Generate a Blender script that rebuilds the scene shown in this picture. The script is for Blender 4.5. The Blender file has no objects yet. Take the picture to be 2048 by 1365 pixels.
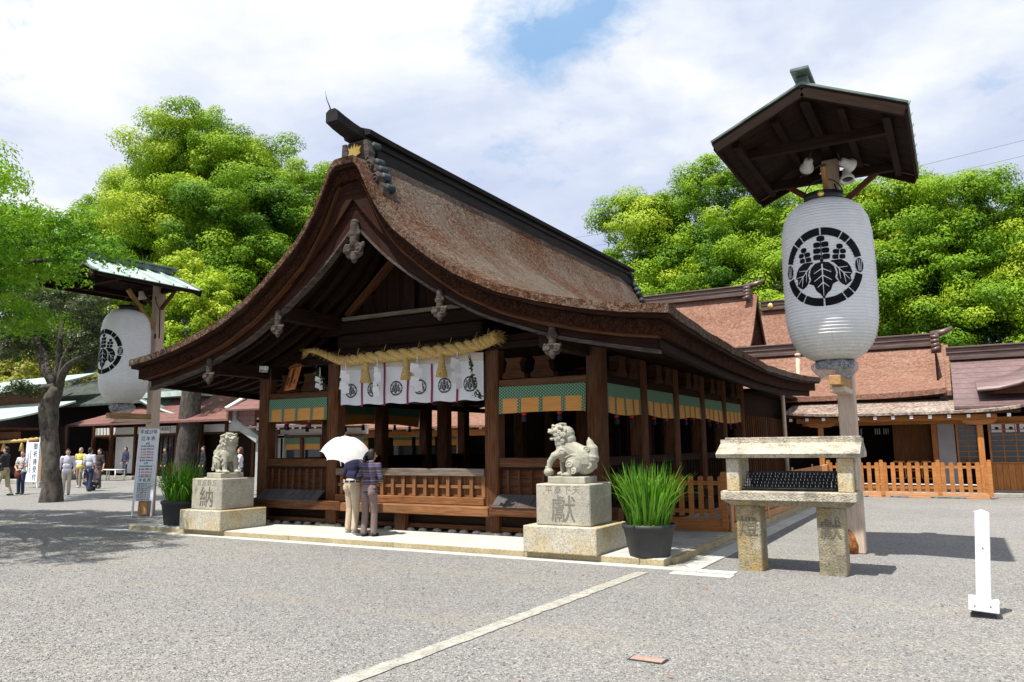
import bpy, math, random
import numpy as np
from mathutils import Vector, Matrix, Euler, noise as mnoise
R = math.radians
random.seed(7); rng = np.random.default_rng(7)
D = bpy.data; S = bpy.context.scene; COL = S.collection

# ---------------------------------------------------------------- camera
def cam_axes(a, b, c):
    ca, sa, cb, sb, cc, sc = math.cos(a), math.sin(a), math.cos(b), math.sin(b), math.cos(c), math.sin(c)
    fwd = Vector((sa*cb, ca*cb, sb)); right = Vector((ca, -sa, 0)); down = fwd.cross(right)
    return right*cc + down*sc, down*cc - right*sc, fwd
cr, cd, cf = cam_axes(-.520934, .135623, .0118334)
cam = D.objects.new('camera', D.cameras.new('camera')); COL.objects.link(cam)
cam.data.sensor_width = 36; cam.data.lens = 36*1540.05/2048
cam.data.clip_end = 3000; cam.data.clip_start = .05
m = Matrix((cr, -cd, -cf)).transposed().to_4x4(); m.translation = (0, 0, 1.55)
cam.matrix_world = m; S.camera = cam
# ---------------------------------------------------------------- light, sky, exposure
SD = Vector((.13, .44, -1)).normalized()
sl = D.lights.new('sun', 'SUN'); sl.energy = 4.8; sl.angle = R(.53); sl.color = (1, .95, .86)
so = D.objects.new('sun', sl); COL.objects.link(so); so.rotation_euler = SD.to_track_quat('-Z', 'Y').to_euler(); so.location = (-10, -10, 60)
S.view_settings.view_transform = 'Standard'; S.view_settings.look = 'None'
S.view_settings.exposure = .64; S.view_settings.gamma = 1; S.view_settings.use_curve_mapping = False
S.cycles.max_bounces = 8; S.cycles.diffuse_bounces = 4; S.cycles.transparent_max_bounces = 16
S.cycles.use_adaptive_sampling = True
try: S.cycles.use_denoising = True
except Exception: pass

class NT:
    def __init__(s, tree):
        s.t = tree; tree.nodes.clear()
    def n(s, typ, ins=None, **kw):
        nd = s.t.nodes.new('ShaderNode'+typ)
        for k, v in kw.items(): setattr(nd, k, v)
        for k, v in (ins or {}).items():
            sk = nd.inputs[k]
            if isinstance(v, bpy.types.NodeSocket): s.t.links.new(v, sk)
            elif isinstance(v, bpy.types.Node): s.t.links.new(v.outputs[0], sk)
            else: sk.default_value = (tuple(v)+(1,) if isinstance(v, tuple) and len(v) == 3 and sk.type == 'RGBA' else v)
        return nd
    def math(s, op, a, b=0.0, c=None, clamp=False):
        i = {0: a, 1: b}
        if c is not None: i[2] = c
        return s.n('Math', i, operation=op, use_clamp=clamp).outputs[0]
    def vmath(s, op, a, b=None, out=0):
        i = {0: a}
        if b is not None: i[1] = b
        return s.n('VectorMath', i, operation=op).outputs[out]
    def ramp(s, fac, stops, interp='LINEAR'):
        nd = s.n('ValToRGB', {0: fac}); cr_ = nd.color_ramp; cr_.interpolation = interp
        while len(cr_.elements) < len(stops): cr_.elements.new(.5)
        for e, (p, c) in zip(cr_.elements, stops):
            e.position = p; e.color = (tuple(c)+(1,)) if isinstance(c, (tuple, list)) else (c, c, c, 1)
        return nd.outputs[0]
    def mix(s, fac, a, b, mode='MIX'):
        nd = s.n('Mix', data_type='RGBA', blend_type=mode)
        for k, v in ((0, fac), (6, a), (7, b)):
            if isinstance(v, bpy.types.NodeSocket): s.t.links.new(v, nd.inputs[k])
            else: nd.inputs[k].default_value = (tuple(v)+(1,) if isinstance(v, tuple) and len(v) == 3 else v)
        return nd.outputs[2]
    def noise(s, vec, scale, detail=3, rough=.55, out=0, dist=0):
        return s.n('TexNoise', {'Vector': vec, 'Scale': scale, 'Detail': detail, 'Roughness': rough, 'Distortion': dist}).outputs[out]

W = D.worlds.new('World'); S.world = W; W.use_nodes = True
w = NT(W.node_tree)
sky = w.n('TexSky', sky_type='NISHITA', sun_disc=False, sun_elevation=R(65.3), sun_rotation=R(196.5), altitude=30, dust_density=1.6, ozone_density=1.5)
tc = w.n('TexCoord').outputs['Generated']
sx = w.n('SeparateXYZ', {0: tc})
den = w.math('ADD', w.math('MAXIMUM', sx.outputs[2], 0.0), .28)
px_ = w.math('DIVIDE', sx.outputs[0], den); py_ = w.math('DIVIDE', sx.outputs[1], den)
pv = w.n('CombineXYZ', {0: px_, 1: py_, 2: 3.7}).outputs[0]
hole_dir = (-.350, .745, .585)
dt = w.vmath('DOT_PRODUCT', w.vmath('NORMALIZE', tc), Vector(hole_dir).normalized()[:], out=1)
n1 = w.noise(pv, 1.5, 7, .56, dist=.3); n2 = w.noise(pv, 4.6, 6, .6)
n3 = w.noise(w.vmath('ADD', pv, (5.2, 1.3, 0)), 1.15, 6, .55, dist=.5)
hole = w.n('MapRange', {0: dt, 1: .984, 2: .9998, 3: 0.0, 4: .40}).outputs[0]
n4 = w.noise(pv, 9.0, 6, .62, dist=.8)
cov = w.math('SUBTRACT', w.math('ADD', w.math('ADD', w.math('MULTIPLY', n1, 1.1), w.math('MULTIPLY', n2, .7)), w.math('MULTIPLY', n4, .5)), w.math('ADD', hole, .60))
cmask = w.ramp(cov, [(.16, .12), (.44, 1)])
cshade = w.ramp(w.math('ADD', w.math('MULTIPLY', n3, .8), w.math('MULTIPLY', n2, .2)), [(.37, (.37, .42, .565)), (.48, (.46, .505, .61)), (.60, (.655, .67, .695))])
bg1 = w.n('Background', {0: w.mix(.5, sky.outputs[0], (2.2, 4.6, 7.6)), 1: .10})
bg2 = w.n('Background', {0: cshade, 1: 1.0})
mxs = w.n('MixShader', {0: cmask, 1: bg1.outputs[0], 2: bg2.outputs[0]})
w.n('OutputWorld', {0: mxs.outputs[0]})

# ---------------------------------------------------------------- material helpers
def new_mat(name):
    mt = D.materials.new(name); mt.use_nodes = True
    return mt, NT(mt.node_tree)
def coord(t, kind):
    if kind == 'gco': return t.n('Attribute', attribute_name='gco').outputs['Vector']
    return t.n('TexCoord').outputs['Object']
def nmat(name, c1, c2, sc=(1, 1, 1), scale=5, detail=5, rough=.8, bump=.3, bdist=.01, kind='gco', lo=.35, hi=.65,
         layers=(), speck=None, spec=.35, metal=0, fine=None, sub=None, coat=0, trans=0, rand=0):
    mt, t = new_mat(name)
    co = coord(t, kind); cs = t.vmath('MULTIPLY', co, sc)
    nz = t.noise(cs, scale, detail, .62)
    col = t.ramp(nz, [(lo, c1), (hi, c2)])
    h = nz
    if fine:
        f2 = t.noise(t.vmath('MULTIPLY', co, fine[0]), fine[1], 4, .7)
        col = t.mix(fine[2], col, t.ramp(f2, [(.3, fine[3]), (.7, fine[4])]), 'MULTIPLY')
        h = t.math('ADD', t.math('MULTIPLY', nz, .4), f2)
    for (lc, lsc, ls, a, b, amt) in layers:
        ln = t.noise(t.vmath('MULTIPLY', t.vmath('ADD', co, (3.1, 1.7, 9.2)), lsc), ls, 5, .6)
        col = t.mix(t.math('MULTIPLY', t.ramp(ln, [(a, 0), (b, 1)]), amt), col, lc)
    if speck:
        vs, cols, amt = speck
        vo = t.n('TexVoronoi', {'Vector': co, 'Scale': vs}, feature='F1')
        sc2 = t.n('SeparateColor', {0: vo.outputs['Color']}).outputs[0]
        spc = t.ramp(sc2, [(i/max(1, len(cols)-1), c) for i, c in enumerate(cols)], 'LINEAR')
        col = t.mix(amt, col, spc, 'MULTIPLY')
        h = t.math('ADD', h, t.math('MULTIPLY', vo.outputs['Distance'], .8))
    if rand:
        oi = t.n('ObjectInfo').outputs['Random']
        col = t.mix(1.0, col, t.ramp(oi, [(0, 1-rand), (1, 1+rand*.3)]), 'MULTIPLY')
    bs = t.n('BsdfPrincipled', {'Base Color': col, 'Roughness': rough, 'Metallic': metal, 'Specular IOR Level': spec})
    if coat: bs.inputs['Coat Weight'].default_value = coat; bs.inputs['Coat Roughness'].default_value = .15
    if bump:
        bp = t.n('Bump', {'Strength': bump, 'Distance': bdist, 'Height': h}); t.t.links.new(bp.outputs[0], bs.inputs['Normal'])
    out = bs.outputs[0]
    if trans:
        tr = t.n('BsdfTranslucent', {0: col}); out = t.n('MixShader', {0: trans, 1: out, 2: tr.outputs[0]}).outputs[0]
    t.n('OutputMaterial', {0: out})
    return mt
def wood(name, c1, c2, grey=None, rough=.75, bump=.5, rand=.25, gamt=.6, spec=.12):
    return nmat(name, c1, c2, (1.2, 18, 18), 2.2, 6, rough, bump, .006, lo=.32, hi=.68, fine=((2.5, 70, 70), 1.6, .75, (.45, .45, .45), (1.25, 1.2, 1.15)),
                layers=([(grey, (.6, 3, 3), 1.2, .45, .7, gamt)] if grey else ()), rand=rand, spec=spec)
M = {}
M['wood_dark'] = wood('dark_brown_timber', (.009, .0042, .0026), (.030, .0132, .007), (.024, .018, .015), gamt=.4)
M['wood_mid'] = wood('weathered_brown_timber', (.055, .021, .009), (.175, .072, .030), (.11, .078, .058), gamt=.5)
M['wood_bracket'] = wood('dim_bracket_timber', (.028, .012, .006), (.085, .036, .016))
M['wood_warm'] = wood('warm_brown_timber', (.14, .058, .022), (.34, .155, .062), (.18, .14, .105), gamt=.35)
M['wood_grey'] = wood('grey_weathered_timber', (.10, .082, .07), (.24, .20, .17), (.15, .09, .055), gamt=.5)
M['wood_slate'] = wood('slate_grey_boards', (.055, .052, .055), (.14, .135, .14), None)
M['wood_verge'] = wood('reddish_brown_barge_timber', (.009, .003, .0018), (.046, .014, .006), (.065, .042, .03), gamt=.35)
M['cedar'] = wood('orange_cedar', (.40, .155, .045), (.58, .26, .09), None, rough=.6, bump=.2, rand=.18)
M['cedar_pale'] = wood('pale_cedar', (.55, .27, .13), (.70, .38, .20), None, rough=.6, bump=.2, rand=.15)
M['cedar_dim'] = wood('brown_cedar', (.13, .050, .018), (.23, .10, .036), None, rough=.6, bump=.2, rand=.2)
M['pole'] = wood('tan_painted_timber', (.55, .44, .35), (.66, .54, .44), (.48, .36, .27), rough=.65, bump=.25, rand=.05, gamt=.5)
M['fresh'] = wood('fresh_yellow_timber', (.36, .20, .08), (.55, .34, .16), None, rough=.65, bump=.2)
gr = ((.42, .42, .42), (1.1, 1.08, 1.02), (1.35, 1.3, 1.2), (.9, .9, .9))
M['granite'] = nmat('pale_granite', (.36, .34, .28), (.50, .475, .40), (1, 1, 1), 3, 6, .85, .35, .006, 'obj', speck=(75, gr, .75),
                    layers=[((.44, .32, .13), (1, 1, 1.6), 1.6, .42, .62, .85), ((.22, .21, .18), (1, 1, 1), 6, .56, .8, .45)])
M['granite_grey'] = nmat('grey_granite', (.29, .28, .245), (.41, .395, .34), (1, 1, 1), 3, 6, .85, .3, .005, 'obj', speck=(85, gr, .6),
                    layers=[((.44, .36, .22), (1, 1, 1.6), 1.4, .52, .75, .5)])
M['granite_old'] = nmat('lichened_granite', (.20, .18, .125), (.34, .305, .23), (1, 1, 1), 4, 6, .9, .6, .01, 'obj', speck=(60, gr, .7),
                    layers=[((.36, .24, .06), (1, 1, .7), 2.2, .48, .66, .7), ((.11, .10, .075), (1, 1, .8), 3.2, .50, .72, .75), ((.42, .16, .03), (2, 2, .5), 2.5, .62, .74, .7)])
M['granite_top'] = nmat('bleached_granite', (.33, .30, .235), (.47, .435, .36), (1, 1, 1), 5, 6, .9, .7, .012, 'obj', speck=(60, gr, .65),
                    layers=[((.12, .115, .11), (1, 1, 1), 4.5, .50, .66, .7), ((.55, .34, .25), (1, 1, 1), 2.5, .58, .75, .35)])
M['carved'] = nmat('carved_letter_groove', (.10, .09, .065), (.16, .145, .11), (1, 1, 1), 20, 3, .9, .2, .004, 'obj')
M['carved_soft'] = nmat('shallow_letter_groove', (.15, .14, .115), (.22, .205, .17), (1, 1, 1), 20, 3, .9, .2, .004, 'obj')
M['lion'] = nmat('weathered_lion_stone', (.27, .26, .205), (.43, .415, .335), (1, 1, 1), 5, 7, .88, .35, .006, 'obj', speck=(130, ((.75,)*3, (1.05,)*3, (1.1,)*3), .5),
                    layers=[((.25, .245, .20), (1, 1, 1), 4, .5, .72, .55)])
M['concrete'] = nmat('pale_concrete', (.42, .43, .40), (.52, .53, .49), (1, 1, 1), 1.2, 8, .9, .2, .004, 'obj', speck=(120, ((.85,)*3, (1.05,)*3), .6),
                    layers=[((.33, .32, .28), (1, 1, 1), 1.1, .55, .75, .5)])  # concrete is pale by its own colour, with random stains
M['kerb'] = nmat('ochre_granite_kerb', (.30, .25, .15), (.40, .34, .22), (1, 1, 1), 3, 6, .9, .4, .006, 'obj', speck=(80, gr, .6))
M['gutter'] = nmat('worn_gutter_stone', (.26, .255, .23), (.40, .39, .35), (1, 1, 1), 2, 8, .9, .3, .006, 'obj', speck=(90, gr, .5), layers=[((.12, .11, .08), (1, 1, 1), 3, .58, .72, .6)])
M['plaster'] = nmat('white_plaster', (.62, .61, .58), (.70, .69, .66), (1, 1, 1), 2, 4, .9, .08, .002, 'obj')
M['plaster_grey'] = nmat('grey_plaster_panel', (.30, .29, .30), (.36, .35, .36), (1, 1, 1), 2, 4, .9, .05, .002, 'obj')
M['white_paint'] = nmat('white_paint', (.74, .75, .77), (.82, .82, .82), (1, 1, 1), 6, 4, .5, .1, .002, 'obj', layers=[((.50, .47, .42), (1, 1, .4), 9, .66, .74, .6)])
M['sign_white'] = nmat('white_sign_board', (.66, .70, .76), (.72, .75, .80), (1, 1, 1), 2, 2, .45, 0, kind='obj')
M['ink'] = nmat('black_ink', (.012, .012, .014), (.02, .02, .022), (1, 1, 1), 2, 2, .5, 0, kind='obj')
M['ink_wrap'] = nmat('black_ink_under_film', (.005, .005, .007), (.010, .011, .013), (1, 1, 1), 4, 2, .6, .1, .004, kind='obj', spec=.08)
M['red_ink'] = nmat('red_ink', (.5, .04, .03), (.6, .06, .05), (1, 1, 1), 2, 2, .5, 0, kind='obj')
M['black_plastic'] = nmat('black_pot_plastic', (.022, .023, .026), (.040, .041, .046), (1, 1, .6), 5, 5, .55, .12, .003, 'obj', layers=[((.09, .09, .09), (1, 1, .3), 8, .6, .8, .35)])
M['black_metal'] = nmat('black_lacquer', (.012, .012, .013), (.03, .03, .032), (1, 1, 1), 6, 3, .4, .1, .002, 'obj')
M['dark_metal'] = nmat('sooty_iron', (.015, .015, .017), (.04, .04, .045), (1, 1, 1), 12, 4, .6, .2, .003, 'obj')
M['steel'] = nmat('bright_wire', (.6, .6, .62), (.75, .75, .76), (1, 1, 1), 6, 3, .3, 0, kind='obj', metal=.9)
M['white_metal'] = nmat('white_enamel', (.70, .70, .68), (.78, .78, .76), (1, 1, 1), 6, 3, .4, 0, kind='obj')
M['cream_pipe'] = nmat('cream_plastic_pipe', (.50, .40, .29), (.58, .47, .35), (1, 1, 1), 6, 3, .45, 0, kind='obj')
M['grey_paint'] = nmat('grey_painted_steel', (.33, .36, .34), (.42, .44, .42), (1, 1, 1), 3, 4, .6, .05, .002, 'obj')
M['gold'] = nmat('gold_leaf', (.75, .48, .10), (.9, .62, .18), (1, 1, 1), 8, 3, .35, .1, .003, 'obj', metal=.7)
M['copper'] = nmat('verdigris_copper', (.27, .36, .33), (.46, .56, .52), (1, 1, 1), 2, 6, .55, .15, .004, 'obj', layers=[((.10, .10, .09), (1, 1, 1), 3, .6, .8, .5)])
M['copper_dark'] = nmat('dark_copper_edge', (.05, .07, .065), (.16, .21, .19), (1, 1, 1), 3, 6, .5, .15, .004, 'obj', metal=.2)
M['ridge'] = nmat('black_ridge_copper', (.005, .0045, .0045), (.016, .014, .013), (1, 4, 4), 1.5, 6, .85, .2, .005, metal=.1)
M['ridge_brown'] = nmat('brown_copper_ridge', (.10, .066, .058), (.17, .118, .105), (1, 6, 6), 1.2, 5, .38, .1, .004, metal=.35)
M['blue_tile'] = nmat('blue_grey_copper_scroll', (.015, .024, .028), (.05, .07, .078), (1, 1, 1), 6, 5, .7, .15, .004, 'obj', metal=.3)
M['carved_wood'] = nmat('carved_grey_wood', (.022, .016, .013), (.085, .064, .052), (1, 1, 6), 5, 6, .85, .6, .01, 'obj')
M['skin'] = nmat('skin', (.50, .29, .20), (.58, .35, .25), (1, 1, 1), 6, 3, .55, .05, .002, 'obj')
M['hair'] = nmat('dark_hair', (.012, .010, .009), (.035, .026, .022), (3, 3, 1), 20, 4, .5, .4, .004, 'obj')
M['hair_grey'] = nmat('grey_hair', (.16, .15, .145), (.28, .27, .26), (3, 3, 1), 20, 4, .6, .4, .004, 'obj')
M['soil'] = nmat('dark_soil', (.02, .016, .01), (.05, .04, .025), (1, 1, 1), 30, 4, 1, .5, .01, 'obj')
M['paper'] = nmat('white_paper', (.74, .75, .78), (.80, .80, .81), (1, 1, 1), 8, 3, .8, .1, .002, 'obj', trans=.25)
M['glass_dark'] = nmat('dark_window_glass', (.012, .016, .022), (.03, .036, .045), (1, 1, 1), 1, 2, .12, 0, kind='obj', spec=.6)
M['film'] = None
def cloth(name, c, rough=.85, var=.12):
    return nmat(name, tuple(x*(1-var) for x in c), c, (1, 1, 1), 9, 4, rough, .35, .008, 'obj')
def leafmat(name, cols, trans=.42, rough=.45):
    mt, t = new_mat(name)
    a = t.n('Attribute', attribute_name='lv').outputs['Fac']
    col = t.ramp(a, [(i/(len(cols)-1), c) for i, c in enumerate(cols)])
    bs = t.n('BsdfPrincipled', {'Base Color': col, 'Roughness': rough, 'Specular IOR Level': .22})
    tr = t.n('BsdfTranslucent', {0: t.mix(1.0, col, (1.3, 1.25, .55), 'MULTIPLY')})
    t.n('OutputMaterial', {0: t.n('MixShader', {0: trans, 1: bs.outputs[0], 2: tr.outputs[0]}).outputs[0]})
    return mt
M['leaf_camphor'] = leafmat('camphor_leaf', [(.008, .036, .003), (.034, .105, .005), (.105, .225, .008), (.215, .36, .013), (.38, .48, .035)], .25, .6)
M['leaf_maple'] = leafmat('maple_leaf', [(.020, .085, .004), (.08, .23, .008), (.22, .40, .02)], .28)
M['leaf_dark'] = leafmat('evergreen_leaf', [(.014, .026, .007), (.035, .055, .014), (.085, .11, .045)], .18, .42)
M['leaf_yellow'] = leafmat('yellow_green_leaf', [(.14, .18, .03), (.28, .30, .06), (.38, .36, .10)], .4)
M['blade'] = leafmat('iris_blade', [(.04, .15, .010), (.11, .28, .02), (.20, .42, .05)], .35, .4)
M['bark'] = nmat('rough_bark', (.028, .023, .019), (.095, .082, .07), (1, 1, .35), 9, 7, .95, 1, .04, 'obj', layers=[((.20, .19, .17), (1, 1, .5), 5, .56, .72, .6)])
M['bark_grey'] = nmat('grey_bark', (.030, .026, .022), (.11, .096, .082), (1, 1, .6), 6, 7, .95, .9, .03, 'obj', layers=[((.045, .05, .03), (1, 1, .5), 2.5, .5, .7, .6)])
# thatch of cypress bark: rust brown with grey weathering
def thatch(name, c1, c2, grey, glo, ghi, lumpy=.9, f1=15, f2=42, con=.9, stc=.8):
    mt, t = new_mat(name); co = coord(t, 'obj')
    a = t.noise(co, f1, 5, .72); b = t.noise(co, f2, 3, .7); c = t.noise(co, .5, 5, .6); d = t.noise(t.vmath('MULTIPLY', co, (1, 1, 2.5)), 5, 4, .6)
    col = t.ramp(a, [(.32, c1), (.62, c2)])
    col = t.mix(t.ramp(t.math('ADD', t.math('MULTIPLY', c, .5), t.math('MULTIPLY', a, .5)), [(glo, 0), (ghi, .85)]), col, grey)
    col = t.mix(con, col, t.ramp(b, [(.34, (.20, .18, .18)), (.47, (.75, .74, .73)), (.56, (1.15, 1.12, 1.1)), (.68, (2.0, 1.95, 1.9))]), 'MULTIPLY')
    st = t.noise(t.vmath('MULTIPLY', co, (.35, 3.2, .35)), 2.2, 6, .65); col = t.mix(stc, col, t.ramp(st, [(.32, (.55, .53, .52)), (.5, (1, 1, 1)), (.7, (1.3, 1.28, 1.25))]), 'MULTIPLY')
    h = t.math('ADD', t.math('ADD', t.math('MULTIPLY', a, .8), t.math('MULTIPLY', b, .6)), t.math('MULTIPLY', d, .5))
    bp = t.n('Bump', {'Strength': lumpy, 'Distance': .06, 'Height': h})
    bs = t.n('BsdfPrincipled', {'Base Color': col, 'Roughness': .95, 'Specular IOR Level': .1, 'Normal': bp.outputs[0]})
    t.n('OutputMaterial', {0: bs.outputs[0]}); return mt
M['thatch'] = thatch('cypress_bark_thatch', (.040, .018, .011), (.160, .082, .046), (.185, .160, .132), .43, .58, 1.0, con=.75, stc=.6)
M['thatch_new'] = thatch('newer_cypress_bark_thatch', (.155, .078, .054), (.285, .158, .115), (.31, .20, .15), .48, .66, .7, 9, 24, .38, .35)
M['thatch_grey'] = thatch('weathered_bark_thatch', (.12, .075, .06), (.33, .24, .19), (.36, .32, .28), .42, .6, .8, 6, 14, .6)
def courses(name, c1, c2, n_per_m, axis):
    mt, t = new_mat(name); co = coord(t, 'obj'); sp = t.n('SeparateXYZ', {0: co})
    v = t.math('FRACT', t.math('MULTIPLY', sp.outputs[axis], n_per_m))
    nz = t.noise(co, 6, 5, .65); col = t.ramp(nz, [(.3, c1), (.7, c2)])
    n2_ = t.noise(co, .5, 4, .6); col = t.mix(t.ramp(n2_, [(.45, 0), (.7, .6)]), col, tuple(x*.75 for x in c1))
    col = t.mix(t.ramp(v, [(0, .8), (.16, 0)]), col, tuple(x*.35 for x in c1))
    bp = t.n('Bump', {'Strength': .7, 'Distance': .03, 'Height': t.math('ADD', v, t.math('MULTIPLY', nz, .3))})
    bs = t.n('BsdfPrincipled', {'Base Color': col, 'Roughness': .5, 'Metallic': .15, 'Normal': bp.outputs[0]})
    t.n('OutputMaterial', {0: bs.outputs[0]}); return mt
M['shingle_plum'] = courses('plum_copper_shingle', (.15, .095, .095), (.24, .16, .155), 5.5, 2)
M['shingle_red'] = courses('maroon_copper_shingle', (.16, .070, .060), (.26, .125, .11), 5, 2)

# straw
M['straw'] = nmat('rice_straw', (.30, .19, .055), (.60, .42, .15), (1, 1, 1), 40, 4, .8, .8, .01, 'obj', layers=[((.25, .17, .08), (1, 1, 1), 12, .6, .8, .5)])
# gravel
def gravel():
    mt, t = new_mat('grey_gravel'); co = coord(t, 'obj')
    vo = t.n('TexVoronoi', {'Vector': co, 'Scale': 85.0}, feature='F1')
    vo2 = t.n('TexVoronoi', {'Vector': co, 'Scale': 40.0}, feature='F1')
    sc = t.n('SeparateColor', {0: vo.outputs['Color']}).outputs[0]
    sc2 = t.n('SeparateColor', {0: vo2.outputs['Color']}).outputs[1]
    stone = t.ramp(sc, [(0, (.14, .14, .142)), (.3, (.20, .20, .197)), (.6, (.24, .237, .23)), (.85, (.30, .294, .282)), (1, (.42, .41, .39))])
    stone = t.mix(.5, stone, t.ramp(sc2, [(0, (.7, .7, .71)), (1, (1.3, 1.28, 1.25))]), 'MULTIPLY')
    dirt = t.noise(t.vmath('MULTIPLY', co, (.7, 1.2, 1)), .9, 9, .68)
    fine = t.noise(co, 40, 4, .7)
    sand = t.ramp(fine, [(.3, (.25, .22, .165)), (.7, (.38, .34, .27))])
    base = t.mix(t.ramp(t.math('ADD', t.math('MULTIPLY', dirt, .7), t.math('MULTIPLY', fine, .3)), [(.54, 0), (.66, .45)]), stone, sand)
    trk = t.noise(t.vmath('MULTIPLY', co, (.16, 1.5, 1)), .75, 8, .66); base = t.mix(t.ramp(t.math('ADD', t.math('MULTIPLY', trk, .8), t.math('MULTIPLY', fine, .2)), [(.52, 0), (.64, .32)]), base, sand)
    wet = t.noise(co, .22, 6, .6); base = t.mix(.8, base, t.ramp(wet, [(.35, (.86, .865, .88)), (.6, (1.06, 1.05, 1.03))]), 'MULTIPLY')
    h = t.math('SUBTRACT', 1, vo.outputs['Distance'])
    h = t.math('ADD', h, t.math('MULTIPLY', t.math('SUBTRACT', 1, vo2.outputs['Distance']), .6))
    bp = t.n('Bump', {'Strength': .75, 'Distance': .012, 'Height': h})
    bs = t.n('BsdfPrincipled', {'Base Color': base, 'Roughness': .92, 'Specular IOR Level': .2, 'Normal': bp.outputs[0]})
    t.n('OutputMaterial', {0: bs.outputs[0]}); return mt
M['gravel'] = gravel()
M['pebble'] = nmat('pebble', (.10, .10, .10), (.34, .33, .31), (1, 1, 1), 26, 2, .9, 0, kind='obj', lo=.3, hi=.7)
M['line'] = nmat('trodden_pale_line', (.27, .26, .225), (.42, .40, .35), (1, 1, 1), 9, 6, .95, .4, .006, 'obj', speck=(62, ((.45,)*3, (1.05,)*3, (1.1,)*3), .6))
# lantern paper
def lantern_mat():
    mt, t = new_mat('film_wrapped_lantern_paper'); co = coord(t, 'obj'); sp = t.n('SeparateXYZ', {0: co})
    a = t.noise(t.vmath('MULTIPLY', co, (1, 1, .25)), 7, 5, .6); b = t.noise(t.vmath('MULTIPLY', co, (5, 5, .5)), 3, 5, .7, dist=1)
    yel = t.math('MULTIPLY', t.n('MapRange', {0: sp.outputs[2], 1: 3.25, 2: 2.75, 3: 0.0, 4: 1.0}).outputs[0], t.ramp(b, [(.2, .35), (.7, 1)]))
    col = t.mix(t.math('MULTIPLY', yel, .75), t.ramp(a, [(.3, (.84, .87, .91)), (.7, (.92, .94, .95))]), (.47, .43, .32))
    col = t.mix(t.ramp(b, [(.62, 0), (.72, .35)]), col, (.5, .52, .55))
    h = t.math('ADD', t.math('MULTIPLY', b, 1.0), t.math('MULTIPLY', a, .5))
    bp = t.n('Bump', {'Strength': .35, 'Distance': .02, 'Height': h})
    bs = t.n('BsdfPrincipled', {'Base Color': col, 'Roughness': .28, 'Specular IOR Level': .75, 'Normal': bp.outputs[0]})
    tr = t.n('BsdfTranslucent', {0: col})
    t.n('OutputMaterial', {0: t.n('MixShader', {0: .30, 1: bs.outputs[0], 2: tr.outputs[0]}).outputs[0]}); return mt
M['lantern'] = lantern_mat()
def film_mat():
    mt, t = new_mat('crumpled_clear_film'); co = coord(t, 'obj')
    a = t.noise(co, 16, 5, .7, dist=2)
    bp = t.n('Bump', {'Strength': 1, 'Distance': .05, 'Height': a})
    g = t.n('BsdfPrincipled', {'Base Color': (.62, .66, .70), 'Roughness': .12, 'Specular IOR Level': .9, 'Normal': bp.outputs[0]})
    tr = t.n('BsdfTransparent', {0: (.85, .87, .9)})
    t.n('OutputMaterial', {0: t.n('MixShader', {0: t.ramp(a, [(.35, .15), (.65, .65)]), 1: tr.outputs[0], 2: g.outputs[0]}).outputs[0]}); return mt
M['film'] = film_mat()
def brocade(name, c1, c2, s):
    mt, t = new_mat(name); co = coord(t, 'obj')
    # flower medallions repeated on a grid: stripes along z crossed with stripes along the width
    sp = t.n('SeparateXYZ', {0: co}); u = t.math('ADD', sp.outputs[0], sp.outputs[1])
    a = t.math('SINE', t.math('MULTIPLY', u, 2*math.pi/s)); b = t.math('SINE', t.math('MULTIPLY', sp.outputs[2], 2*math.pi/(s*.8)))
    e = t.math('SINE', t.math('MULTIPLY', u, 4*math.pi/s))
    v = t.math('ADD', t.math('MULTIPLY', a, b), t.math('MULTIPLY', e, .35))
    col = t.ramp(t.math('ADD', t.math('MULTIPLY', v, .35), .5), [(.25, c1), (.5, c2), (.85, (.28, .40, .30))])
    bs = t.n('BsdfPrincipled', {'Base Color': col, 'Roughness': .8})
    t.n('OutputMaterial', {0: bs.outputs[0]}); return mt
M['brocade'] = brocade('green_brocade', (.008, .045, .030), (.045, .16, .075), .062)
M['reed'] = nmat('amber_reed_blind', (.46, .20, .045), (.62, .30, .075), (1, 1, 30), 3, 4, .7, .3, .003, 'obj', lo=.3, hi=.7)
M['noren'] = nmat('white_curtain_cloth', (.80, .84, .90), (.88, .90, .93), (1, 1, .4), 3, 4, .85, .1, .004, 'obj', trans=.3)
M['purple'] = cloth('purple_ribbon', (.24, .02, .07)); M['red_cloth'] = cloth('red_tassel', (.55, .02, .02)); M['navy_cloth'] = cloth('dark_tassel', (.02, .015, .03))
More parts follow.
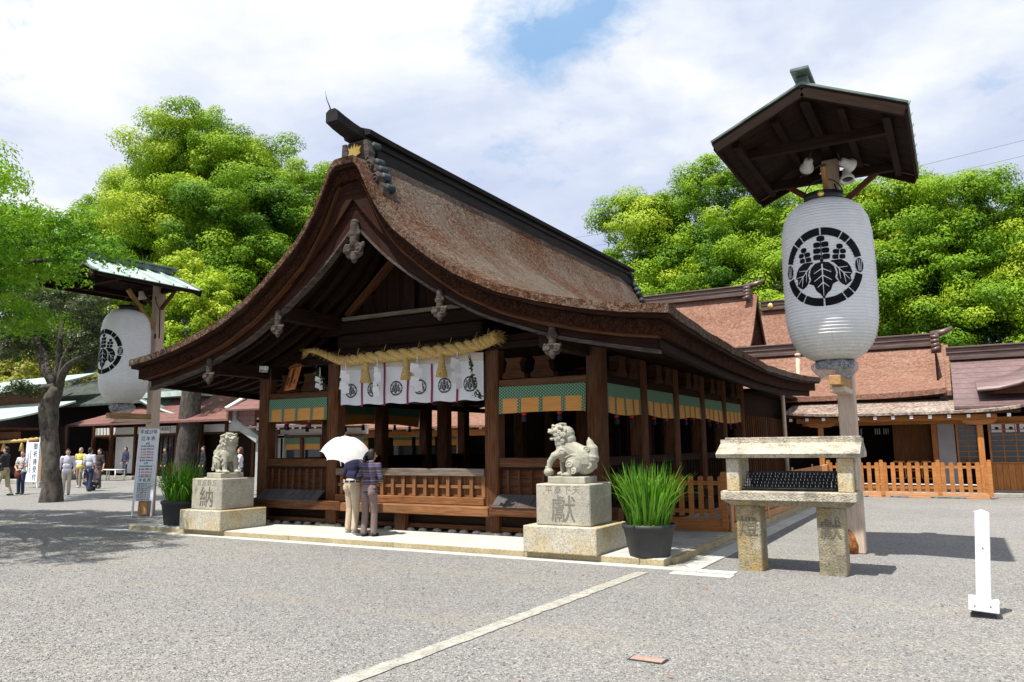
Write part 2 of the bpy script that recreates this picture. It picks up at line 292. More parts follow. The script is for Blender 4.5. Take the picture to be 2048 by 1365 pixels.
# ---------------------------------------------------------------- mesh builder
I3 = Matrix.Identity(3)
class MB:
    def __init__(s): s.v = []; s.f = []; s.g = []; s.sm = []
    def add(s, vs, fs, g=None, smooth=False):
        o = len(s.v); s.v += [tuple(v) for v in vs]; s.f += [tuple(i+o for i in f) for f in fs]
        s.g += [tuple(x) for x in (g if g is not None else vs)]; s.sm += [smooth]*len(fs); return s
    def obox(s, c, size, rot=I3, b=.006):
        hx, hy, hz = [d/2 for d in size]; b = min(b, hx*.45, hy*.45, hz*.45)
        L = []
        if b <= 0:
            L = [Vector((x*hx, y*hy, z*hz)) for x in (-1, 1) for y in (-1, 1) for z in (-1, 1)]
            fs = [(0, 1, 3, 2), (4, 6, 7, 5), (0, 4, 5, 1), (2, 3, 7, 6), (0, 2, 6, 4), (1, 5, 7, 3)]
        else:
            idx = {}
            for x in (-1, 1):
                for y in (-1, 1):
                    for z in (-1, 1):
                        for a in range(3):
                            p = [x*hx, y*hy, z*hz]
                            for k in range(3):
                                if k != a: p[k] -= (x, y, z)[k]*b
                            idx[(x, y, z, a)] = len(L); L.append(Vector(p))
            fs = []
            for a in range(3):
                o = [k for k in range(3) if k != a]
                for sg in (-1, 1):
                    q = []
                    for (u, v_) in ((-1, -1), (1, -1), (1, 1), (-1, 1)):
                        k = [0]*3; k[a] = sg; k[o[0]] = u; k[o[1]] = v_; q.append(idx[(*k, a)])
                    flip = (sg == 1) != (a == 1)
                    fs.append(tuple(q if flip else q[::-1]))
                for u in (-1, 1):
                    for v_ in (-1, 1):
                        k0 = [0]*3; k1 = [0]*3; k0[a] = -1; k1[a] = 1
                        k0[o[0]] = k1[o[0]] = u; k0[o[1]] = k1[o[1]] = v_
                        q = [idx[(*k0, o[0])], idx[(*k1, o[0])], idx[(*k1, o[1])], idx[(*k0, o[1])]]
                        fl = (u*v_ == 1) != (a == 1)
                        fs.append(tuple(q[::-1] if fl else q))
            for x in (-1, 1):
                for y in (-1, 1):
                    for z in (-1, 1):
                        q = [idx[(x, y, z, 0)], idx[(x, y, z, 1)], idx[(x, y, z, 2)]]
                        fs.append(tuple(q if x*y*z == 1 else q[::-1]))
        od = sorted(range(3), key=lambda k: -size[k]); off = Vector((random.random()*20, random.random()*20, random.random()*20))
        g = [Vector((p[od[0]], p[od[1]], p[od[2]]))+off for p in L]
        c = Vector(c); return s.add([c+rot@p for p in L], fs, g)
    def box(s, x0, x1, y0, y1, z0, z1, b=.006):
        return s.obox(((x0+x1)/2, (y0+y1)/2, (z0+z1)/2), (abs(x1-x0), abs(y1-y0), abs(z1-z0)), I3, b)
    def beam(s, a, b_, w, h, b=.006, up=(0, 0, 1)):
        a = Vector(a); b_ = Vector(b_); d = b_-a; L = d.length; x = d.normalized(); u = Vector(up)
        y = u.cross(x); y = y.normalized() if y.length > 1e-5 else Vector((0, 1, 0)); z = x.cross(y)
        return s.obox((a+b_)/2, (L, w, h), Matrix((x, y, z)).transposed(), b)
    def lathe(s, prof, n=24, c=(0, 0, 0), smooth=True, cap=True):
        vs = []; fs = []; c = Vector(c)
        for r, z in prof:
            for i in range(n):
                a = 2*math.pi*i/n; vs.append(c+Vector((r*math.cos(a), r*math.sin(a), z)))
        for j in range(len(prof)-1):
            for i in range(n): fs.append((j*n+i, j*n+(i+1) % n, (j+1)*n+(i+1) % n, (j+1)*n+i))
        if cap: fs += [tuple(range(n))[::-1], tuple((len(prof)-1)*n+i for i in range(n))]
        return s.add(vs, fs, None, smooth)
    def tube(s, pts, rad, n=8, smooth=True, sq=None):
        pts = [Vector(p) for p in pts]; rad = rad if isinstance(rad, (list, tuple)) else [rad]*len(pts)
        vs = []; fs = []; g = []; T = [(pts[min(i+1, len(pts)-1)]-pts[max(i-1, 0)]).normalized() for i in range(len(pts))]
        nrm = T[0].orthogonal().normalized(); Ls = 0; off = random.random()*9
        for i, p in enumerate(pts):
            nrm = (nrm-T[i]*nrm.dot(T[i])); nrm = nrm.normalized() if nrm.length > 1e-6 else T[i].orthogonal().normalized(); bn = T[i].cross(nrm)
            if i: Ls += (p-pts[i-1]).length
            for k in range(n):
                a = 2*math.pi*k/n; vs.append(p+(nrm*math.cos(a)+bn*math.sin(a))*rad[i]); g.append((Ls+off, rad[i]*math.cos(a)+off, rad[i]*math.sin(a)))
        for i in range(len(pts)-1):
            for k in range(n): fs.append((i*n+k, i*n+(k+1) % n, (i+1)*n+(k+1) % n, (i+1)*n+k))
        fs += [tuple(range(n))[::-1], tuple((len(pts)-1)*n+k for k in range(n))]
        return s.add(vs, fs, g, smooth)
    def prism(s, poly, ax, a, b, smooth=False):
        """poly: 2D points in the two other axes (in order), extruded on axis ax from a to b"""
        def P(p, t):
            q = list(p); q.insert(ax, t); return Vector(q)
        n = len(poly); area = sum(poly[i][0]*poly[(i+1) % n][1]-poly[(i+1) % n][0]*poly[i][1] for i in range(n))
        if (area < 0) != (ax == 1): poly = poly[::-1]
        vs = [P(p, a) for p in poly]+[P(p, b) for p in poly]
        fs = [tuple(range(n))[::-1], tuple(range(n, 2*n))]+[(i, (i+1) % n, n+(i+1) % n, n+i) for i in range(n)]
        if b < a: fs = [f[::-1] for f in fs]
        off = random.random()*9
        return s.add(vs, fs, [(v[0]+off, v[1], v[2]) for v in vs], smooth)
    def grid(s, fn, nu, nv, smooth=True, gf=None):
        vs = [fn(i/nu, j/nv) for j in range(nv+1) for i in range(nu+1)]
        fs = [(j*(nu+1)+i, j*(nu+1)+i+1, (j+1)*(nu+1)+i+1, (j+1)*(nu+1)+i) for j in range(nv) for i in range(nu)]
        g = [gf(i/nu, j/nv) for j in range(nv+1) for i in range(nu+1)] if gf else None
        return s.add(vs, fs, g, smooth)
    def slab(s, fn, nu, nv, th, smooth=True):
        """closed sheet: fn gives the top, th drops the bottom straight down"""
        top = [Vector(fn(i/nu, j/nv)) for j in range(nv+1) for i in range(nu+1)]
        bot = [p-Vector((0, 0, th)) for p in top]; N = len(top); W_ = nu+1
        fs = []; 
        for j in range(nv):
            for i in range(nu):
                q = (j*W_+i, j*W_+i+1, (j+1)*W_+i+1, (j+1)*W_+i); fs.append(q); fs.append(tuple(N+k for k in q[::-1]))
        s.add(top+bot, fs, None, smooth)
        e = []
        for i in range(nu): e += [(i, i+1, 0), ((nv*W_)+i+1, (nv*W_)+i, 0)]
        for j in range(nv): e += [((j+1)*W_, j*W_, 0), (j*W_+nu, (j+1)*W_+nu, 0)]
        vs = []; f2 = []
        for a, b, _ in e:
            o = len(vs); vs += [top[a], top[b], bot[b], bot[a]]; f2.append((o, o+3, o+2, o+1))
        return s.add(vs, f2, None, False)
    def mesh(s, name):
        me = D.meshes.new(name); me.from_pydata(s.v, [], s.f)
        at = me.attributes.new('gco', 'FLOAT_VECTOR', 'POINT'); at.data.foreach_set('vector', np.array(s.g, dtype=np.float32).ravel())
        me.polygons.foreach_set('use_smooth', s.sm); me.update(); return me
    def build(s, name, mt, parent=None, at=None, world=True):
        return put(name, s.mesh(name), mt, parent, at, world)
def put(name, me, mt, parent=None, at=None, world=True):
    o = D.objects.new(name, me); COL.objects.link(o)
    if mt is not None and not me.materials: me.materials.append(M[mt] if isinstance(mt, str) else mt)
    if parent is not None:
        o.parent = parent
        if world: o.location = -wl(parent)
    if at is not None: o.location = Vector(at)+(o.location if world and parent is not None else Vector((0, 0, 0)))
    return o
def wl(o):
    v = Vector((0, 0, 0))
    while o is not None: v = v+o.location; o = o.parent
    return v
def tag(o, label=None, cat=None, group=None, kind=None):
    if label: o['label'] = label
    if cat: o['category'] = cat
    if group: o['group'] = group
    if kind: o['kind'] = kind
    return o
def thing(name, label, cat, loc=(0, 0, 0), group=None, rz=0):
    o = D.objects.new(name, None); COL.objects.link(o); o.location = loc; o.rotation_euler.z = rz; o.empty_display_size = .2
    return tag(o, label, cat, group)
def cp(o, parent=None, loc=None):
    c = o.copy(); COL.objects.link(c); c.parent = parent
    if loc is not None: c.location = loc
    for ch in [x for x in o.children]: cp(ch, c)
    return c
def dup(o, name=None, loc=None, rz=None, label=None):
    c = cp(o)
    if loc is not None: c.location = loc
    if rz is not None: c.rotation_euler.z = rz
    if label: c['label'] = label
    return c
def pieces(name, me_mb, mt, parent, offs, label=None):
    """alike pieces that share one mesh"""
    me = me_mb if isinstance(me_mb, bpy.types.Mesh) else me_mb.mesh(name)
    out = []
    for of in offs:
        out.append(put(name, me, mt, parent, of, True))
    return out
def ev_mesh(o):
    dg = bpy.context.evaluated_depsgraph_get(); dg.update()
    me = D.meshes.new_from_object(o.evaluated_get(dg), depsgraph=dg); return me
# ---------------------------------------------------------------- blobs: fused sculpted bodies
def P_ell(mb, c, r, rot=(0, 0, 0), n=14):
    Rm = Euler(rot).to_matrix(); r = r if isinstance(r, (tuple, list)) else (r, r, r); vs = [Vector((0, 0, -1))]; fs = []; h = n//2
    for j in range(1, h):
        a = -math.pi/2+math.pi*j/h
        for i in range(n): b = 2*math.pi*i/n; vs.append(Vector((math.cos(a)*math.cos(b), math.cos(a)*math.sin(b), math.sin(a))))
    vs.append(Vector((0, 0, 1))); L = len(vs)-1
    for i in range(n):
        fs.append((0, 1+(i+1) % n, 1+i)); fs.append((L, L-n+i, L-n+(i+1) % n))
    for j in range(h-2):
        for i in range(n): fs.append((1+j*n+i, 1+j*n+(i+1) % n, 1+(j+1)*n+(i+1) % n, 1+(j+1)*n+i))
    mb.add([Vector(c)+Rm@Vector((v.x*r[0], v.y*r[1], v.z*r[2])) for v in vs], fs)
def P_cap(mb, a, b, ra, rb, n=12):
    a = Vector(a); b = Vector(b); d = (b-a); L = d.length
    if L < 1e-5: return P_ell(mb, a, ra)
    d.normalize(); pts = []; rad = []
    for k in (-80, -50, -20): t = R(k); pts.append(a+d*ra*math.sin(t)); rad.append(ra*math.cos(t))
    for k in (20, 50, 80): t = R(k); pts.append(b+d*rb*math.sin(t)); rad.append(rb*math.cos(t))
    mb.tube(pts, rad, n)
def P_chain(mb, pts, rads, n=12):
    for i in range(len(pts)-1): P_cap(mb, pts[i], pts[i+1], rads[i], rads[i+1], n)
def P_curl(mb, c, r, th, ax, turns=1.6, flip=1, n=18):
    """raised spiral on a round boss, lying in the plane whose normal is ax"""
    ax = Vector(ax).normalized(); u = ax.orthogonal().normalized(); v = ax.cross(u)*flip; c = Vector(c); pts = []; rad = []
    P_ell(mb, c, (r*1.05, r*1.05, th*.75), ax.to_track_quat('Z', 'Y').to_euler()[:], 12)
    for i in range(n+1):
        t = i/n; a = t*turns*2*math.pi; q = r*(1-t*.85); pts.append(c+(u*math.cos(a)+v*math.sin(a))*q+ax*th*(.55+.25*t)); rad.append(r*.19)
    mb.tube(pts, rad, 6); P_ell(mb, c+ax*th*.8, r*.17, n=6)
def remesh(mb, vox, sm=2, name='body'):
    me = D.meshes.new(name); me.from_pydata(mb.v, [], mb.f); me.update()
    o = D.objects.new('tmp', me); COL.objects.link(o)
    r = o.modifiers.new('r', 'REMESH'); r.mode = 'VOXEL'; r.voxel_size = vox
    if sm: q = o.modifiers.new('s', 'SMOOTH'); q.factor = .5; q.iterations = sm
    out = ev_mesh(o); D.objects.remove(o); D.meshes.remove(me)
    out.name = name; out.polygons.foreach_set('use_smooth', [True]*len(out.polygons)); return out
def blob(name, mb, vox, mt, parent=None, sm=2, at=None, world=False):
    return put(name, remesh(mb, vox, sm, name), mt, parent, at, world)
# ---------------------------------------------------------------- writing
def text_mesh(body, size=1, ex=.002, name='lettering', space=1.0, line=1.0, xs=1.0):
    cu = D.curves.new('t', 'FONT'); cu.body = body; cu.size = size; cu.align_x = 'CENTER'; cu.align_y = 'CENTER'; cu.extrude = ex
    cu.space_line = line; cu.space_character = space; cu.resolution_u = 3
    o = D.objects.new('t', cu); COL.objects.link(o); me = ev_mesh(o); D.objects.remove(o); D.curves.remove(cu); me.name = name
    n = len(me.vertices); co = np.empty(n*3, dtype=np.float32); me.vertices.foreach_get('co', co); co = co.reshape(-1, 3)
    co[:, 0] *= xs
    # stand it up: text plane becomes XZ, reading from -Y
    c2 = np.stack([co[:, 0], -co[:, 2], co[:, 1]], 1); me.vertices.foreach_set('co', c2.ravel()); me.update(); me.materials.clear(); return me
def lettering(body, size, mt, parent, at, ex=.002, line=1.0, space=1.0, rz=0, world=True, name='lettering', xs=1.0, bold=0):
    me = text_mesh(body, size, ex, name, space, line, xs)
    o = put(name, me, mt, parent, at, world); o.rotation_euler.z = rz; return o
# ---------------------------------------------------------------- paulownia crest as flat shapes, mapped onto a surface
def arc_seg(a0, a1, r0, r1, n=8):
    o = [(r1*math.cos(R(a0+(a1-a0)*i/n)), r1*math.sin(R(a0+(a1-a0)*i/n))) for i in range(n+1)]
    return o+[(r0*math.cos(R(a1-(a1-a0)*i/n)), r0*math.sin(R(a1-(a1-a0)*i/n))) for i in range(n+1)]
def ellp(cx, cy, rx, ry, n=14, e=2.0):
    out = []
    for i in range(n):
        a = 2*math.pi*i/n; c, s_ = math.cos(a), math.sin(a)
        out.append((cx+rx*math.copysign(abs(c)**(2/e), c), cy+ry*math.copysign(abs(s_)**(2/e), s_)))
    return out
def stroke(p, q, w0, w1=None):
    w1 = w0 if w1 is None else w1; d = Vector((q[0]-p[0], q[1]-p[1])); d.normalize(); n = Vector((-d.y, d.x))
    return [(p[0]+n.x*w0, p[1]+n.y*w0), (q[0]+n.x*w1, q[1]+n.y*w1), (q[0]-n.x*w1, q[1]-n.y*w1), (p[0]-n.x*w0, p[1]-n.y*w0)]
def crest():
    B = []; Wt = []
    for a0, a1 in ((13.5, 43.5), (45.3, 57.7), (59.5, 88.8)):
        for q in (0, 1, 2, 3):
            lo, hi = (a0, a1) if q in (0, 2) else (180-a1, 180-a0)
            if q in (2, 3): lo, hi = lo+180, hi+180
            B.append(arc_seg(lo % 360, lo % 360+(hi-lo), .80, 1.0))
    for s_ in (-1, 1):
        B.append(ellp(.90*s_, 0, .12, .185))
        for k in (-.055, 0, .055): Wt.append(stroke((0.90*s_+k*.5, -.14), (0.90*s_+k*1.1, .14), .008))
    cl = [(0, .12), (.16, .09), (.27, -.02), (.31, -.18), (.28, -.30), (.34, -.40), (.22, -.46), (.17, -.60), (.07, -.70), (0, -.82)]
    B.append(cl+[(-x, y) for x, y in cl[-2:0:-1]])
    sl_ = [(.20, .135), (.44, .15), (.59, .06), (.66, -.05), (.70, -.19), (.64, -.26), (.66, -.40), (.56, -.39), (.51, -.52), (.43, -.47), (.375, -.42), (.325, -.30), (.35, -.18), (.31, -.02), (.24, .07)]
    for s_ in (-1, 1): B.append([(x*s_, y) for x, y in sl_])
    Wt.append(stroke((0, .06), (0, -.74), .016, .005))
    for s_ in (-1, 1):
        for y, x, yy in ((-.05, .20, -.16), (-.22, .20, -.36), (-.40, .13, -.52)): Wt.append(stroke((0, y), (x*s_, yy), .012, .006))
        Wt.append(stroke((.24*s_, .08), (.62*s_, -.36), .014, .006))
        for p, q in (((.36, -.06), (.58, -.04)), ((.46, -.18), (.66, -.20)), ((.38, -.08), (.40, -.34)), ((.48, -.20), (.52, -.44))): Wt.append(stroke((p[0]*s_, p[1]), (q[0]*s_, q[1]), .010, .005))
    B.append(ellp(0, .155, .045, .045, 10))
    B.append(stroke((0, .17), (0, .66), .012))
    for y, q in ((.245, 1.1), (.405, 1.06), (.56, 1.0)):
        for s_ in (-1, 1): B.append(ellp(.096*s_*q, y, .084*q, .070, 12, 3.4))
    B.append(ellp(0, .715, .10, .078, 12, 2.3))
    for s_ in (-1, 1):
        B.append(stroke((.36*s_, .15), (.42*s_, .46), .011))
        for y in (.215, .35):
            for k in (-1, 1): B.append(ellp(.395*s_+.082*k+(y-.2)*.15*s_, y, .072, .060, 12, 3.2))
        B.append(ellp(.43*s_, .48, .080, .066, 12, 2.4))
    return B, Wt
import bmesh
def crest_mesh(name, polys, fmap, maxe):
    bm = bmesh.new()
    for p in polys:
        a = sum(p[i][0]*p[(i+1) % len(p)][1]-p[(i+1) % len(p)][0]*p[i][1] for i in range(len(p)))
        q = p if a > 0 else p[::-1]
        bm.faces.new([bm.verts.new((x, y, 0)) for x, y in q])
    bmesh.ops.triangulate(bm, faces=bm.faces[:])
    for _ in range(4):
        e = [x for x in bm.edges if x.calc_length() > maxe]
        if not e: break
        bmesh.ops.subdivide_edges(bm, edges=e, cuts=1); bmesh.ops.triangulate(bm, faces=bm.faces[:])
    for v in bm.verts: v.co = fmap(v.co.x, v.co.y)
    me = D.meshes.new(name); bm.to_mesh(me); bm.free(); return me
CB, CW = crest()
# ---------------------------------------------------------------- foliage
def leaf_mesh(name, P, Nn, size, asp=.55, lv=None, droop=0):
    n = len(P); Nn = Nn/np.maximum(1e-6, np.linalg.norm(Nn, axis=1, keepdims=True))
    u = np.cross(Nn, rng.normal(size=(n, 3))); u /= np.maximum(1e-6, np.linalg.norm(u, axis=1, keepdims=True)); v = np.cross(Nn, u)
    s_ = (size*(.6+.8*rng.random(n)))[:, None]
    V = np.stack([P-u*s_, P+v*s_*asp-u*s_*.1, P+u*s_, P-v*s_*asp-u*s_*.1], 1).reshape(-1, 3)
    me = D.meshes.new(name); me.vertices.add(4*n); me.vertices.foreach_set('co', V.astype(np.float32).ravel())
    me.loops.add(4*n); me.loops.foreach_set('vertex_index', np.arange(4*n, dtype=np.int32))
    me.polygons.add(n); me.polygons.foreach_set('loop_start', np.arange(0, 4*n, 4, dtype=np.int32)); me.polygons.foreach_set('loop_total', np.full(n, 4, dtype=np.int32))
    a = me.attributes.new('lv', 'FLOAT', 'FACE'); a.data.foreach_set('value', (lv if lv is not None else rng.random(n)).astype(np.float32))
    me.update(calc_edges=True); me.validate(); return me
def ell_pts(c, r, n, lo=.7, hi=1.05, up=0.0):
    d = rng.normal(size=(n, 3)); d[:, 2] += up; d /= np.linalg.norm(d, axis=1, keepdims=True)
    q = lo+(hi-lo)*rng.random(n)**.6
    return np.array(c)+d*np.array(r)*q[:, None], d
def crown(lobes, sub, sr, dens, leaf, mt, name, parent, base=.3, spread=.35, asp=.6, up=.35, rag=1.0):
    """lobes: big ellipsoids; each carries boughs, each bough carries ragged clumps of leaves"""
    PP = []; NN = []; LV = []
    def area_(r): return 4*math.pi*((r[0]*r[1])**1.6/3+(r[0]*r[2])**1.6/3+(r[1]*r[2])**1.6/3)**(1/1.6)
    LB = [(np.array(c, float), np.array(r if isinstance(r, (tuple, list)) else (r, r, r), float)) for c, r in lobes]
    LB = [(c, np.maximum(r-.62*sr, r*.45)) for c, r in LB]
    for (c, r) in LB:
        area = area_(r); k = max(5, int(area*sub)); cc, dd = ell_pts(c, r, k, .62, 1.14, .25)
        lt = rng.random()*.30-.14
        for i in range(k):
            if any((c2 is not c) and (((cc[i]-c2)/(r2*.70))**2).sum() < 1 for c2, r2 in LB): continue
            q = sr*(.40+1.15*rng.random()**1.5); tone = rng.random()*spread
            m_ = 4+int(rng.random()*5)                       # small tufts making up one bough
            sc_, sd = ell_pts(cc[i], (q, q, q*.75), m_, .5, 1.3, .5)
            for j in range(m_):
                s_ = q*(.20+.36*rng.random()); n = max(5, int(dens*s_*s_*9))
                pts, d = ell_pts(sc_[j], (s_*1.15, s_*1.15, s_*.75), n, .35, 1.25, up)
                nn = d*1.25+sd[j]*.5+rng.normal(size=(n, 3))*.42+np.array((0, 0, .25)); PP.append(pts); NN.append(nn)
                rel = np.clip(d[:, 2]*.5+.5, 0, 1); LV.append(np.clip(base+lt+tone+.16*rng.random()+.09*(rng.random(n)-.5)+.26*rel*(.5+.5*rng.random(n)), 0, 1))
        n = int(area*dens*.22); pts, d = ell_pts(c, r*.78, n, .3, 1.0); PP.append(pts); NN.append(d+rng.normal(size=(n, 3))*.7); LV.append(np.clip(.05+base*.6*rng.random(n), 0, 1))  # inner leaves toned darker: shade of the crown core put into their colour
    P = np.concatenate(PP); N_ = np.concatenate(NN); L = np.concatenate(LV)
    me = leaf_mesh(name, P, N_, leaf, asp, L); return put(name, me, mt, parent, None, True)
def branches(mb, base, tips, r0, bend=.15):
    base = Vector(base)
    for tp in tips:
        tp = Vector(tp); pts = []; rad = []
        for i in range(7):
            t = i/6; p = base.lerp(tp, t); d = (tp-base).length*bend
            p += Vector((math.sin(t*5+tp.x)*d*.3, math.cos(t*4+tp.y)*d*.3, math.sin(t*math.pi)*d*.5)); pts.append(p); rad.append(r0*(1-t*.85))
        mb.tube(pts, rad, 7)
# ================================================================ GROUND AND PAVING
g = MB()
g.grid(lambda u, v: (-500+1000*u, -200+900*v, 0), 1, 1, False)
tag(g.build('gravel_ground', 'gravel'), kind='structure')
PT = .09                                     # height of the stone platform
HX = -8.65
def nz_(x, y, s=1.0): return mnoise.noise(Vector((x*s, y*s, 3.3)))
pl = MB().box(-14.36, -3.38, 9.99, 23.2, 0, PT-.004, .004)
tag(pl.build('stone_platform', 'concrete'), kind='structure', label='low pale stone platform the main hall stands on')
plat = D.objects['stone_platform']
# kerb stones along the platform edge and paving slabs on top, each its own piece
xs = [-14.36, -12.2, -10.0, -7.75, -5.42, -3.38]
for a, b in zip(xs, xs[1:]):
    k = MB().box(a+.002, b-.002, 9.715, 9.985, 0, PT+.002*random.random(), .008); k.build('kerb_stone', 'kerb', plat)
    t_ = MB().box(a+.003, b-.003, 9.735, 11.1, PT-.02, PT+.006, .004); t_.build('paving_slab', 'concrete', plat)
ys = [9.99, 11.9, 13.9, 16.0, 18.2, 20.6, 23.2]
for a, b in zip(ys, ys[1:]):
    MB().box(-4.7, -3.39, a+.003 if a > 10 else 11.104, b-.003, PT-.02, PT+.005, .004).build('paving_slab', 'gutter', plat)
    MB().box(-3.384, -3.30, a+.002, b-.002, 0, PT+.002, .006).build('kerb_stone', 'kerb', plat)
for i, (a, b) in enumerate(zip([9.46, 11.8, 14.2, 16.8, 19.4, 22.0], [11.8, 14.2, 16.8, 19.4, 22.0, 24.3])):
    q = MB().box(-3.16, -2.90, a+.004, b-.004, 0, .016, .003).build('path_strip_stone', 'concrete'); tag(q, kind='structure')
tag(MB().box(-3.296, -3.165, 9.72, 24.2, 0, .006, 0).build('gutter_bed', 'gutter'), kind='structure')
tag(MB().box(-14.9, -2.45, 9.50, 9.705, 0, .010, .003).build('front_edging_strip', 'concrete'), kind='structure')
tag(MB().box(-3.16, -2.42, 9.24, 9.44, 0, .009, .003).build('edging_stone', 'concrete'), kind='structure')
# pale flush line crossing the gravel, half covered by stones (ragged edges)
ln = MB(); n = 90; L_ = []; R_ = []
for i in range(n+1):
    y = 9.2-5.9*i/n; c0 = -3.48-.23*i/n; L_.append((c0-.08+.010*nz_(1, y, 7)+.012*nz_(9, y, 23), y, .007)); R_.append((c0+.08+.010*nz_(5, y, 6)+.012*nz_(3, y, 25), y, .007))
ln.add(L_+R_, [(i+1, i, n+1+i, n+2+i) for i in range(n)][::1]); tag(ln.build('pale_marking_line', 'line'), kind='structure')
tag(MB().box(-40, -14.9, 9.56, 9.7, 0, .007, 0).build('far_edging_strip', 'gutter'), kind='structure')
c = thing('drain_cover', 'small rusty square drain cover set flush in the gravel', 'drain cover', (-2.08, 5.54, 0))
MB().box(-2.2, -1.96, 5.5, 5.6, 0, .012, .002).build('lid', nmat('rust_plate', (.30, .19, .15), (.42, .28, .22), kind='obj', scale=20), c)
MB().box(-2.215, -1.945, 5.485, 5.615, 0, .008, .002).build('frame', 'dark_metal', c)
# loose stones on the nearest gravel, real geometry
def scatter_stones():
    oc = np.array([(1, 0, 0), (-1, 0, 0), (0, 1, 0), (0, -1, 0), (0, 0, 1), (0, 0, -1)], float)
    fc = np.array([(0, 2, 4), (2, 1, 4), (1, 3, 4), (3, 0, 4), (2, 0, 5), (1, 2, 5), (3, 1, 5), (0, 3, 5)])
    N = 80000; y = 2.6+8.6*rng.random(N)**1.25; x = -y*2.0+rng.random(N)*y*2.3; 
    keep = ~((y > 9.45) & (x < -2.35) & (x > -15)); x, y = x[keep], y[keep]
    cl_ = -3.48-.23*(9.2-y)/5.9; on = (x > cl_-.085) & (x < cl_+.085); keep = ~on | (rng.random(len(x)) < .45); x, y = x[keep], y[keep]; N = len(x)
    s = .0038+.0055*rng.random(N)**2.5; sc = s[:, None]*(.6+.8*rng.random((N, 3))); sc[:, 2] *= .7
    V = oc[None]*sc[:, None, :]*(1+.25*rng.normal(size=(N, 6, 1))); a = rng.random(N)*6.28; ca, sa = np.cos(a)[:, None], np.sin(a)[:, None]
    X = V[:, :, 0]*ca-V[:, :, 1]*sa+x[:, None]; Y = V[:, :, 0]*sa+V[:, :, 1]*ca+y[:, None]; Z = V[:, :, 2]+s[:, None]*.25
    co = np.stack([X, Y, Z], 2).reshape(-1, 3); F = (fc[None]+np.arange(N)[:, None, None]*6).reshape(-1)
    me = D.meshes.new('loose_gravel'); me.vertices.add(6*N); me.vertices.foreach_set('co', co.astype(np.float32).ravel())
    me.loops.add(len(F)); me.loops.foreach_set('vertex_index', F.astype(np.int32)); k = len(F)//3
    me.polygons.add(k); me.polygons.foreach_set('loop_start', np.arange(0, 3*k, 3, dtype=np.int32)); me.polygons.foreach_set('loop_total', np.full(k, 3, dtype=np.int32))
    at = me.attributes.new('lv', 'FLOAT', 'FACE'); at.data.foreach_set('value', np.repeat(rng.random(N), 8).astype(np.float32)); me.update(calc_edges=True)
    return me
M['stones'] = leafmat('loose_stone', [(.11, .11, .112), (.18, .18, .178), (.235, .232, .225), (.31, .30, .285), (.46, .445, .42)], .0, .9)
tag(put('loose_gravel', scatter_stones(), 'stones'), kind='stuff', label='loose grey stones scattered over the gravel yard')
n = 90; yy = 3.4+8*rng.random(n); xx = -yy*1.3+rng.random(n)*yy*1.5; P = np.stack([xx, yy, np.full(n, .018)], 1); P = P[~((yy > 9.4) & (xx < -2.4))]
N_ = np.tile(np.array([[0, 0, 1.]]), (len(P), 1))+rng.normal(size=(len(P), 3))*.3
M['fallen'] = leafmat('fallen_leaf', [(.10, .05, .02), (.30, .12, .05), (.42, .22, .12)], .1, .7)
tag(put('fallen_leaves', leaf_mesh('fallen_leaves', P, N_, .022, .5), 'fallen'), kind='stuff')

# ================================================================ MAIN HALL
hall = thing('shrine_hall', 'large open wooden shrine hall with sweeping bark thatched gable roof', 'shrine hall', (HX, 11.3, PT))
Y0, Y1 = 9.42, 22.0
PR = [(0, 6.43), (.25, 6.42), (.34, 6.28), (.46, 6.02), (.58, 5.78), (.72, 5.56), (.9, 5.32), (1.08, 5.12), (1.5, 4.78), (1.87, 4.5), (2.25, 4.25), (2.97, 3.9), (3.64, 3.69), (4.3, 3.53), (4.87, 3.42), (5.56, 3.34)]
def prof(t):
    t = abs(t)
    for (a, za), (b, zb) in zip(PR, PR[1:]):
        if t <= b: return za+(zb-za)*(t-a)/(b-a)
    return PR[-1][1]-.115*(t-5.56)
def sstep(x): x = max(0, min(1, x)); return x*x*(3-2*x)
def roofz(t, y, full=True):
    z = prof(t); e = (abs(t)/5.56)**2; q = (y-Y0)/(Y1-Y0)
    z -= .27*math.sin(math.pi*max(0, min(1, q*.98)))**.8*e+.02*q*e
    d = min(y-Y0, Y1-y)
    if full: z += .13*sstep(d/1.0)*(1-(abs(t)/5.56)**3)
    return z
def us(k):   # spacing of samples across the slope
    pts = []
    for i in range(k+1):
        s_ = i/k; pts.append(5.56*s_**1.35)
    return pts
# thatch: top shell as closed slab; slight lumps
TS = sorted(set([-x for x in us(34)]+us(34)))
def slope_fn(off, y0, y1, tmax, full=True, lump=.0):
    def f(u, v):
        i = u*(len(TS)-1); t = TS[int(round(i))]*tmax/5.56; q = v; q = sstep(q)*.5+q*.5; y = y0+(y1-y0)*q
        z = roofz(t, y, full)-off
        if lump and 0.01 < v < .99: z += lump*(nz_(t, y, 1.7)+.5*nz_(t, y, 5))
        return (HX+t, y, z)
    return f
MB().slab(slope_fn(0, Y0, Y1, 5.56, True, .02), len(TS)-1, 70, .12).build('thatch_layer', 'thatch', hall)
MB().slab(slope_fn(.125, Y0+.035, Y1-.03, 5.53, True), len(TS)-1, 30, .05).build('edge_batten', 'wood_verge', hall)
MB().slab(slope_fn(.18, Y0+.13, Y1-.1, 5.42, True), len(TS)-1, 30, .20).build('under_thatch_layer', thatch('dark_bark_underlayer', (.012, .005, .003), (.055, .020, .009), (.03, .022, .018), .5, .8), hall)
MB().slab(slope_fn(.385, Y0+.26, Y1-.25, 5.30, True), len(TS)-1, 30, .04).build('soffit_boarding', 'wood_dark', hall)
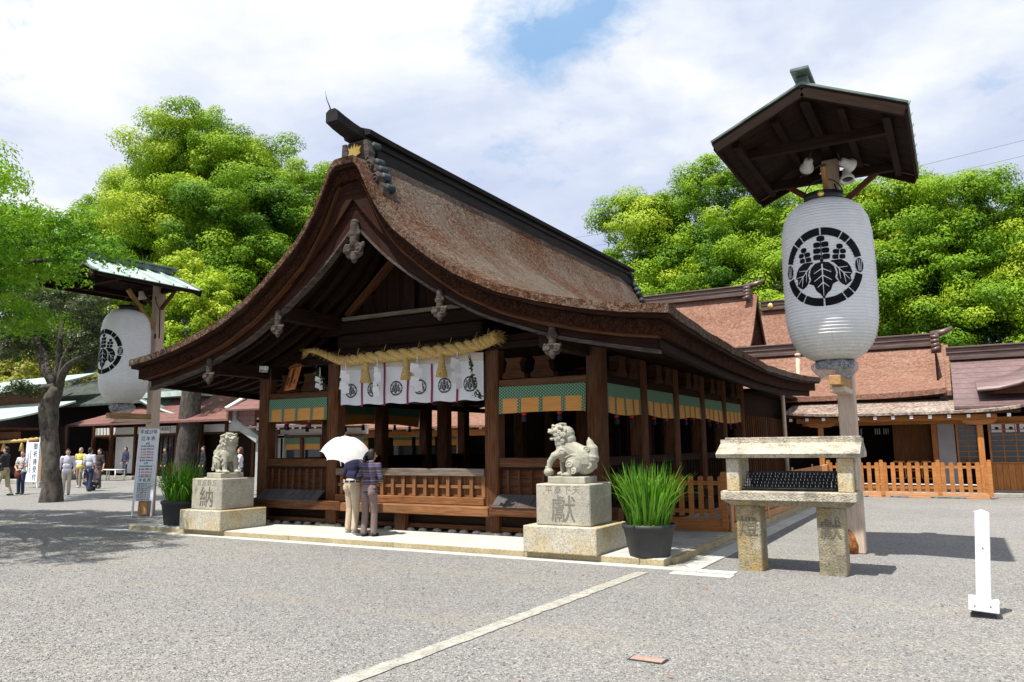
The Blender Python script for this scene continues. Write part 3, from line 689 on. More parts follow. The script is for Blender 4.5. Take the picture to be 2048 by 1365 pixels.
# bargeboards following the verge
def barge(sgn, y, up, lo, th, name, mt, t0=.0, t1=5.3, n=36):
    mb = MB(); vs = []; g_ = []
    for i in range(n+1):
        t = t0+(t1-t0)*i/n; zu = prof(t)-up(t); zl = prof(t)-lo(t)
        for yy_ in (y, y+th):
            for z in (zu, zl): vs.append((HX+sgn*t, yy_, z)); g_.append((t*1.2, z-prof(t), yy_))
    fs = []
    for i in range(n):
        a = 4*i; b = 4*(i+1); q = [(a, b, b+1, a+1), (a+2, a+3, b+3, b+2), (a, a+2, b+2, b), (a+1, b+1, b+3, a+3)]
        fs += q if sgn > 0 else [f[::-1] for f in q]
    fs += [(0, 1, 3, 2) if sgn > 0 else (2, 3, 1, 0), (4*n, 4*n+2, 4*n+3, 4*n+1) if sgn > 0 else (4*n+1, 4*n+3, 4*n+2, 4*n)]
    return mb.add(vs, fs, g_).build(name, mt, hall)
UPT = [(0, 5.80), (.4, 5.33), (.8, 4.95), (1.63, 4.27), (2.6, 3.79), (3.79, 3.45), (5.3, 3.09), (6, 2.98)]; LOT = [(0, 5.32), (.37, 4.95), (.8, 4.57), (1.6, 4.02), (2.54, 3.50), (3.78, 3.07), (5.26, 2.76), (6, 2.66)]
def tab(T, t):
    def f(x):
        x = abs(x)
        for (a, za), (b, zb) in zip(T, T[1:]):
            if x <= b: return za+(zb-za)*(x-a)/(b-a)
        return T[-1][1]
    q = .22 if t > .25 else t*.8
    return (f(t-q)+f(t)*2+f(t+q))/4
U_ = lambda d: (lambda t: prof(t)-tab(UPT, t)+d); Lo_ = lambda d: (lambda t: prof(t)-tab(LOT, t)+d)
for sg in (1, -1):
    barge(sg, 9.74, U_(0), Lo_(0), .09, 'bargeboard', 'wood_verge', .0, 5.28)
    barge(sg, 9.72, Lo_(-.035), Lo_(.015), .13, 'bargeboard_moulding', 'carved_wood', .0, 5.30)
    barge(sg, 9.66, (lambda t: .36), U_(.03), .07, 'verge_infill', 'wood_verge', .0, 5.32)
    barge(sg, 9.60, (lambda t: .37), (lambda t: .43), .10, 'verge_fillet', 'wood_mid', .25, 5.35)
    barge(sg, Y1-.4, U_(0), Lo_(0), .09, 'bargeboard', 'wood_verge', .0, 5.28)
# eaves board under the long sides
for sg in (1, -1):
    for k in range(5):
        ya, yb = Y0+.35+k*2.36, Y0+.35+(k+1)*2.36-.01
        m_ = MB(); nn = 5; vs = []
        for i in range(nn+1):
            y = ya+(yb-ya)*i/nn; z = roofz(5.3, y)-.42; vs += [(HX+sg*5.22, y, z), (HX+sg*5.22, y, z-.11), (HX+sg*5.32, y, z-.11), (HX+sg*5.32, y, z)]
        fs = [(4*i+a, 4*i+(a+1) % 4, 4*i+4+(a+1) % 4, 4*i+4+a) for i in range(nn) for a in range(4)]+[(3, 2, 1, 0), (4*nn, 4*nn+1, 4*nn+2, 4*nn+3)]
        if sg > 0: fs = [f[::-1] for f in fs]
        m_.add(vs, fs, [(v[1], v[2], v[0]) for v in vs]).build('eaves_board', 'wood_dark', hall)
# rafters
for sg in (1, -1):
    m_ = MB(); pts = []
    for i in range(13):
        t = .5+i*.39; pts.append((sg*t, 0, prof(t)-.47))
    for a, b in zip(pts, pts[1:]): m_.beam(a, b, .075, .10, .0)
    me = m_.mesh('rafter')
    for k in range(33):
        y = Y0+.65+k*.355
        if y < Y1-.3: put('rafter', me, 'wood_dark', hall, (HX, y, -.10*math.sin(math.pi*(y-Y0)/(Y1-Y0))))
# purlins running out to the gable
for t in (0, 1.75, 3.55, -1.75, -3.55):
    z = prof(t)-(.95 if t == 0 else .62); MB().box(HX+t-.10, HX+t+.10, 9.84, 21.3, z-.13, z+.13, .012).build('purlin', 'wood_dark', hall)
# carved pendants (gegyo)
def pendant(x, y, z, s, name='carved_pendant'):
    m_ = MB()
    P_cap(m_, (0, 0, .02), (0, 0, -.30), .075, .085); P_ell(m_, (0, 0, -.12), (.10, .05, .16)); P_ell(m_, (0, 0, -.50), (.07, .05, .11))
    for q in (-1, 1):
        P_curl(m_, (.105*q, -.02, -.38), .085, .034, (0, -1, 0), 1.4, q); P_curl(m_, (.08*q, -.01, -.14), .05, .025, (0, -1, 0), 1.3, -q)
        P_ell(m_, (.09*q, 0, -.44), (.09, .035, .09)); P_ell(m_, (.17*q, 0, -.33), (.035, .03, .05))
    P_cap(m_, (0, -.05, -.16), (0, .03, -.16), .04, .04)
    me = remesh(m_, .012, 1, name)
    for v in me.vertices: v.co *= s
    return put(name, me, 'carved_wood', hall, (x, y, z))
pendant(HX+.05, 9.68, 5.30, 1.1)
for t, z in ((1.8, 3.93), (-1.72, 3.95), (3.75, 3.20), (-3.5, 3.20)): pendant(HX+t, 9.69, z, .72)
# ridge
rd = MB().box(HX-.30, HX+.30, 9.95, 21.9, 6.40, 6.62, .02).build('ridge_base', 'ridge', hall)
MB().box(HX-.24, HX+.24, 9.98, 21.85, 6.622, 6.72, .015).build('ridge_course', 'ridge', hall)
MB().box(HX-.27, HX+.27, 9.96, 21.88, 6.722, 6.79, .015).build('ridge_course', 'ridge', hall)
MB().box(HX-.22, HX+.22, 9.99, 21.85, 6.792, 6.87, .015).build('ridge_course', 'ridge', hall)
def ridge_cap(y0, y1, rise, back):
    pts = [(y0, rise), (y0+.25, rise*.55), (y0+.6, rise*.2), (y0+1.0, .0), (y1, 0)]
    m_ = MB(); vs = []; 
    for y, dz in pts:
        vs += [(HX-.29, y, 6.874+dz), (HX-.31, y, 6.95+dz), (HX-.10, y, 7.03+dz), (HX+.10, y, 7.03+dz), (HX+.31, y, 6.95+dz), (HX+.29, y, 6.874+dz)]
    nn = len(pts); fs = [(6*i+a, 6*i+(a+1) % 6, 6*i+6+(a+1) % 6, 6*i+6+a) for i in range(nn-1) for a in range(6)]+[tuple(range(6))[::-1], tuple(range(6*nn-6, 6*nn))]
    return m_.add(vs, [f[::-1] for f in fs], [(v[1], v[0], v[2]) for v in vs]).build('ridge_cap', 'ridge', hall)
ridge_cap(9.75, 22.3, 0.02, 0)
# upturned front horn of the ridge
hn = MB(); pts = [(9.95, 6.95, .17, .11), (9.75, 6.95, .165, .115), (9.5, 6.98, .155, .12), (9.3, 7.02, .145, .125), (9.12, 7.07, .13, .13)]; vs = []
for y, z, wx, hz in pts: vs += [(HX-wx, y, z-hz*.9), (HX+wx, y, z-hz*.9), (HX+wx, y, z+hz*.4), (HX+wx*.5, y, z+hz*.75), (HX-wx*.5, y, z+hz*.75), (HX-wx, y, z+hz*.4)]
nn = len(pts); fs = [(6*i+a, 6*i+(a+1) % 6, 6*i+6+(a+1) % 6, 6*i+6+a) for i in range(nn-1) for a in range(6)]+[tuple(range(6))[::-1], tuple(range(6*nn-6, 6*nn))]
horn = hn.add(vs, [f for f in fs]).build('ridge_horn', 'ridge', hall)
MB().tube([(HX-.08, 9.2, 7.15), (HX-.09, 9.16, 7.25), (HX-.1, 9.1, 7.35), (HX-.12, 9.08, 7.50)], [.014, .011, .008, .004], 6).build('spike', 'copper_dark', horn)
def finial(y, d):
    f = MB().prism([(HX-.26, 6.42), (HX+.26, 6.42), (HX+.24, 6.70), (HX+.16, 6.80), (HX-.16, 6.80), (HX-.24, 6.70)], 1, y, y+.16*d).build('ridge_end_board', 'carved_wood', hall)
    lv = [(.235, 6.53, .30), (.33, 6.33, .16), (.40, 6.19, .15), (.47, 6.05, .15), (.56, 5.84, .14)]
    for sg in (-1, 1):
        for i, (t, z, h) in enumerate(lv):
            q = MB(); w_ = .075+.0*i
            q.prism([(HX+sg*t-.07, z-.10), (HX+sg*t+.07, z-.10), (HX+sg*t+.085, z+.04), (HX+sg*t+.03, z+.13 if i else z+.26), (HX+sg*t-.05, z+.13 if i else z+.26)], 1, y-.02*d, y+.14*d)
            q.build('scroll_fin', 'carved_wood', f)
            c_ = MB(); c_.tube([(HX+sg*(t+.05), y+.10*d, z+.05+(.12 if i == 0 else 0)), (HX+sg*(t+.05), y+.26*d, z+.07+(.12 if i == 0 else 0))], .075, 12); c_.build('scroll_cap', 'blue_tile', f)
        s_ = MB(); P_curl(s_, (HX+sg*.33, y-.03*d, 6.30), .10, .03, (0, -d, 0), 1.4, sg); P_curl(s_, (HX+sg*.47, y-.03*d, 6.06), .09, .028, (0, -d, 0), 1.4, sg)
        s_.build('scroll_relief', 'carved_wood', f)
    return f
fin = finial(9.72, 1); finial(22.2, -1)
# gilt paulownia on the ridge end
gl = []
for p in ([(0, -.11), (.05, -.05), (.12, -.02), (.10, .03), (.13, .10), (.075, .08), (.055, .135), (.03, .07), (0, .16), (-.03, .07), (-.055, .135), (-.075, .08), (-.13, .10), (-.10, .03), (-.12, -.02), (-.05, -.05)],):
    MB().prism([(HX+x*1.1, 6.585+z*1.1) for x, z in p], 1, 9.685, 9.718).build('gilt_crest', 'gold', fin)

# ---- frame
PX_ = [-12.355, -10.47, -6.865, -4.95]; PYs = [11.34+1.83*k for k in range(6)]
post = MB().obox((0, 0, 1.56), (.27, .27, 3.12), I3, .03).mesh('post')
for x in PX_:
    for y in PYs:
        edge = x in (PX_[0], PX_[3]) or y in (PYs[0], PYs[-1])
        if not edge and (y-PYs[0]) % 3.66 > .1: continue
        o = put('post', post, 'wood_mid' if y == PYs[0] else 'wood_dark', hall, (x, y, PT))
        MB().box(x-.2, x+.2, y-.2, y+.2, PT-.01, PT+.035, .015).build('post_base_stone', 'granite_grey', hall)
def B(name, mt, x0, x1, y0, y1, z0, z1, b=.008, par=None): return MB().box(x0, x1, y0, y1, z0, z1, b).build(name, mt, par or hall)
def between(xs_, w=.135): return [(a+w, b-w) for a, b in zip(xs_, xs_[1:])]
# front: sill beams and projecting floor beams
for a, b in between(PX_):
    B('ground_sill', 'wood_mid', a, b, 11.26, 11.40, PT+.05, PT+.13); B('dado_board', 'wood_dark', a, b, 11.33, 11.36, PT+.13, .42)
B('floor_beam', 'wood_mid', -12.80, -10.02, 10.99, 11.21, .405, .575, .012); B('floor_beam', 'wood_warm', -10.01, -6.80, 10.98, 11.205, .40, .555, .012)
B('floor_beam', 'wood_mid', -6.79, -4.50, 10.99, 11.21, .42, .60, .012); B('strut_post', 'wood_mid', -8.86, -8.62, 11.12, 11.25, PT, .40, .01)
for i in range(26):
    x = -12.2+i*.28+random.uniform(-.04, .04); m_ = MB(); P_ell(m_, (x, 11.24+random.uniform(-.02, .03), PT+.012), (.095, .07, .045), n=8); m_.sm = [True]*len(m_.f); m_.build('packing_stone', 'granite_grey', hall)
# centre panel
B('centre_rail', 'wood_grey', -10.33, -7.0, 11.19, 11.33, 1.045, 1.175, .01); B('centre_bottom_rail', 'wood_warm', -10.33, -7.0, 11.18, 11.34, .56, .69, .01)
B('centre_mid_rail', 'wood_warm', -10.33, -7.0, 11.262, 11.30, .835, .895, .004)
bt = MB().obox((0, 0, 0), (.07, .028, .352), I3, .005).mesh('batten')
for k in range(14): put('batten', bt, 'wood_warm', hall, (-10.2+k*.2435, 11.235, .868))
for k in range(38):
    x = -10.33+k*.0877; MB().box(x+.002, x+.084, 11.312, 11.33+random.uniform(0, .006), .69, 1.045, .003).build('panel_board', 'wood_warm', hall)
# side bays: rail, slats, sloping apron boards
for (a, b, k0) in ((-12.22, -10.605, 8), (-6.73, -5.085, 7)):
    B('side_rail', 'wood_mid', a, b, 11.24, 11.40, 1.20, 1.355, .01); B('side_bottom_rail', 'wood_dark', a, b, 11.26, 11.38, 1.155, 1.195, .004)
    for k in range(k0):
        x = a+.05+(b-a-.1)*(k+.5)/k0; B('upright_slat', 'wood_mid', x-.022, x+.022, 11.25, 11.285, .66, 1.155, .004)
    for k in range(4): B('panel_board', 'wood_mid', a, b, 11.345, 11.365, .60+k*.14, .735+k*.14, .003)
    na = 8 if a < -10 else 7
    for k in range(na):
        x0 = a+(b-a)*k/na; w_ = (b-a)/na-.006
        MB().obox((x0+w_/2, 11.10, .655), (w_, .31, .022), Euler((R(38), 0, 0)).to_matrix(), .003).build('apron_board', 'wood_slate', hall)
# lintels above the blinds, tie beams
for a, b in between(PX_):
    B('lintel', 'wood_mid' if b-a < 2 else 'wood_dark', a, b, 11.25, 11.42, 2.545, 2.67, .01) if b-a < 2 else B('lintel', 'wood_dark', a, b, 11.26, 11.40, 3.10, 3.19, .01)
B('tie_beam', 'wood_dark', -12.9, -4.4, 11.20, 11.48, 3.20, 3.32, .012)
B('rainbow_beam', 'wood_dark', -10.33, -7.0, 11.16, 11.50, 3.44, 3.72, .03); B('head_beam', 'wood_dark', -12.5, -4.8, 11.22, 11.46, 3.325, 3.44, .01)
B('gable_tie', 'wood_grey', -10.2, -7.1, 11.14, 11.24, 3.99, 4.06, .008); B('gable_beam', 'wood_dark', -10.9, -6.4, 11.24, 11.44, 3.74, 3.98, .012)
# bracket blocks between lintel and tie beam
def bracket_mesh():
    m_ = MB(); m_.prism([(-.21, 0), (.21, 0), (.21, .07), (.16, .10), (.12, .26), (.17, .34), (-.17, .34), (-.12, .26), (-.16, .10), (-.21, .07)], 1, -.09, .09)
    return m_.mesh('bracket_block')
bk = bracket_mesh()
for x in (-6.37, -5.83, -11.6, -11.0): put('bracket_block', bk, 'wood_bracket', hall, (x, 11.22, 2.675)); 
for a, b in zip(PYs, PYs[1:]):
    for k in (.36, .64):
        o = put('bracket_block', bk, 'wood_bracket', hall, (-4.86, a+(b-a)*k, 2.675)); o.rotation_euler.z = R(90)
# gable boards and struts behind the bargeboards
for k in range(20):
    x = HX-3.0+k*.30; zt = prof(abs(x+.15-HX))-.66
    if zt > 4.1: B('gable_board', 'wood_dark', x, x+.292, 11.36, 11.39, 3.98, zt, .003)
for sg in (-1, 1):
    MB().beam((HX+sg*.10, 11.30, 5.35), (HX+sg*1.55, 11.30, 4.10), .10, .14, .008).build('gable_strut', 'wood_mid', hall)
B('king_post', 'wood_dark', HX-.13, HX+.13, 11.24, 11.40, 4.0, 5.5, .01)
# side frames, both long sides
for x, sg in ((PX_[3], 1), (PX_[0], -1)):
    for a, b in zip(PYs, PYs[1:]):
        a += .135; b -= .135
        B('lintel', 'wood_dark', x-.08, x+.08, a, b, 2.545, 2.67, .008); B('side_rail', 'wood_dark', x-.06, x+.08, a, b, 1.22, 1.36, .008)
        B('ground_sill', 'wood_dark', x-.07, x+.07, a, b, PT+.05, PT+.16, .008)
        for k in range(4): B('panel_board', 'wood_dark', x-.015, x+.01, a, b, PT+.17+k*.245, PT+.41+k*.245, .003)
        for k in range(8):
            y = a+(b-a)*(k+.5)/8; B('upright_slat', 'wood_dark', x+sg*.03, x+sg*.06, y-.02, y+.02, .60, 1.22, .003)
    B('floor_beam', 'wood_dark', x+sg*.14-.06, x+sg*.14+.06, 11.25, 20.6, .42, .58, .01)
    B('tie_beam', 'wood_dark', x-.13, x+.13, 11.49, 20.9, 3.10, 3.32, .012)
    B('eaves_purlin', 'wood_dark', x+sg*.75-.08, x+sg*.75+.08, 9.9, 21.4, 3.02, 3.17, .01)
# eaves wall: dark boarding that closes the roof space from the tie beam up to the soffit
for sg in (1, -1):
    for k in range(3):
        t = 4.0; B('eaves_wall_board', 'wood_dark', HX+sg*3.74-.015, HX+sg*3.74+.015, 11.4, 20.6, 3.33+k*.08, 3.40+k*.08, .002) if prof(3.74)-.6 > 3.33+k*.08 else None
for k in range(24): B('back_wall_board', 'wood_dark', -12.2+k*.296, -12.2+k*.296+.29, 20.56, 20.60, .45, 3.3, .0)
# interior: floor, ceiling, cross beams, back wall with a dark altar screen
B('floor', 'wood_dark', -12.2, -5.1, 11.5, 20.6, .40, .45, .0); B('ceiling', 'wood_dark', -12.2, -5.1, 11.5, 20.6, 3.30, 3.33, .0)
for y in PYs[1:]: B('cross_beam', 'wood_dark', -12.2, -5.1, y-.08, y+.08, 2.72, 2.95, .01)
for a, b in between(PX_):
    if b-a < 2 and a > -9:
        for k in range(9):
            x = a+(b-a)*(k+.5)/9; B('lattice_bar', 'wood_dark', x-.02, x+.02, 15.0, 15.04, .45, 2.72, .0)
        B('inner_rail', 'wood_dark', a, b, 14.97, 15.07, 1.2, 1.3, .0)
# ================================================================ THINGS HUNG ON THE HALL
# reed blinds with green brocade border
def blind(x0, x1, y, label, side=None, n=4, z0=2.10, z1=2.545, group='reed blinds rolled up under the lintels'):
    w_ = x1-x0; t = thing('reed_blind', label, 'blind', (0, 0, 0), group)
    ph = random.random()*6
    def fn(off, za, zb, ua=0, ub=1):
        def f(u, v):
            uu = ua+(ub-ua)*u; z = za+(zb-za)*v; lo = (z1-z)/(z1-z0)
            d = .014*math.sin(uu*w_*5+ph)*lo+.02*lo+off
            dz = (.03*math.sin(uu*math.pi*1.1+ph)*lo**2) if side else .008*math.sin(uu*5+ph)*lo
            return (x0+w_*uu, y-d, z+dz) if not side else (y+side*d, x0+w_*uu, z+dz)
        return f
    def sheet(f, nu, nv):
        m_ = MB(); m_.grid(f, nu, nv) if not (side == 1) else m_.grid(lambda u, v: f(u, v), nu, nv); return m_
    zb = z0+(z1-z0)*.55
    sheet(fn(0, z0, zb), 24, 5).build('reed_panel', 'reed', t); sheet(fn(.004, zb, z1), 24, 5).build('brocade_border', 'brocade', t)
    for k in range(n+1):
        u = min(.975, max(.025, k/n)); sheet(fn(.008, z0-.004, zb+.01, u-.02*1.6/w_, u+.02*1.6/w_), 2, 5).build('brocade_ribbon', 'brocade', t)
    for u in (.3, .7):
        p = Vector(fn(-.03, z0, z1)(u, 0)); m_ = MB(); m_.lathe([(.034, -.010), (.042, -.04), (.028, -.045)], 10, p); m_.build('tassel_head', 'red_cloth', t)
        m_ = MB(); m_.lathe([(.024, -.04), (.038, -.08), (.042, -.13), (.034, -.155)], 10, p); m_.build('tassel_fringe', 'navy_cloth', t)
    return t
blind(-12.2, -10.62, 11.24, 'amber reed blind with green brocade top in the bay under the hanging wooden plaque')
blind(-6.72, -5.10, 11.24, 'amber reed blind with green brocade top in the front bay behind the right stone lion')
ords = ['nearest the front corner', 'second from the front', 'third from the front', 'fourth from the front', 'farthest back']
for k, (a, b) in enumerate(zip(PYs, PYs[1:])):
    blind(a+.15, b-.15, -4.86, 'small reed blind on the long side of the hall, '+ords[k], side=1, z0=2.07, z1=2.545)
for k, (a, b) in enumerate(zip(PYs[:4], PYs[1:4])):
    blind(a+.15, b-.15, -12.44, 'reed blind seen through the hall on its far side, '+ords[k], side=-1, z0=2.10, z1=2.545)
# white curtain with crests
cur = thing('crest_curtain', 'white cloth curtain with six black paulownia crests and purple ribbons', 'curtain')
cx0, cx1, cz0, cz1 = -10.17, -6.95, 2.355, 3.145; cy = 11.12
def cw(x, z):
    s_ = (x-cx0)/(cx1-cx0)*6; lo = (cz1-z)/(cz1-cz0); return cy-.02*math.sin(s_*2*math.pi-.6)*lo-.010*math.sin(s_*13)*lo
MB().grid(lambda u, v: (cx0+(cx1-cx0)*u, cw(cx0+(cx1-cx0)*u, cz0+(cz1-cz0)*v), cz0+(cz1-cz0)*v+.012*math.sin(u*6*2*math.pi)*(1-v)-.02*u*(1-v)), 96, 12).build('curtain_cloth', 'noren', cur)
MB().grid(lambda u, v: (cx0+(cx1-cx0)*u, cw(cx0+(cx1-cx0)*u, cz1)-.012-.01*math.sin(u*50), cz1-.13+.14*v+.012*math.sin(u*23)), 60, 3).build('curtain_hem', cloth('cream_hem', (.55, .50, .44)), cur)
for k in range(6):
    xc = cx0+(k+.5)*(cx1-cx0)/6; zc = 2.62; r = .135
    o = put('crest_print', crest_mesh('crest_print', CB, lambda a, b, xc=xc: (xc+a*r, cw(xc+a*r, zc+b*r)-.006, zc+b*r), .3), 'ink', cur)
    tag(put('crest_veins', crest_mesh('crest_veins', CW, lambda a, b, xc=xc: (xc+a*r, cw(xc+a*r, zc+b*r)-.008, zc+b*r), .3), 'noren', o), kind='stuff')
for k in range(1, 6):
    xc = cx0+k*(cx1-cx0)/6
    MB().grid(lambda u, v: (xc-.022+.044*u+.004*math.sin(v*9+k), cw(xc, cz0+(cz1-cz0)*v)-.012-.006*math.sin(u*3), cz0-.04+(cz1-cz0+.02)*v), 2, 14).build('purple_ribbon', 'purple', cur)
# rope: three strands twisted, ends frayed
rope = thing('straw_rope', 'thick twisted rice straw rope sagging across the front of the hall', 'sacred rope')
ctl = [(-11.20, 3.50, .035), (-10.98, 3.47, .055), (-10.70, 3.37, .065), (-10.40, 3.26, .08), (-10.1, 3.23, .095), (-9.6, 3.25, .10), (-8.9, 3.255, .105), (-8.2, 3.255, .105), (-7.6, 3.28, .105), (-7.15, 3.33, .105), (-6.92, 3.39, .105), (-6.80, 3.43, .10)]
ctl = [(x*.9717, 1.55+(z-1.55)*.9717, r) for x, z, r in ctl]
def rp(t):
    t = max(0, min(1, t))*(len(ctl)-1); i = min(int(t), len(ctl)-2); f = t-i
    p0, p1, p2, p3 = [np.array(ctl[max(0, min(len(ctl)-1, i+k))]) for k in (-1, 0, 1, 2)]
    q = .5*((2*p1)+(-p0+p2)*f+(2*p0-5*p1+4*p2-p3)*f*f+(-p0+3*p1-3*p2+p3)*f**3); return q
for s_ in range(3):
    pts = []; rad = []
    for i in range(241):
        t = i/240; q = rp(t); a = t*2*math.pi*9.5+s_*2.094; r = q[2]*.50
        pts.append((q[0], 10.98+math.cos(a)*r, q[1]+math.sin(a)*r)); rad.append(q[2]*.60)
    MB().tube(pts, rad, 12).build('strand', 'straw', rope)
fr = MB()
for i in range(170):
    e = i < 80; c_ = Vector((-10.87, 10.98, 3.445)) if e else Vector((-6.62, 10.98, 3.375)); r = .035 if e else .10
    a = random.random()*6.28; p = c_+Vector((0, math.cos(a)*r*random.random(), math.sin(a)*r*random.random()))
    d = Vector((-1 if e else 1, random.uniform(-.5, .5), random.uniform(-.9, .3) if e else random.uniform(-.8, .6))).normalized(); L = random.uniform(.08, .2)
    fr.tube([p, p+d*L*.5, p+d*L+Vector((0, 0, -.03))], [.004, .003, .002], 4)
for i in range(500):
    t = random.random(); q = rp(t); a = random.random()*6.28; p = Vector((q[0], 10.98+math.cos(a)*q[2], q[1]+math.sin(a)*q[2])); d = Vector((random.choice((-1, 1)), math.cos(a)*.8, math.sin(a)*.8-.1)).normalized()
    fr.tube([p, p+d*random.uniform(.03, .09)], [.0025, .0015], 3)
tag(fr.build('loose_straw', 'straw', rope), kind='stuff')
for t in (.27, .4, .5, .6, .7, .8, .88): q = rp(t); MB().tube([(q[0]-.01, 10.98, q[1]+.1), (q[0]+.02, 11.0, q[1]+.22)], .006, 5).build('tie_cord', 'straw', rope)
def tassel(x, lab):
    t = min(range(200), key=lambda i: abs(rp(i/199)[0]-x))/199; q = rp(t); z = q[1]-.07
    o = thing('straw_tassel', lab, 'tassel', (x, 10.95, z), 'straw tassels hanging from the rope'); m_ = MB()
    m_.lathe([(.018, .03), (.045, -.02), (.055, -.07), (.06, -.16), (.085, -.29), (.10, -.37), (.095, -.385), (.02, -.38)], 18, (0, 0, 0)); m_.build('tassel_bundle', 'straw', o, world=False)
    m_ = MB()
    for i in range(60):
        a = random.random()*6.28; r = .05; m_.tube([(math.cos(a)*.045, math.sin(a)*.045, -.05), (math.cos(a)*.06, math.sin(a)*.06, -.2), (math.cos(a)*.103, math.sin(a)*.103, -.37-random.random()*.03)], [.005, .005, .004], 4)
    tag(m_.build('straw_stalks', 'straw', o, world=False), kind='stuff')
tassel(-9.41, 'straw tassel hanging over the first purple ribbon from the left'); tassel(-8.47, 'straw tassel hanging between the middle two paper streamers'); tassel(-7.70, 'straw tassel hanging nearest the fat end of the rope')
def shide(x, lab, tw=0, s=1.0, z_=None, y=10.88):
    t = min(range(200), key=lambda i: abs(rp(i/199)[0]-x))/199; q = rp(t); z = (q[1]-.06) if z_ is None else z_
    o = thing('paper_streamer', lab, 'paper streamer', (x, y, z), 'white zigzag paper streamers')
    o.rotation_euler.z = R(tw); m_ = MB(); m_.tube([(0, 0, .05), (.005, 0, -.05), (0, 0, -.13)], .008, 5); m_.build('string', 'paper', o, world=False)
    px, pz = 0, -.12
    for k in range(4):
        w_ = .13*s; h = .13*s; sh = .035*(1 if k % 2 else -1); yy_ = -.012*k; c_ = .02*(1 if k % 2 else -1)
        m_ = MB(); m_.grid(lambda u, v: (px+sh-w_/2+w_*u+.02*v*(1 if k % 2 else -1), yy_+c_*(u-.5)+.01*math.sin(v*3), pz-h*v*1.15+.03*u*(1 if k % 2 else -1)), 4, 4)
        m_.build('paper_fold', 'paper', o, world=False); px += sh*.8; pz -= h*.82
shide(-9.84, 'white paper streamer at the left edge of the curtain', 20); shide(-9.08, 'white paper streamer between the first two straw tassels', -15, 1.25)
shide(-8.18, 'white paper streamer between the middle and right straw tassels', 40, 1.1); shide(-7.33, 'white paper streamer beside the green leaf sprig', 70, 1.15); shide(-10.60, 'small white paper streamer hung against the post beside the plaque', 60, .6, 3.05, 11.0)
# evergreen sprigs
def sprig(x, y, z, n, r, lab, L=.6):
    o = thing('evergreen_sprig', lab, 'leafy sprig', (x, y, z)); m_ = MB(); m_.tube([(0, 0, 0), (.05, -.02, -L*.5), (.16, -.01, -L)], [.006, .005, .003], 5); m_.build('stem', 'bark', o, world=False)
    t = rng.random(n); P = np.stack([.05*t*2*(t < .5)+(.05+.11*(t-.5)*2)*(t >= .5)+rng.normal(size=n)*r*.45*t, -.02+rng.normal(size=n)*.02, -L*t+rng.normal(size=n)*.02], 1)
    put('leaves', leaf_mesh('leaves', P, rng.normal(size=(n, 3))+np.array((0, -1.2, 0)), .034, .5), 'leaf_dark', o, None, False)
sprig(-7.12, 10.98, 3.08, 70, .09, 'dark green leaf sprig hanging over the right end of the curtain', .72); sprig(-10.72, 11.05, 3.10, 120, .26, 'bushy evergreen sprig tied to the post beside the plaque', .40)
# plaque
pq = thing('wooden_plaque', 'orange wooden plaque with black brush writing hung tilted beside the post', 'plaque', (-11.36, 11.05, 2.93)); pq.rotation_euler = (R(-22), R(-6), R(-4))
MB().obox((0, 0, 0), (.30, .035, .50), I3, .008).build('board', nmat('orange_plaque_wood', (.34, .09, .022), (.56, .20, .06), (14, 14, 1), 4, 4, .55, .2, .003, 'obj'), pq, world=False)
MB().prism([(-.21, .25), (-.17, .29), (-.09, .30), (0, .335), (.09, .30), (.17, .29), (.21, .25), (.0, .275)], 1, -.035, .03).build('top_rail', 'wood_warm', pq, world=False)
MB().beam((-.15, -.008, -.25), (-.15, -.008, .25), .02, .045, .004).build('side_rail', 'cedar_dim', pq, world=False)
lettering('尾\n張\n國\n霊\n神\n社', .085, 'ink', pq, (-.01, -.0205, 0), .002, .82, world=False); lettering('昭\n和\n吉\n日', .05, 'ink', pq, (-.10, -.0205, -.06), .002, .9, world=False); lettering('奉\n納', .05, 'ink', pq, (.10, -.0205, -.1), .002, .9, world=False)
# fluorescent fitting
lt = thing('strip_light', 'grey-white fluorescent strip light fixed under the left eave', 'light fitting', (-12.6, 10.9, 3.17))
MB().beam((-.66, 0, .085), (.66, 0, -.01), .10, .085, .01).build('housing', 'white_metal', lt, world=False); MB().beam((-.64, 0, .02), (.64, 0, -.075), .11, .04, .01).build('diffuser', nmat('milky_diffuser', (.45, .45, .42), (.5, .5, .47), kind='obj', bump=0, rough=.4), lt, world=False)
MB().tube([(.72, .05, .0), (.72, .05, -.35)], .012, 6).build('conduit', 'dark_metal', lt, world=False)

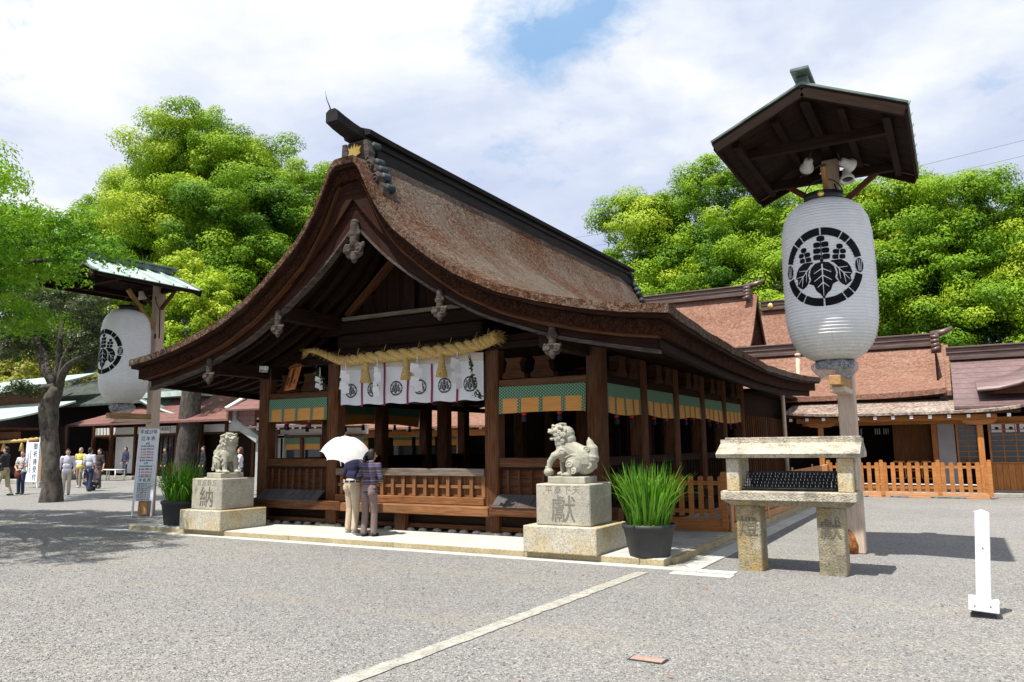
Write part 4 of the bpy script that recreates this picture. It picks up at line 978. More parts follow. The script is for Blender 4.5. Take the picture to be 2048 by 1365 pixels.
# ================================================================ STONE LIONS AND PEDESTALS
def pedestal(x0, label, top, big, mirror=False):
    t = thing('stone_pedestal', label, 'pedestal', (x0, 9.62, PT+.002))
    MB().obox((.555, .54, .18), (1.11, 1.08, .36), I3, .012).build('lower_block', 'granite', t, world=False)
    MB().obox((.56, .51, .645), (.83, .76, .565), I3, .014).build('upper_block', 'granite_grey', t, world=False)
    lettering(top, .125, 'carved_soft', t, (.56, .1325, .84), .004, space=1.35, world=False, xs=.95)
    lettering(big, .40, 'carved_soft' if big == '獻' else 'carved', t, (.57, .1325, .56), .006, world=False, xs=1.0)
    return t
pr_ = pedestal(-5.38, 'two-tier granite pedestal under the open-mouthed lion, carved with one large character', '平泰下天', '獻')
pl_ = pedestal(-12.72, 'two-tier granite pedestal under the closed-mouth lion, yellow stained and carved in black', '就成穀五', '納')
def lion_mesh(mirror, openm):
    m_ = MB(); g_ = -1  # faces -x
    # haunches and trunk
    P_ell(m_, (.20, 0, .26), (.19, .17, .24)); P_cap(m_, (.16, 0, .34), (-.06, 0, .46), .17, .16); P_ell(m_, (-.10, 0, .42), (.16, .155, .20)); P_ell(m_, (-.14, 0, .56), (.135, .145, .17))
    # neck and mane
    P_cap(m_, (-.10, 0, .52), (-.15, 0, .68), .15, .135); P_ell(m_, (-.07, 0, .70), (.11, .15, .13)); P_ell(m_, (-.02, 0, .60), (.08, .12, .12))
    # head: broad skull, heavy brow, snub muzzle
    P_ell(m_, (-.19, 0, .775), (.125, .125, .105)); P_ell(m_, (-.275, 0, .745), (.095, .088, .062)); P_ell(m_, (-.345, 0, .752), (.042, .062, .038)); P_ell(m_, (-.378, 0, .772), (.024, .036, .022))
    for s_ in (-1, 1):
        P_ell(m_, (-.355, .042*s_, .735), (.034, .034, .024)); P_ell(m_, (-.375, .022*s_, .762), (.016, .016, .013)); P_chain(m_, [(-.305, .022*s_, .822), (-.285, .06*s_, .838), (-.245, .098*s_, .832)], [.020, .026, .018]); P_ell(m_, (-.292, .062*s_, .795), (.024, .022, .020))
        P_cap(m_, (-.14, .115*s_, .815), (-.085, .165*s_, .80), .042, .018); P_ell(m_, (-.225, .115*s_, .755), (.05, .03, .04)); P_ell(m_, (-.15, .05*s_, .865), (.05, .045, .022))
        P_curl(m_, (-.215, .118*s_, .685), .036, .022, (0, s_, 0), 1.3, s_); P_curl(m_, (-.15, .140*s_, .635), .042, .022, (0, s_, 0), 1.4, s_); P_curl(m_, (-.145, .145*s_, .725), .042, .022, (0, s_, 0), 1.4, -s_)
        P_curl(m_, (-.07, .150*s_, .68), .045, .022, (0, s_, 0), 1.4, s_); P_curl(m_, (-.20, .125*s_, .605), .034, .018, (0, s_, 0), 1.4, s_); P_curl(m_, (-.09, .145*s_, .585), .038, .02, (0, s_, 0), 1.4, -s_); P_curl(m_, (-.06, .13*s_, .765), .036, .02, (0, s_, .3), 1.4, -s_)
        # hind leg and foot
        P_ell(m_, (.10, .13*s_, .22), (.15, .075, .17), (0, .35, 0)); P_cap(m_, (.03, .15*s_, .16), (.02, .15*s_, .05), .06, .05); P_ell(m_, (-.02, .15*s_, .035), (.085, .055, .04))
        for k in (-.035, 0, .035): P_ell(m_, (-.09, .15*s_+k, .028), (.022, .018, .022))
        P_curl(m_, (.05, .20*s_, .20), .065, .026, (0, s_, 0), 1.5, s_); P_curl(m_, (.11, .205*s_, .10), .05, .022, (0, s_, 0), 1.5, -s_); P_curl(m_, (-.09, .16*s_, .40), .055, .022, (0, s_, 0), 1.4, s_)
        # ridge of haunch
        P_chain(m_, [(-.04, .165*s_, .31), (.05, .18*s_, .35), (.14, .17*s_, .34), (.20, .15*s_, .28)], [.012, .016, .016, .012])
    # front legs: the outer one rests on a ball when the mouth is open
    if openm:
        P_chain(m_, [(-.13, -.10, .40), (-.24, -.13, .34), (-.31, -.14, .24), (-.325, -.14, .16)], [.085, .062, .05, .045]); P_ell(m_, (-.335, -.14, .075), .078); P_ell(m_, (-.34, -.14, .15), (.055, .05, .03))
        P_chain(m_, [(-.15, .09, .40), (-.20, .11, .22), (-.20, .12, .06)], [.08, .055, .05]); P_ell(m_, (-.24, .12, .035), (.075, .055, .04))
    else:
        for s_ in (-1, 1):
            P_chain(m_, [(-.14, .09*s_, .42), (-.20, .11*s_, .24), (-.21, .12*s_, .06)], [.085, .06, .05]); P_ell(m_, (-.25, .12*s_, .035), (.08, .058, .04))
            for k in (-.035, 0, .035): P_ell(m_, (-.325, .12*s_+k, .028), (.022, .018, .022))
            P_curl(m_, (-.17, .165*s_, .30), .045, .02, (0, s_, 0), 1.4, s_); P_curl(m_, (-.21, .165*s_, .19), .032, .016, (0, s_, 0), 1.4, -s_)
    # jaw
    if openm: P_ell(m_, (-.285, 0, .628), (.085, .058, .022), (0, -.30, 0)); P_ell(m_, (-.345, 0, .622), (.026, .042, .024)); P_ell(m_, (-.19, 0, .665), (.07, .085, .06)); P_cap(m_, (-.335, -.03, .65), (-.335, .03, .65), .010, .010)
    else: P_ell(m_, (-.30, 0, .69), (.075, .075, .035)); P_cap(m_, (-.37, -.05, .712), (-.37, .05, .712), .012, .012)
    # tail: a tall flame with curls
    P_chain(m_, [(.27, 0, .14), (.33, 0, .30), (.335, 0, .44), (.30, 0, .56), (.285, 0, .63)], [.09, .115, .095, .05, .012])
    for s_ in (-1, 1):
        P_curl(m_, (.30, .09*s_, .17), .07, .028, (0, s_, 0), 1.5, s_); P_curl(m_, (.27, .11*s_, .32), .055, .024, (0, s_, 0), 1.5, -s_); P_curl(m_, (.29, .085*s_, .44), .06, .025, (0, s_, 0), 1.5, s_)
    P_curl(m_, (.38, 0, .22), .05, .022, (1, 0, 0), 1.4, 1)
    if openm: pass
    me = remesh(m_, .0062, 1, 'statue')
    if mirror:
        for v in me.vertices: v.co.x *= -1
        me.flip_normals()
    return me
def lion(x, y, label, mirror, openm, rz, sc):
    z = PT+.93; t = thing('stone_lion', label, 'lion statue', (x, y, z), 'pair of stone guardian lions', rz)
    MB().obox((0, 0, .047), (.57, .46, .094), I3, .008).build('base_slab', 'lion', t, world=False)
    me = lion_mesh(mirror, openm)
    o = put('lion_figure', me, 'lion', t, (-.0, 0, .09), False); o.scale = (sc, sc, sc*.93)
    s_ = 1 if mirror else -1
    for q in (-1, 1):
        m_ = MB(); P_ell(m_, (.312*s_, .066*q, .797), .007, n=8); e = m_.build('eye', 'carved', o, world=False)
    m_ = MB(); P_ell(m_, (.285*s_, 0, .672), (.05, .05, .012), n=10); m_.build('mouth_shade_disc', 'carved', o, world=False) if openm else None  # dark disc stands in for the shade inside the open mouth
lion(-4.84, 10.13, 'stone lion with open mouth and a ball under its paw', False, True, R(2), .93)
lion(-12.16, 10.16, 'stone lion with closed mouth facing the entrance from the left', True, False, R(-14), .93)

# ================================================================ POTTED IRISES
def pot_plant(x, y, z, r0, r1, h, H, label, droop, n=260):
    t = thing('potted_plant', label, 'potted plant', (x, y, z))
    m_ = MB(); m_.lathe([(r0, 0), (r0*1.02, .02), (r1*.97, h*.86), (r1, h*.865), (r1*1.03, h*.9), (r1*1.03, h), (r1*.96, h), (r1*.93, h*.86)], 40, (0, 0, 0), True, True); m_.build('pot', 'black_plastic', t, world=False)
    m_ = MB(); m_.lathe([(r1*.95, h-.05), (.01, h-.03)], 24); m_.build('soil', 'soil', t, world=False)
    def blade(L, lean, az, w, dr):
        vs = []; fs = []; k = 9
        for i in range(k+1):
            s_ = i/k; out = lean*s_+dr*s_**2.6*.9; zz = s_*L*(1-.35*lean*s_*.6)-dr*L*.55*s_**4; ww = w*(1-s_**2.2)**.8+.0006
            p = Vector((math.cos(az)*out*L*.8, math.sin(az)*out*L*.8, zz)); sd = Vector((-math.sin(az), math.cos(az), 0))*ww
            tw = .35*ww; vs += [p-sd, p+Vector((math.cos(az), math.sin(az), 0))*tw, p+sd]
        for i in range(k): a = 3*i; fs += [(a, a+1, a+4, a+3), (a+1, a+2, a+5, a+4)]
        return vs, fs
    bl = []
    for i in range(24):
        m_ = MB(); dr = max(0, random.gauss(.10, .22)) if not droop else max(0, random.gauss(.45, .45))
        vs, fs = blade(H*random.uniform(.62, 1.05), random.uniform(.02, .56), 0, random.uniform(.009, .0145), dr); m_.add(vs, fs, None, True)
        me = m_.mesh('leaf_blade'); a_ = me.attributes.new('lv', 'FLOAT', 'FACE'); a_.data.foreach_set('value', [random.random()*.9]*len(fs)); bl.append(me)
    for i in range(280):
        a = random.random()*6.28; q = random.random()**.6*r1*.72; o = put('leaf_blade', bl[i % 24], 'blade', t, (math.cos(a)*q, math.sin(a)*q, h-.05), False); o.rotation_euler.z = a+random.gauss(0, .7)
        o.rotation_euler.y = random.uniform(-.03, .10)
    m_ = MB(); tot = 0; lv = []
    for i in range(n):
        a = random.random()*6.28; q = random.random()**.5*r1*.8; vs, fs = blade(H*random.uniform(.3, .95), random.uniform(.02, .42), a+random.gauss(0, .6), random.uniform(.007, .012), max(0, random.gauss(.1, .25)))
        m_.add([v+Vector((math.cos(a)*q, math.sin(a)*q, h-.05)) for v in vs], fs, None, True); lv += [random.random()]*len(fs)
    me = m_.mesh('leaf_mass'); a_ = me.attributes.new('lv', 'FLOAT', 'FACE'); a_.data.foreach_set('value', lv); tag(put('leaf_mass', me, 'blade', t, None, False), kind='stuff')
    P, d = ell_pts((0, 0, h), (r1*.9, r1*.9, .05), 500, .3, 1.0); P[:, 2] = np.abs(P[:, 2]-h)+h-.02
    tag(put('low_weeds', leaf_mesh('low_weeds', P, d+np.array((0, 0, 1)), .016), 'leaf_maple', t, None, False), kind='stuff')
    return t
pot_plant(-3.66, 9.97, PT, .26, .345, .42, .93, 'large black pot of tall iris leaves beside the right lion pedestal', False)
pot_plant(-13.48, 10.22, PT, .30, .37, .47, .95, 'black pot of drooping iris leaves left of the left lion pedestal', True)
tB = thing('plant_pot', 'empty-looking black pot tucked behind the left lion pedestal', 'pot', (-12.75, 10.95, PT)); m_ = MB(); m_.lathe([(.28, 0), (.35, .42), (.36, .45), (.34, .45), (.32, .40)], 32); m_.build('pot', 'black_plastic', tB, world=False)
m_ = MB(); m_.lathe([(.33, .38), (.01, .40)], 20); m_.build('soil', 'soil', tB, world=False)

# ================================================================ STONE CANDLE STAND
cs = thing('stone_candle_stand', 'mossy stone candle stand with gabled stone roof on two carved legs', 'candle stand', (-1.85, 10.08, 0))
def C_(name, mt, x0, x1, y0, y1, z0, z1, b=.012): return MB().box(x0, x1, y0, y1, z0, z1, b).build(name, mt, cs)
lL = C_('leg', 'granite_old', -2.48, -2.19, 9.88, 10.22, -.02, .79); lR = C_('leg', 'granite_old', -1.54, -1.24, 9.90, 10.24, -.02, .79)
lettering('燈', .25, 'carved', lL, (-2.335, 9.8775, .52), .003); lettering('獻', .25, 'carved', lR, (-1.39, 9.8975, .52), .003)
m_ = MB(); q = .09
m_.obox((-1.85, 10.07, .91), (1.56, .62, .115), I3, .012); m_.build('slab', 'granite_top', cs)
m_ = MB(); a0 = [(-2.61, 9.765), (-1.09, 9.765), (-1.09, 10.375), (-2.61, 10.375)]; a1 = [(-2.52, 9.85), (-1.17, 9.85), (-1.17, 10.29), (-2.52, 10.29)]
vs = [(x, y, .852) for x, y in a0]+[(x, y, .79) for x, y in a1]; m_.add(vs, [(0, 1, 2, 3), (7, 6, 5, 4)]+[(i+4, (i+1) % 4+4, (i+1) % 4, i) for i in range(4)], None); m_.build('slab_underside', 'granite_old', cs)
for x0, x1 in ((-2.555, -2.40), (-1.265, -1.10)):
    for y0, y1 in ((9.80, 9.96), (10.18, 10.34)): C_('corner_post', 'granite', x0, x1, y0, y1, .968, 1.37, .01)
m_ = MB(); m_.prism([(9.74, 1.372), (10.40, 1.372), (10.44, 1.42), (10.17, 1.55), (10.17, 1.60), (9.97, 1.60), (9.97, 1.55), (9.70, 1.42)], 0, -2.655, -.995); m_.build('roof', 'granite_top', cs)
C_('roof_ridge_stone', 'granite_top', -2.60, -1.01, 9.99, 10.15, 1.601, 1.622, .004)
C_('tray', 'dark_metal', -2.39, -1.275, 9.90, 10.24, .969, .985, .002); 
C_('back_plate', 'dark_metal', -2.39, -1.275, 10.25, 10.262, .97, 1.20, .002)
for j, (y, z) in enumerate(((9.93, 1.015), (10.0, 1.05), (10.07, 1.085), (10.14, 1.12), (10.2, 1.15))):
    MB().tube([(-2.385, y, z), (-1.28, y, z)], .007, 6).build('rack_bar', 'dark_metal', cs)
    sp_ = MB().add([(-.003, 0, 0), (.003, 0, 0), (0, .004, 0), (0, 0, .032)], [(0, 2, 1), (0, 1, 3), (1, 2, 3), (2, 0, 3)]).mesh('candle_spike')
    for k in range(24): put('candle_spike', sp_, 'steel' if random.random() < .55 else 'dark_metal', cs, (-2.36+k*.0455+random.uniform(-.008, .008), y, z+.003))
for x in (-2.33, -2.30, -1.35): MB().tube([(x, 9.91, .99), (x+.005, 9.91, 1.13+random.uniform(-.04, .05))], .004, 5).build('rack_rod', 'steel', cs)
MB().tube([(-2.36, 9.89, 1.0), (-1.29, 9.89, 1.0)], .010, 6).build('front_bar', 'dark_metal', cs)

# ================================================================ WHITE POST
wp = thing('white_post', 'square white painted wooden post on a stepped foot in the gravel', 'post', (.07, 8.26, 0)); wp.rotation_euler = (0, R(3.6), 0)
MB().obox((0, 0, .53), (.115, .115, .76), I3, .006).build('shaft', 'white_paint', wp, world=False)
MB().add([(-.058, -.058, .91), (.058, -.058, .91), (.058, .058, .91), (-.058, .058, .91), (0, 0, .935)], [(0, 1, 4), (1, 2, 4), (2, 3, 4), (3, 0, 4)]).build('cap', 'white_paint', wp, at=(-.004, 0, 0), world=False)
MB().obox((0, 0, .105), (.235, .235, .10), I3, .008).build('collar', 'white_paint', wp, world=False); MB().obox((0, 0, .027), (.19, .19, .055), I3, .004).build('foot', 'dark_metal', wp, world=False)
for sx_, sz in ((-.07, .10), (.05, .11), (0, .6)):
    m_ = MB(); m_.lathe([(.006, 0), (.006, .004)], 8, (0, 0, 0)); o = m_.build('nail', 'dark_metal', wp, world=False); o.rotation_euler.x = R(90); o.location = (sx_, -.118 if sz < .3 else -.058, sz)

# ================================================================ GIANT LANTERNS
def lantern_frame(X, label):
    """post with gabled roof; the roof reaches forward over the lantern"""
    t = thing('lantern_post', label, 'lantern post', (X, 12.09, 0), 'tall posts that carry the giant paper lanterns')
    def b(name, mt, *a, **k): return MB().box(*a, **k).build(name, mt, t, world=False)
    b('post', 'pole', -.115, .115, -.115, .115, 0, 5.75, b=.015)
    b('arm_beam', 'fresh', -.075, .075, -1.18, -.116, 2.30, 2.43, b=.01); b('arm_block', 'pole', -.10, .10, -.95, -.117, 2.22, 2.297, b=.01)
    hw, ye, yb, ze, zr = 1.12, -2.39, .35, 5.46, 5.97
    sl_ = (zr-ze)/hw
    for sg in (-1, 1):
        # boarded slope, copper sheets with standing seams, purlins
        for k in range(7):
            ya = ye+.05+(yb-ye-.1)*k/7; yb_ = ye+.05+(yb-ye-.1)*(k+1)/7-.006
            m_ = MB(); m_.add([(0, ya, zr-.005), (sg*hw, ya, ze-.005), (sg*hw, yb_, ze-.005), (0, yb_, zr-.005), (0, ya, zr-.035), (sg*hw, ya, ze-.035), (sg*hw, yb_, ze-.035), (0, yb_, zr-.035)],
                [f if sg > 0 else f[::-1] for f in ((0, 1, 2, 3), (7, 6, 5, 4), (0, 4, 5, 1), (2, 6, 7, 3), (1, 5, 6, 2), (0, 3, 7, 4))], [(i*.3, k*2.3, i*.1) for i in range(8)]); m_.build('roof_board', 'wood_dark', t, world=False)
            m_ = MB(); e_ = .04; m_.add([(0, ya, zr+.012), (sg*(hw+e_), ya, ze-sl_*e_+.012), (sg*(hw+e_), yb_, ze-sl_*e_+.012), (0, yb_, zr+.012), (0, ya, zr-.004), (sg*(hw+e_), ya, ze-sl_*e_-.004), (sg*(hw+e_), yb_, ze-sl_*e_-.004), (0, yb_, zr-.004)],
                [f if sg > 0 else f[::-1] for f in ((0, 1, 2, 3), (7, 6, 5, 4), (0, 4, 5, 1), (2, 6, 7, 3), (1, 5, 6, 2), (0, 3, 7, 4))]); m_.build('copper_sheet', 'copper', t, world=False)
            MB().beam((0, ya, zr+.035), (sg*(hw+.05), ya, ze-sl_*.05+.035), .035, .05, .004).build('standing_seam', 'copper', t, world=False)
        for q in (.35, .80): b('purlin', 'wood_dark', sg*hw*q-.045, sg*hw*q+.045, ye+.25, yb-.12, zr-sl_*hw*q-.14, zr-sl_*hw*q-.045, b=.006)
        for yy_ in (ye, yb):
            MB().beam((sg*.0, yy_, zr-.085), (sg*hw, yy_, ze-.085), .05, .15, .006).build('bargeboard', 'wood_dark', t, world=False)
            MB().beam((sg*.0, yy_, zr+.015), (sg*(hw+.03), yy_, ze-.0), .085, .03, .004).build('verge_trim', 'copper_dark', t, world=False)
        b('eaves_board', 'wood_dark', sg*hw-.02, sg*hw+.02, ye+.03, yb-.03, ze-.10, ze-.03, b=.004)
    b('ridge_beam', 'wood_dark', -.06, .06, ye+.1, yb-.05, zr-.19, zr-.04, b=.006)
    b('ridge_box', 'copper_dark', -.07, .07, ye+.05, yb-.05, zr+.02, zr+.14, b=.01); b('ridge_cap', 'copper_dark', -.11, .11, ye-.12, yb+.10, zr+.142, zr+.19, b=.01)
    for yy_ in (-1.55, -.0): b('cross_beam', 'wood_dark', -.95, .95, yy_-.05, yy_+.05, ze-.02, ze+.11, b=.008)
    MB().beam((0, -.10, 4.55), (0, -.85, 5.42), .08, .10, .008).build('brace', 'fresh', t, world=False)
    for sg in (-1, 1): MB().beam((sg*.10, 0, 5.05), (sg*.62, 0, 5.46), .07, .08, .008).build('brace', 'wood_mid', t, world=False)
    MB().tube([(.13, -.03, 4.3), (.13, -.05, 5.0), (.09, -.14, 5.2), (.05, -.14, 5.35)], .012, 6).build('cable', 'dark_metal', t, world=False)
    MB().obox((.09, -.12, 4.35), (.05, .03, .12), I3, .004).build('hook_plate', 'dark_metal', t, world=False)
    return t
lpR = lantern_frame(-1.36, 'tall tan post with dark gabled roof right of the hall, its foot rotted'); lpL = lantern_frame(-17.15, 'tall tan post with green copper roof left of the hall')
rot = MB(); rot.tube([(-.05, -.118, .0), (-.03, -.122, .12), (-.05, -.121, .25), (-.09, -.118, .33)], [.07, .06, .035, .01], 8); r_ = rot.build('rotted_patch', nmat('rotten_wood', (.10, .035, .012), (.33, .13, .04), (1, 1, 1), 18, 5, .95, 1, .02, 'obj'), lpR, world=False); r_.scale = (1, 1, 1)
def floodlight(X, dx, dy, dz, rx, rz, lab):
    t = thing('floodlight', lab, 'floodlight', (X+dx, 12.09+dy, dz)); t.rotation_euler = (R(rx), 0, R(rz))
    m_ = MB(); m_.lathe([(.035, .14), (.06, .12), (.07, .02), (.095, -.02), (.10, -.07), (.085, -.07), (.075, -.03)], 20); m_.build('housing', 'white_metal', t, world=False)
    m_ = MB(); m_.lathe([(.075, -.035), (.002, -.03)], 20); m_.build('lens', 'glass_dark', t, world=False)
    MB().tube([(0, 0, .12), (.02, .05, .2), (.03, .10, .24)], .015, 6).build('bracket', 'dark_metal', t, world=False)
floodlight(-1.36, -.27, -.42, 5.60, 70, 20, 'white floodlight left of the tall right post, aimed down'); floodlight(-1.36, .27, -.30, 5.56, 78, -40, 'white floodlight right of the tall right post, upper of two'); floodlight(-1.36, .24, -.22, 5.40, -20, 10, 'white floodlight below the other one on the right post')
floodlight(-17.15, -.25, -.3, 5.36, 20, 20, 'small floodlight under the green copper lantern roof')
def lantern(X, label):
    t = thing('paper_lantern', label, 'paper lantern', (X, 11.36, 0), 'giant white paper lanterns with paulownia crests')
    zb, zt = 2.66, 4.93
    pf = [(0, .24), (.02, .33), (.05, .42), (.09, .49), (.14, .545), (.22, .585), (.35, .60), (.60, .60), (.78, .585), (.87, .55), (.93, .48), (.965, .40), (.985, .31), (1, .235)]
    def rad(z):
        q = (z-zb)/(zt-zb)
        for (a, ra), (b, rb) in zip(pf, pf[1:]):
            if q <= b: f = (q-a)/(b-a); return ra+(rb-ra)*(f if b-a > .03 else f)
        return pf[-1][1]
    N = 52; prof_ = []
    for i in range(N*4+1):
        z = zb+(zt-zb)*i/(N*4); rr = rad(z); amp = .0095*min(1, (rr-.22)/.2); prof_.append((rr+amp*(1-abs(((i/4) % 1)*2-1)**1.6*2), z))
    m_ = MB(); m_.lathe(prof_, 72, (0, 0, 0), True, False); body = m_.build('lantern_body', 'lantern', t, world=False)
    m_ = MB(); m_.lathe([(.235, zt-.03), (.265, zt-.02), (.262, zt+.10), (.245, zt+.105), (.24, zt)], 40); m_.build('top_ring', 'black_metal', t, world=False)
    m_ = MB(); m_.lathe([(.235, zb-.10), (.25, zb-.09), (.25, zb+.02), (.22, zb+.02)], 40); m_.build('bottom_ring', 'black_metal', t, world=False)
    m_ = MB(); pts = [(math.cos(a)*.26, 0, zt+.06+math.sin(a)*.27) for a in [math.pi*i/16 for i in range(17)]]; m_.tube(pts, .008, 6); m_.build('handle', 'black_metal', t, world=False)
    MB().tube([(0, 0, zt+.33), (0, 0, 5.6)], .006, 5).build('hanging_wire', 'dark_metal', t, world=False)
    # small gilt badge on the top ring
    m_ = MB(); m_.lathe([(.045, 0), (.045, .006), (.02, .012)], 16); o = m_.build('badge', 'gold', t, world=False); o.rotation_euler.x = R(90); o.location = (0, -.264, zt+.045)
    for i in range(8):
        a = 6.283*i/8; pass
    # crumpled film round the bottom
    m_ = MB(); m_.grid(lambda u, v: ((.20+.11*math.sin(math.pi*min(1, v*1.15))+.035*mnoise.noise(Vector((math.cos(u*6.283)*2.5, math.sin(u*6.283)*2.5, v*3))))*math.cos(u*6.2832), (.20+.11*math.sin(math.pi*min(1, v*1.15))+.035*mnoise.noise(Vector((math.cos(u*6.283)*2.5, math.sin(u*6.283)*2.5, v*3))))*math.sin(u*6.2832), zb+.03-.27*v+.05*mnoise.noise(Vector((math.cos(u*6.283)*2, math.sin(u*6.283)*2, 4)))*v), 64, 16); m_.build('plastic_wrap', 'film', t, world=False)
    zc, r = 3.87, .535
    def mp(off):
        def f(a, b):
            z = zc+b*r; rr = rad(z)+off; th = a*r/.60; return (math.sin(th)*rr, -math.cos(th)*rr, z)
        return f
    o = put('crest', crest_mesh('crest', CB, mp(.0095), .10), 'ink_wrap', t, None, False); tag(put('crest_veins', crest_mesh('crest_veins', CW, mp(.0125), .10), 'lantern', o, None, False), kind='stuff')
    return t
    return t
lantern(-1.40, 'giant white paper lantern with black crest hanging over the stone candle stand'); ll_ = lantern(-17.30, 'giant white paper lantern with black crest beside the left end of the hall roof'); ll_.scale = (.93, .93, 1)
# ================================================================ CALENDAR SIGN
cal = thing('calendar_sign', 'tall narrow white board of age calendar tables leaning on the left lantern post', 'sign board', (-16.98, 11.80, 0)); cal.rotation_euler = (R(-4), 0, R(22))
MB().obox((0, 0, 1.22), (.52, .03, 1.72), I3, .004).build('board', 'sign_white', cal, world=False)
for s_ in (-1, 1): MB().obox((.245*s_, 0, 1.03), (.035, .04, 2.06), I3, .004).build('frame_leg', 'white_paint', cal, world=False)
MB().obox((0, .015, .25), (.24, .02, .42), I3, .004).build('lower_board', 'fresh', cal, world=False)
lettering('平成27年', .115, 'ink', cal, (0, -.018, 1.99), .001, world=False); lettering('厄年表', .115, 'ink', cal, (0, -.018, 1.83), .001, world=False, space=1.2)
lettering('男性', .055, 'ink', cal, (0, -.018, 1.715), .001, world=False); lettering('女性', .055, 'ink', cal, (0, -.018, 1.24), .001, world=False); lettering('年祝表', .095, 'ink', cal, (0, -.018, .84), .001, world=False, space=1.3)
rows = [(1.65, 'ink'), (1.58, 'ink'), (1.51, 'red_ink'), (1.45, 'red_ink'), (1.38, 'ink'), (1.31, 'ink'), (1.17, 'ink'), (1.10, 'ink'), (1.03, 'red_ink'), (.97, 'red_ink'), (.925, 'ink')]
for i, (z, mt_) in enumerate(rows): lettering('%s %s厄 昭和%d年' % ('前本後'[i//2 % 3], '前本後'[i//2 % 3], 30+i*3), .046, mt_, cal, (0, -.018, z), .001, world=False)
for i in range(8): lettering('%s 昭和%d年 %d才' % (['還暦', '古稀', '喜寿', '傘寿', '半寿', '米寿', '卒寿', '白寿'][i], 30-i*3, 61+i*5), .042, 'ink', cal, (0, -.018, .755-i*.052), .001, world=False)
# ================================================================ PICKET FENCES
def picket_mesh(w_, h, name='picket'):
    m_ = MB(); m_.prism([(-w_/2, 0), (w_/2, 0), (w_/2, h-w_*.22), (w_*.28, h), (-w_*.28, h), (-w_/2, h-w_*.22)], 1, -.014, .014); return m_.mesh(name)
def picket_fence(label, a, b, n, h, mts, z0=0, posts=(), rail=(.86, .30), base=.16, w_=.085, gap=False):
    a = Vector(a); b = Vector(b); d = b-a; L = d.length; t = thing('picket_fence', label, 'fence', (a.x, a.y, z0), None, math.atan2(d.y, d.x))
    pm = picket_mesh(w_, h-base-.04); 
    for k in range(n):
        x = L*(k+.5)/n; o = put('picket', pm, mts[0], t, (x, -.028, base+.03), False)
    for z in rail: MB().box(0, L, -.012, .022, z-.035, z+.035, .004).build('rail', mts[0], t, world=False)
    if gap:
        MB().box(0, L, -.03, .05, .055, base, .006).build('base_board', mts[1], t, world=False)
        for x in gap: MB().box(x-.28, x+.28, -.03, .05, 0, .054, .006).build('base_foot', mts[1], t, world=False)
    else: MB().box(0, L, -.025, .025, 0, base, .006).build('base_board', mts[1], t, world=False)
    pp = picket_mesh(.10, h, 'post')
    for x in posts: put('post', pp, mts[0], t, (x, -.035, .06), False)
    return t
picket_fence('brown picket fence closing the platform behind the right potted plant', (-4.80, 13.14), (-3.44, 13.14), 8, .93, ('cedar', 'cedar'), PT, (1.33,), (.80, .33), .22)
picket_fence('long sunlit picket fence running back along the right side of the hall', (-3.42, 13.2), (-3.42, 24.3), 62, .93, ('cedar_pale', 'cedar_pale'), 0, (0, 2.8, 5.6, 8.4, 11.1), (.80, .33), .22, gap=[.3+1.1*i for i in range(10)])
picket_fence('orange cedar picket fence in front of the open gallery on the right', (-3.42, 24.4), (.68, 24.4), 20, .98, ('cedar', 'cedar_pale'), 0, (.05, 1.45, 2.86, 4.06), (.84, .28), .15, w_=.11, gap=(.3, 1.35, 2.35, 3.75))

# ================================================================ REAR AND RIGHT-HAND BUILDINGS
def shell_roof(name, mt, par, x0, x1, y0, y1, z0, z1, sag=.25, th=.10, flare=.25, nx=24, ny=12, under=None, hip=0):
    """concave slope facing -Y: eave at (y0,z0) up to (y1,z1); flare lifts the corners"""
    def f(u, v):
        x = x0+hip*v+(x1-x0-hip*v)*u; y = y0+(y1-y0)*v; z = z0+(z1-z0)*(v-sag*math.sin(math.pi*v)*.55)
        e = abs(2*u-1)**4; z += flare*e*(1-v)**2; y -= .12*e*(1-v); return (x, y, z+.01*nz_(x, y, 1.2))
    o = MB().slab(f, nx, ny, th).build(name, mt, par)
    if under: MB().slab(lambda u, v: tuple(Vector(f(.01+.98*u, .04+.9*v))-Vector((0, -.0, th+.005))), nx, 4, .10).build('under_layer', under, par)
    return o
def ridge_bar(par, x0, x1, y, z, mt='ridge_brown', w_=.22, end=1, tip=.35):
    for k, (ww, a, b) in enumerate(((w_*1.25, 0, .12), (w_, .122, .22), (w_*1.15, .222, .27), (w_*.95, .272, .38), (w_*1.3, .382, .44))):
        MB().box(x0, x1, y-ww, y+ww, z+a, z+b, .012).build('ridge_course', mt, par)
    if end:
        xe = x1 if end > 0 else x0
        m_ = MB(); pts = [(xe-.1*end, z+.40), (xe+tip*.5*end, z+.47), (xe+tip*end, z+.60)]; m_.tube([(p[0], y, p[1]) for p in pts], [w_*.6, w_*.5, w_*.3], 8); m_.build('ridge_tip', mt, par)
        for i in range(4): m_ = MB(); m_.tube([(xe-.12*end, y-w_*1.3-.10*i*.6, z+.30-.16*i), (xe+.14*end, y-w_*1.3-.10*i*.6, z+.30-.13*i)], .075, 10); m_.build('end_scroll', mt, par)
        MB().box(min(xe, xe+.12*end), max(xe, xe+.12*end), y-.3, y+.3, z-.25, z+.42, .02).build('end_board', mt, par)
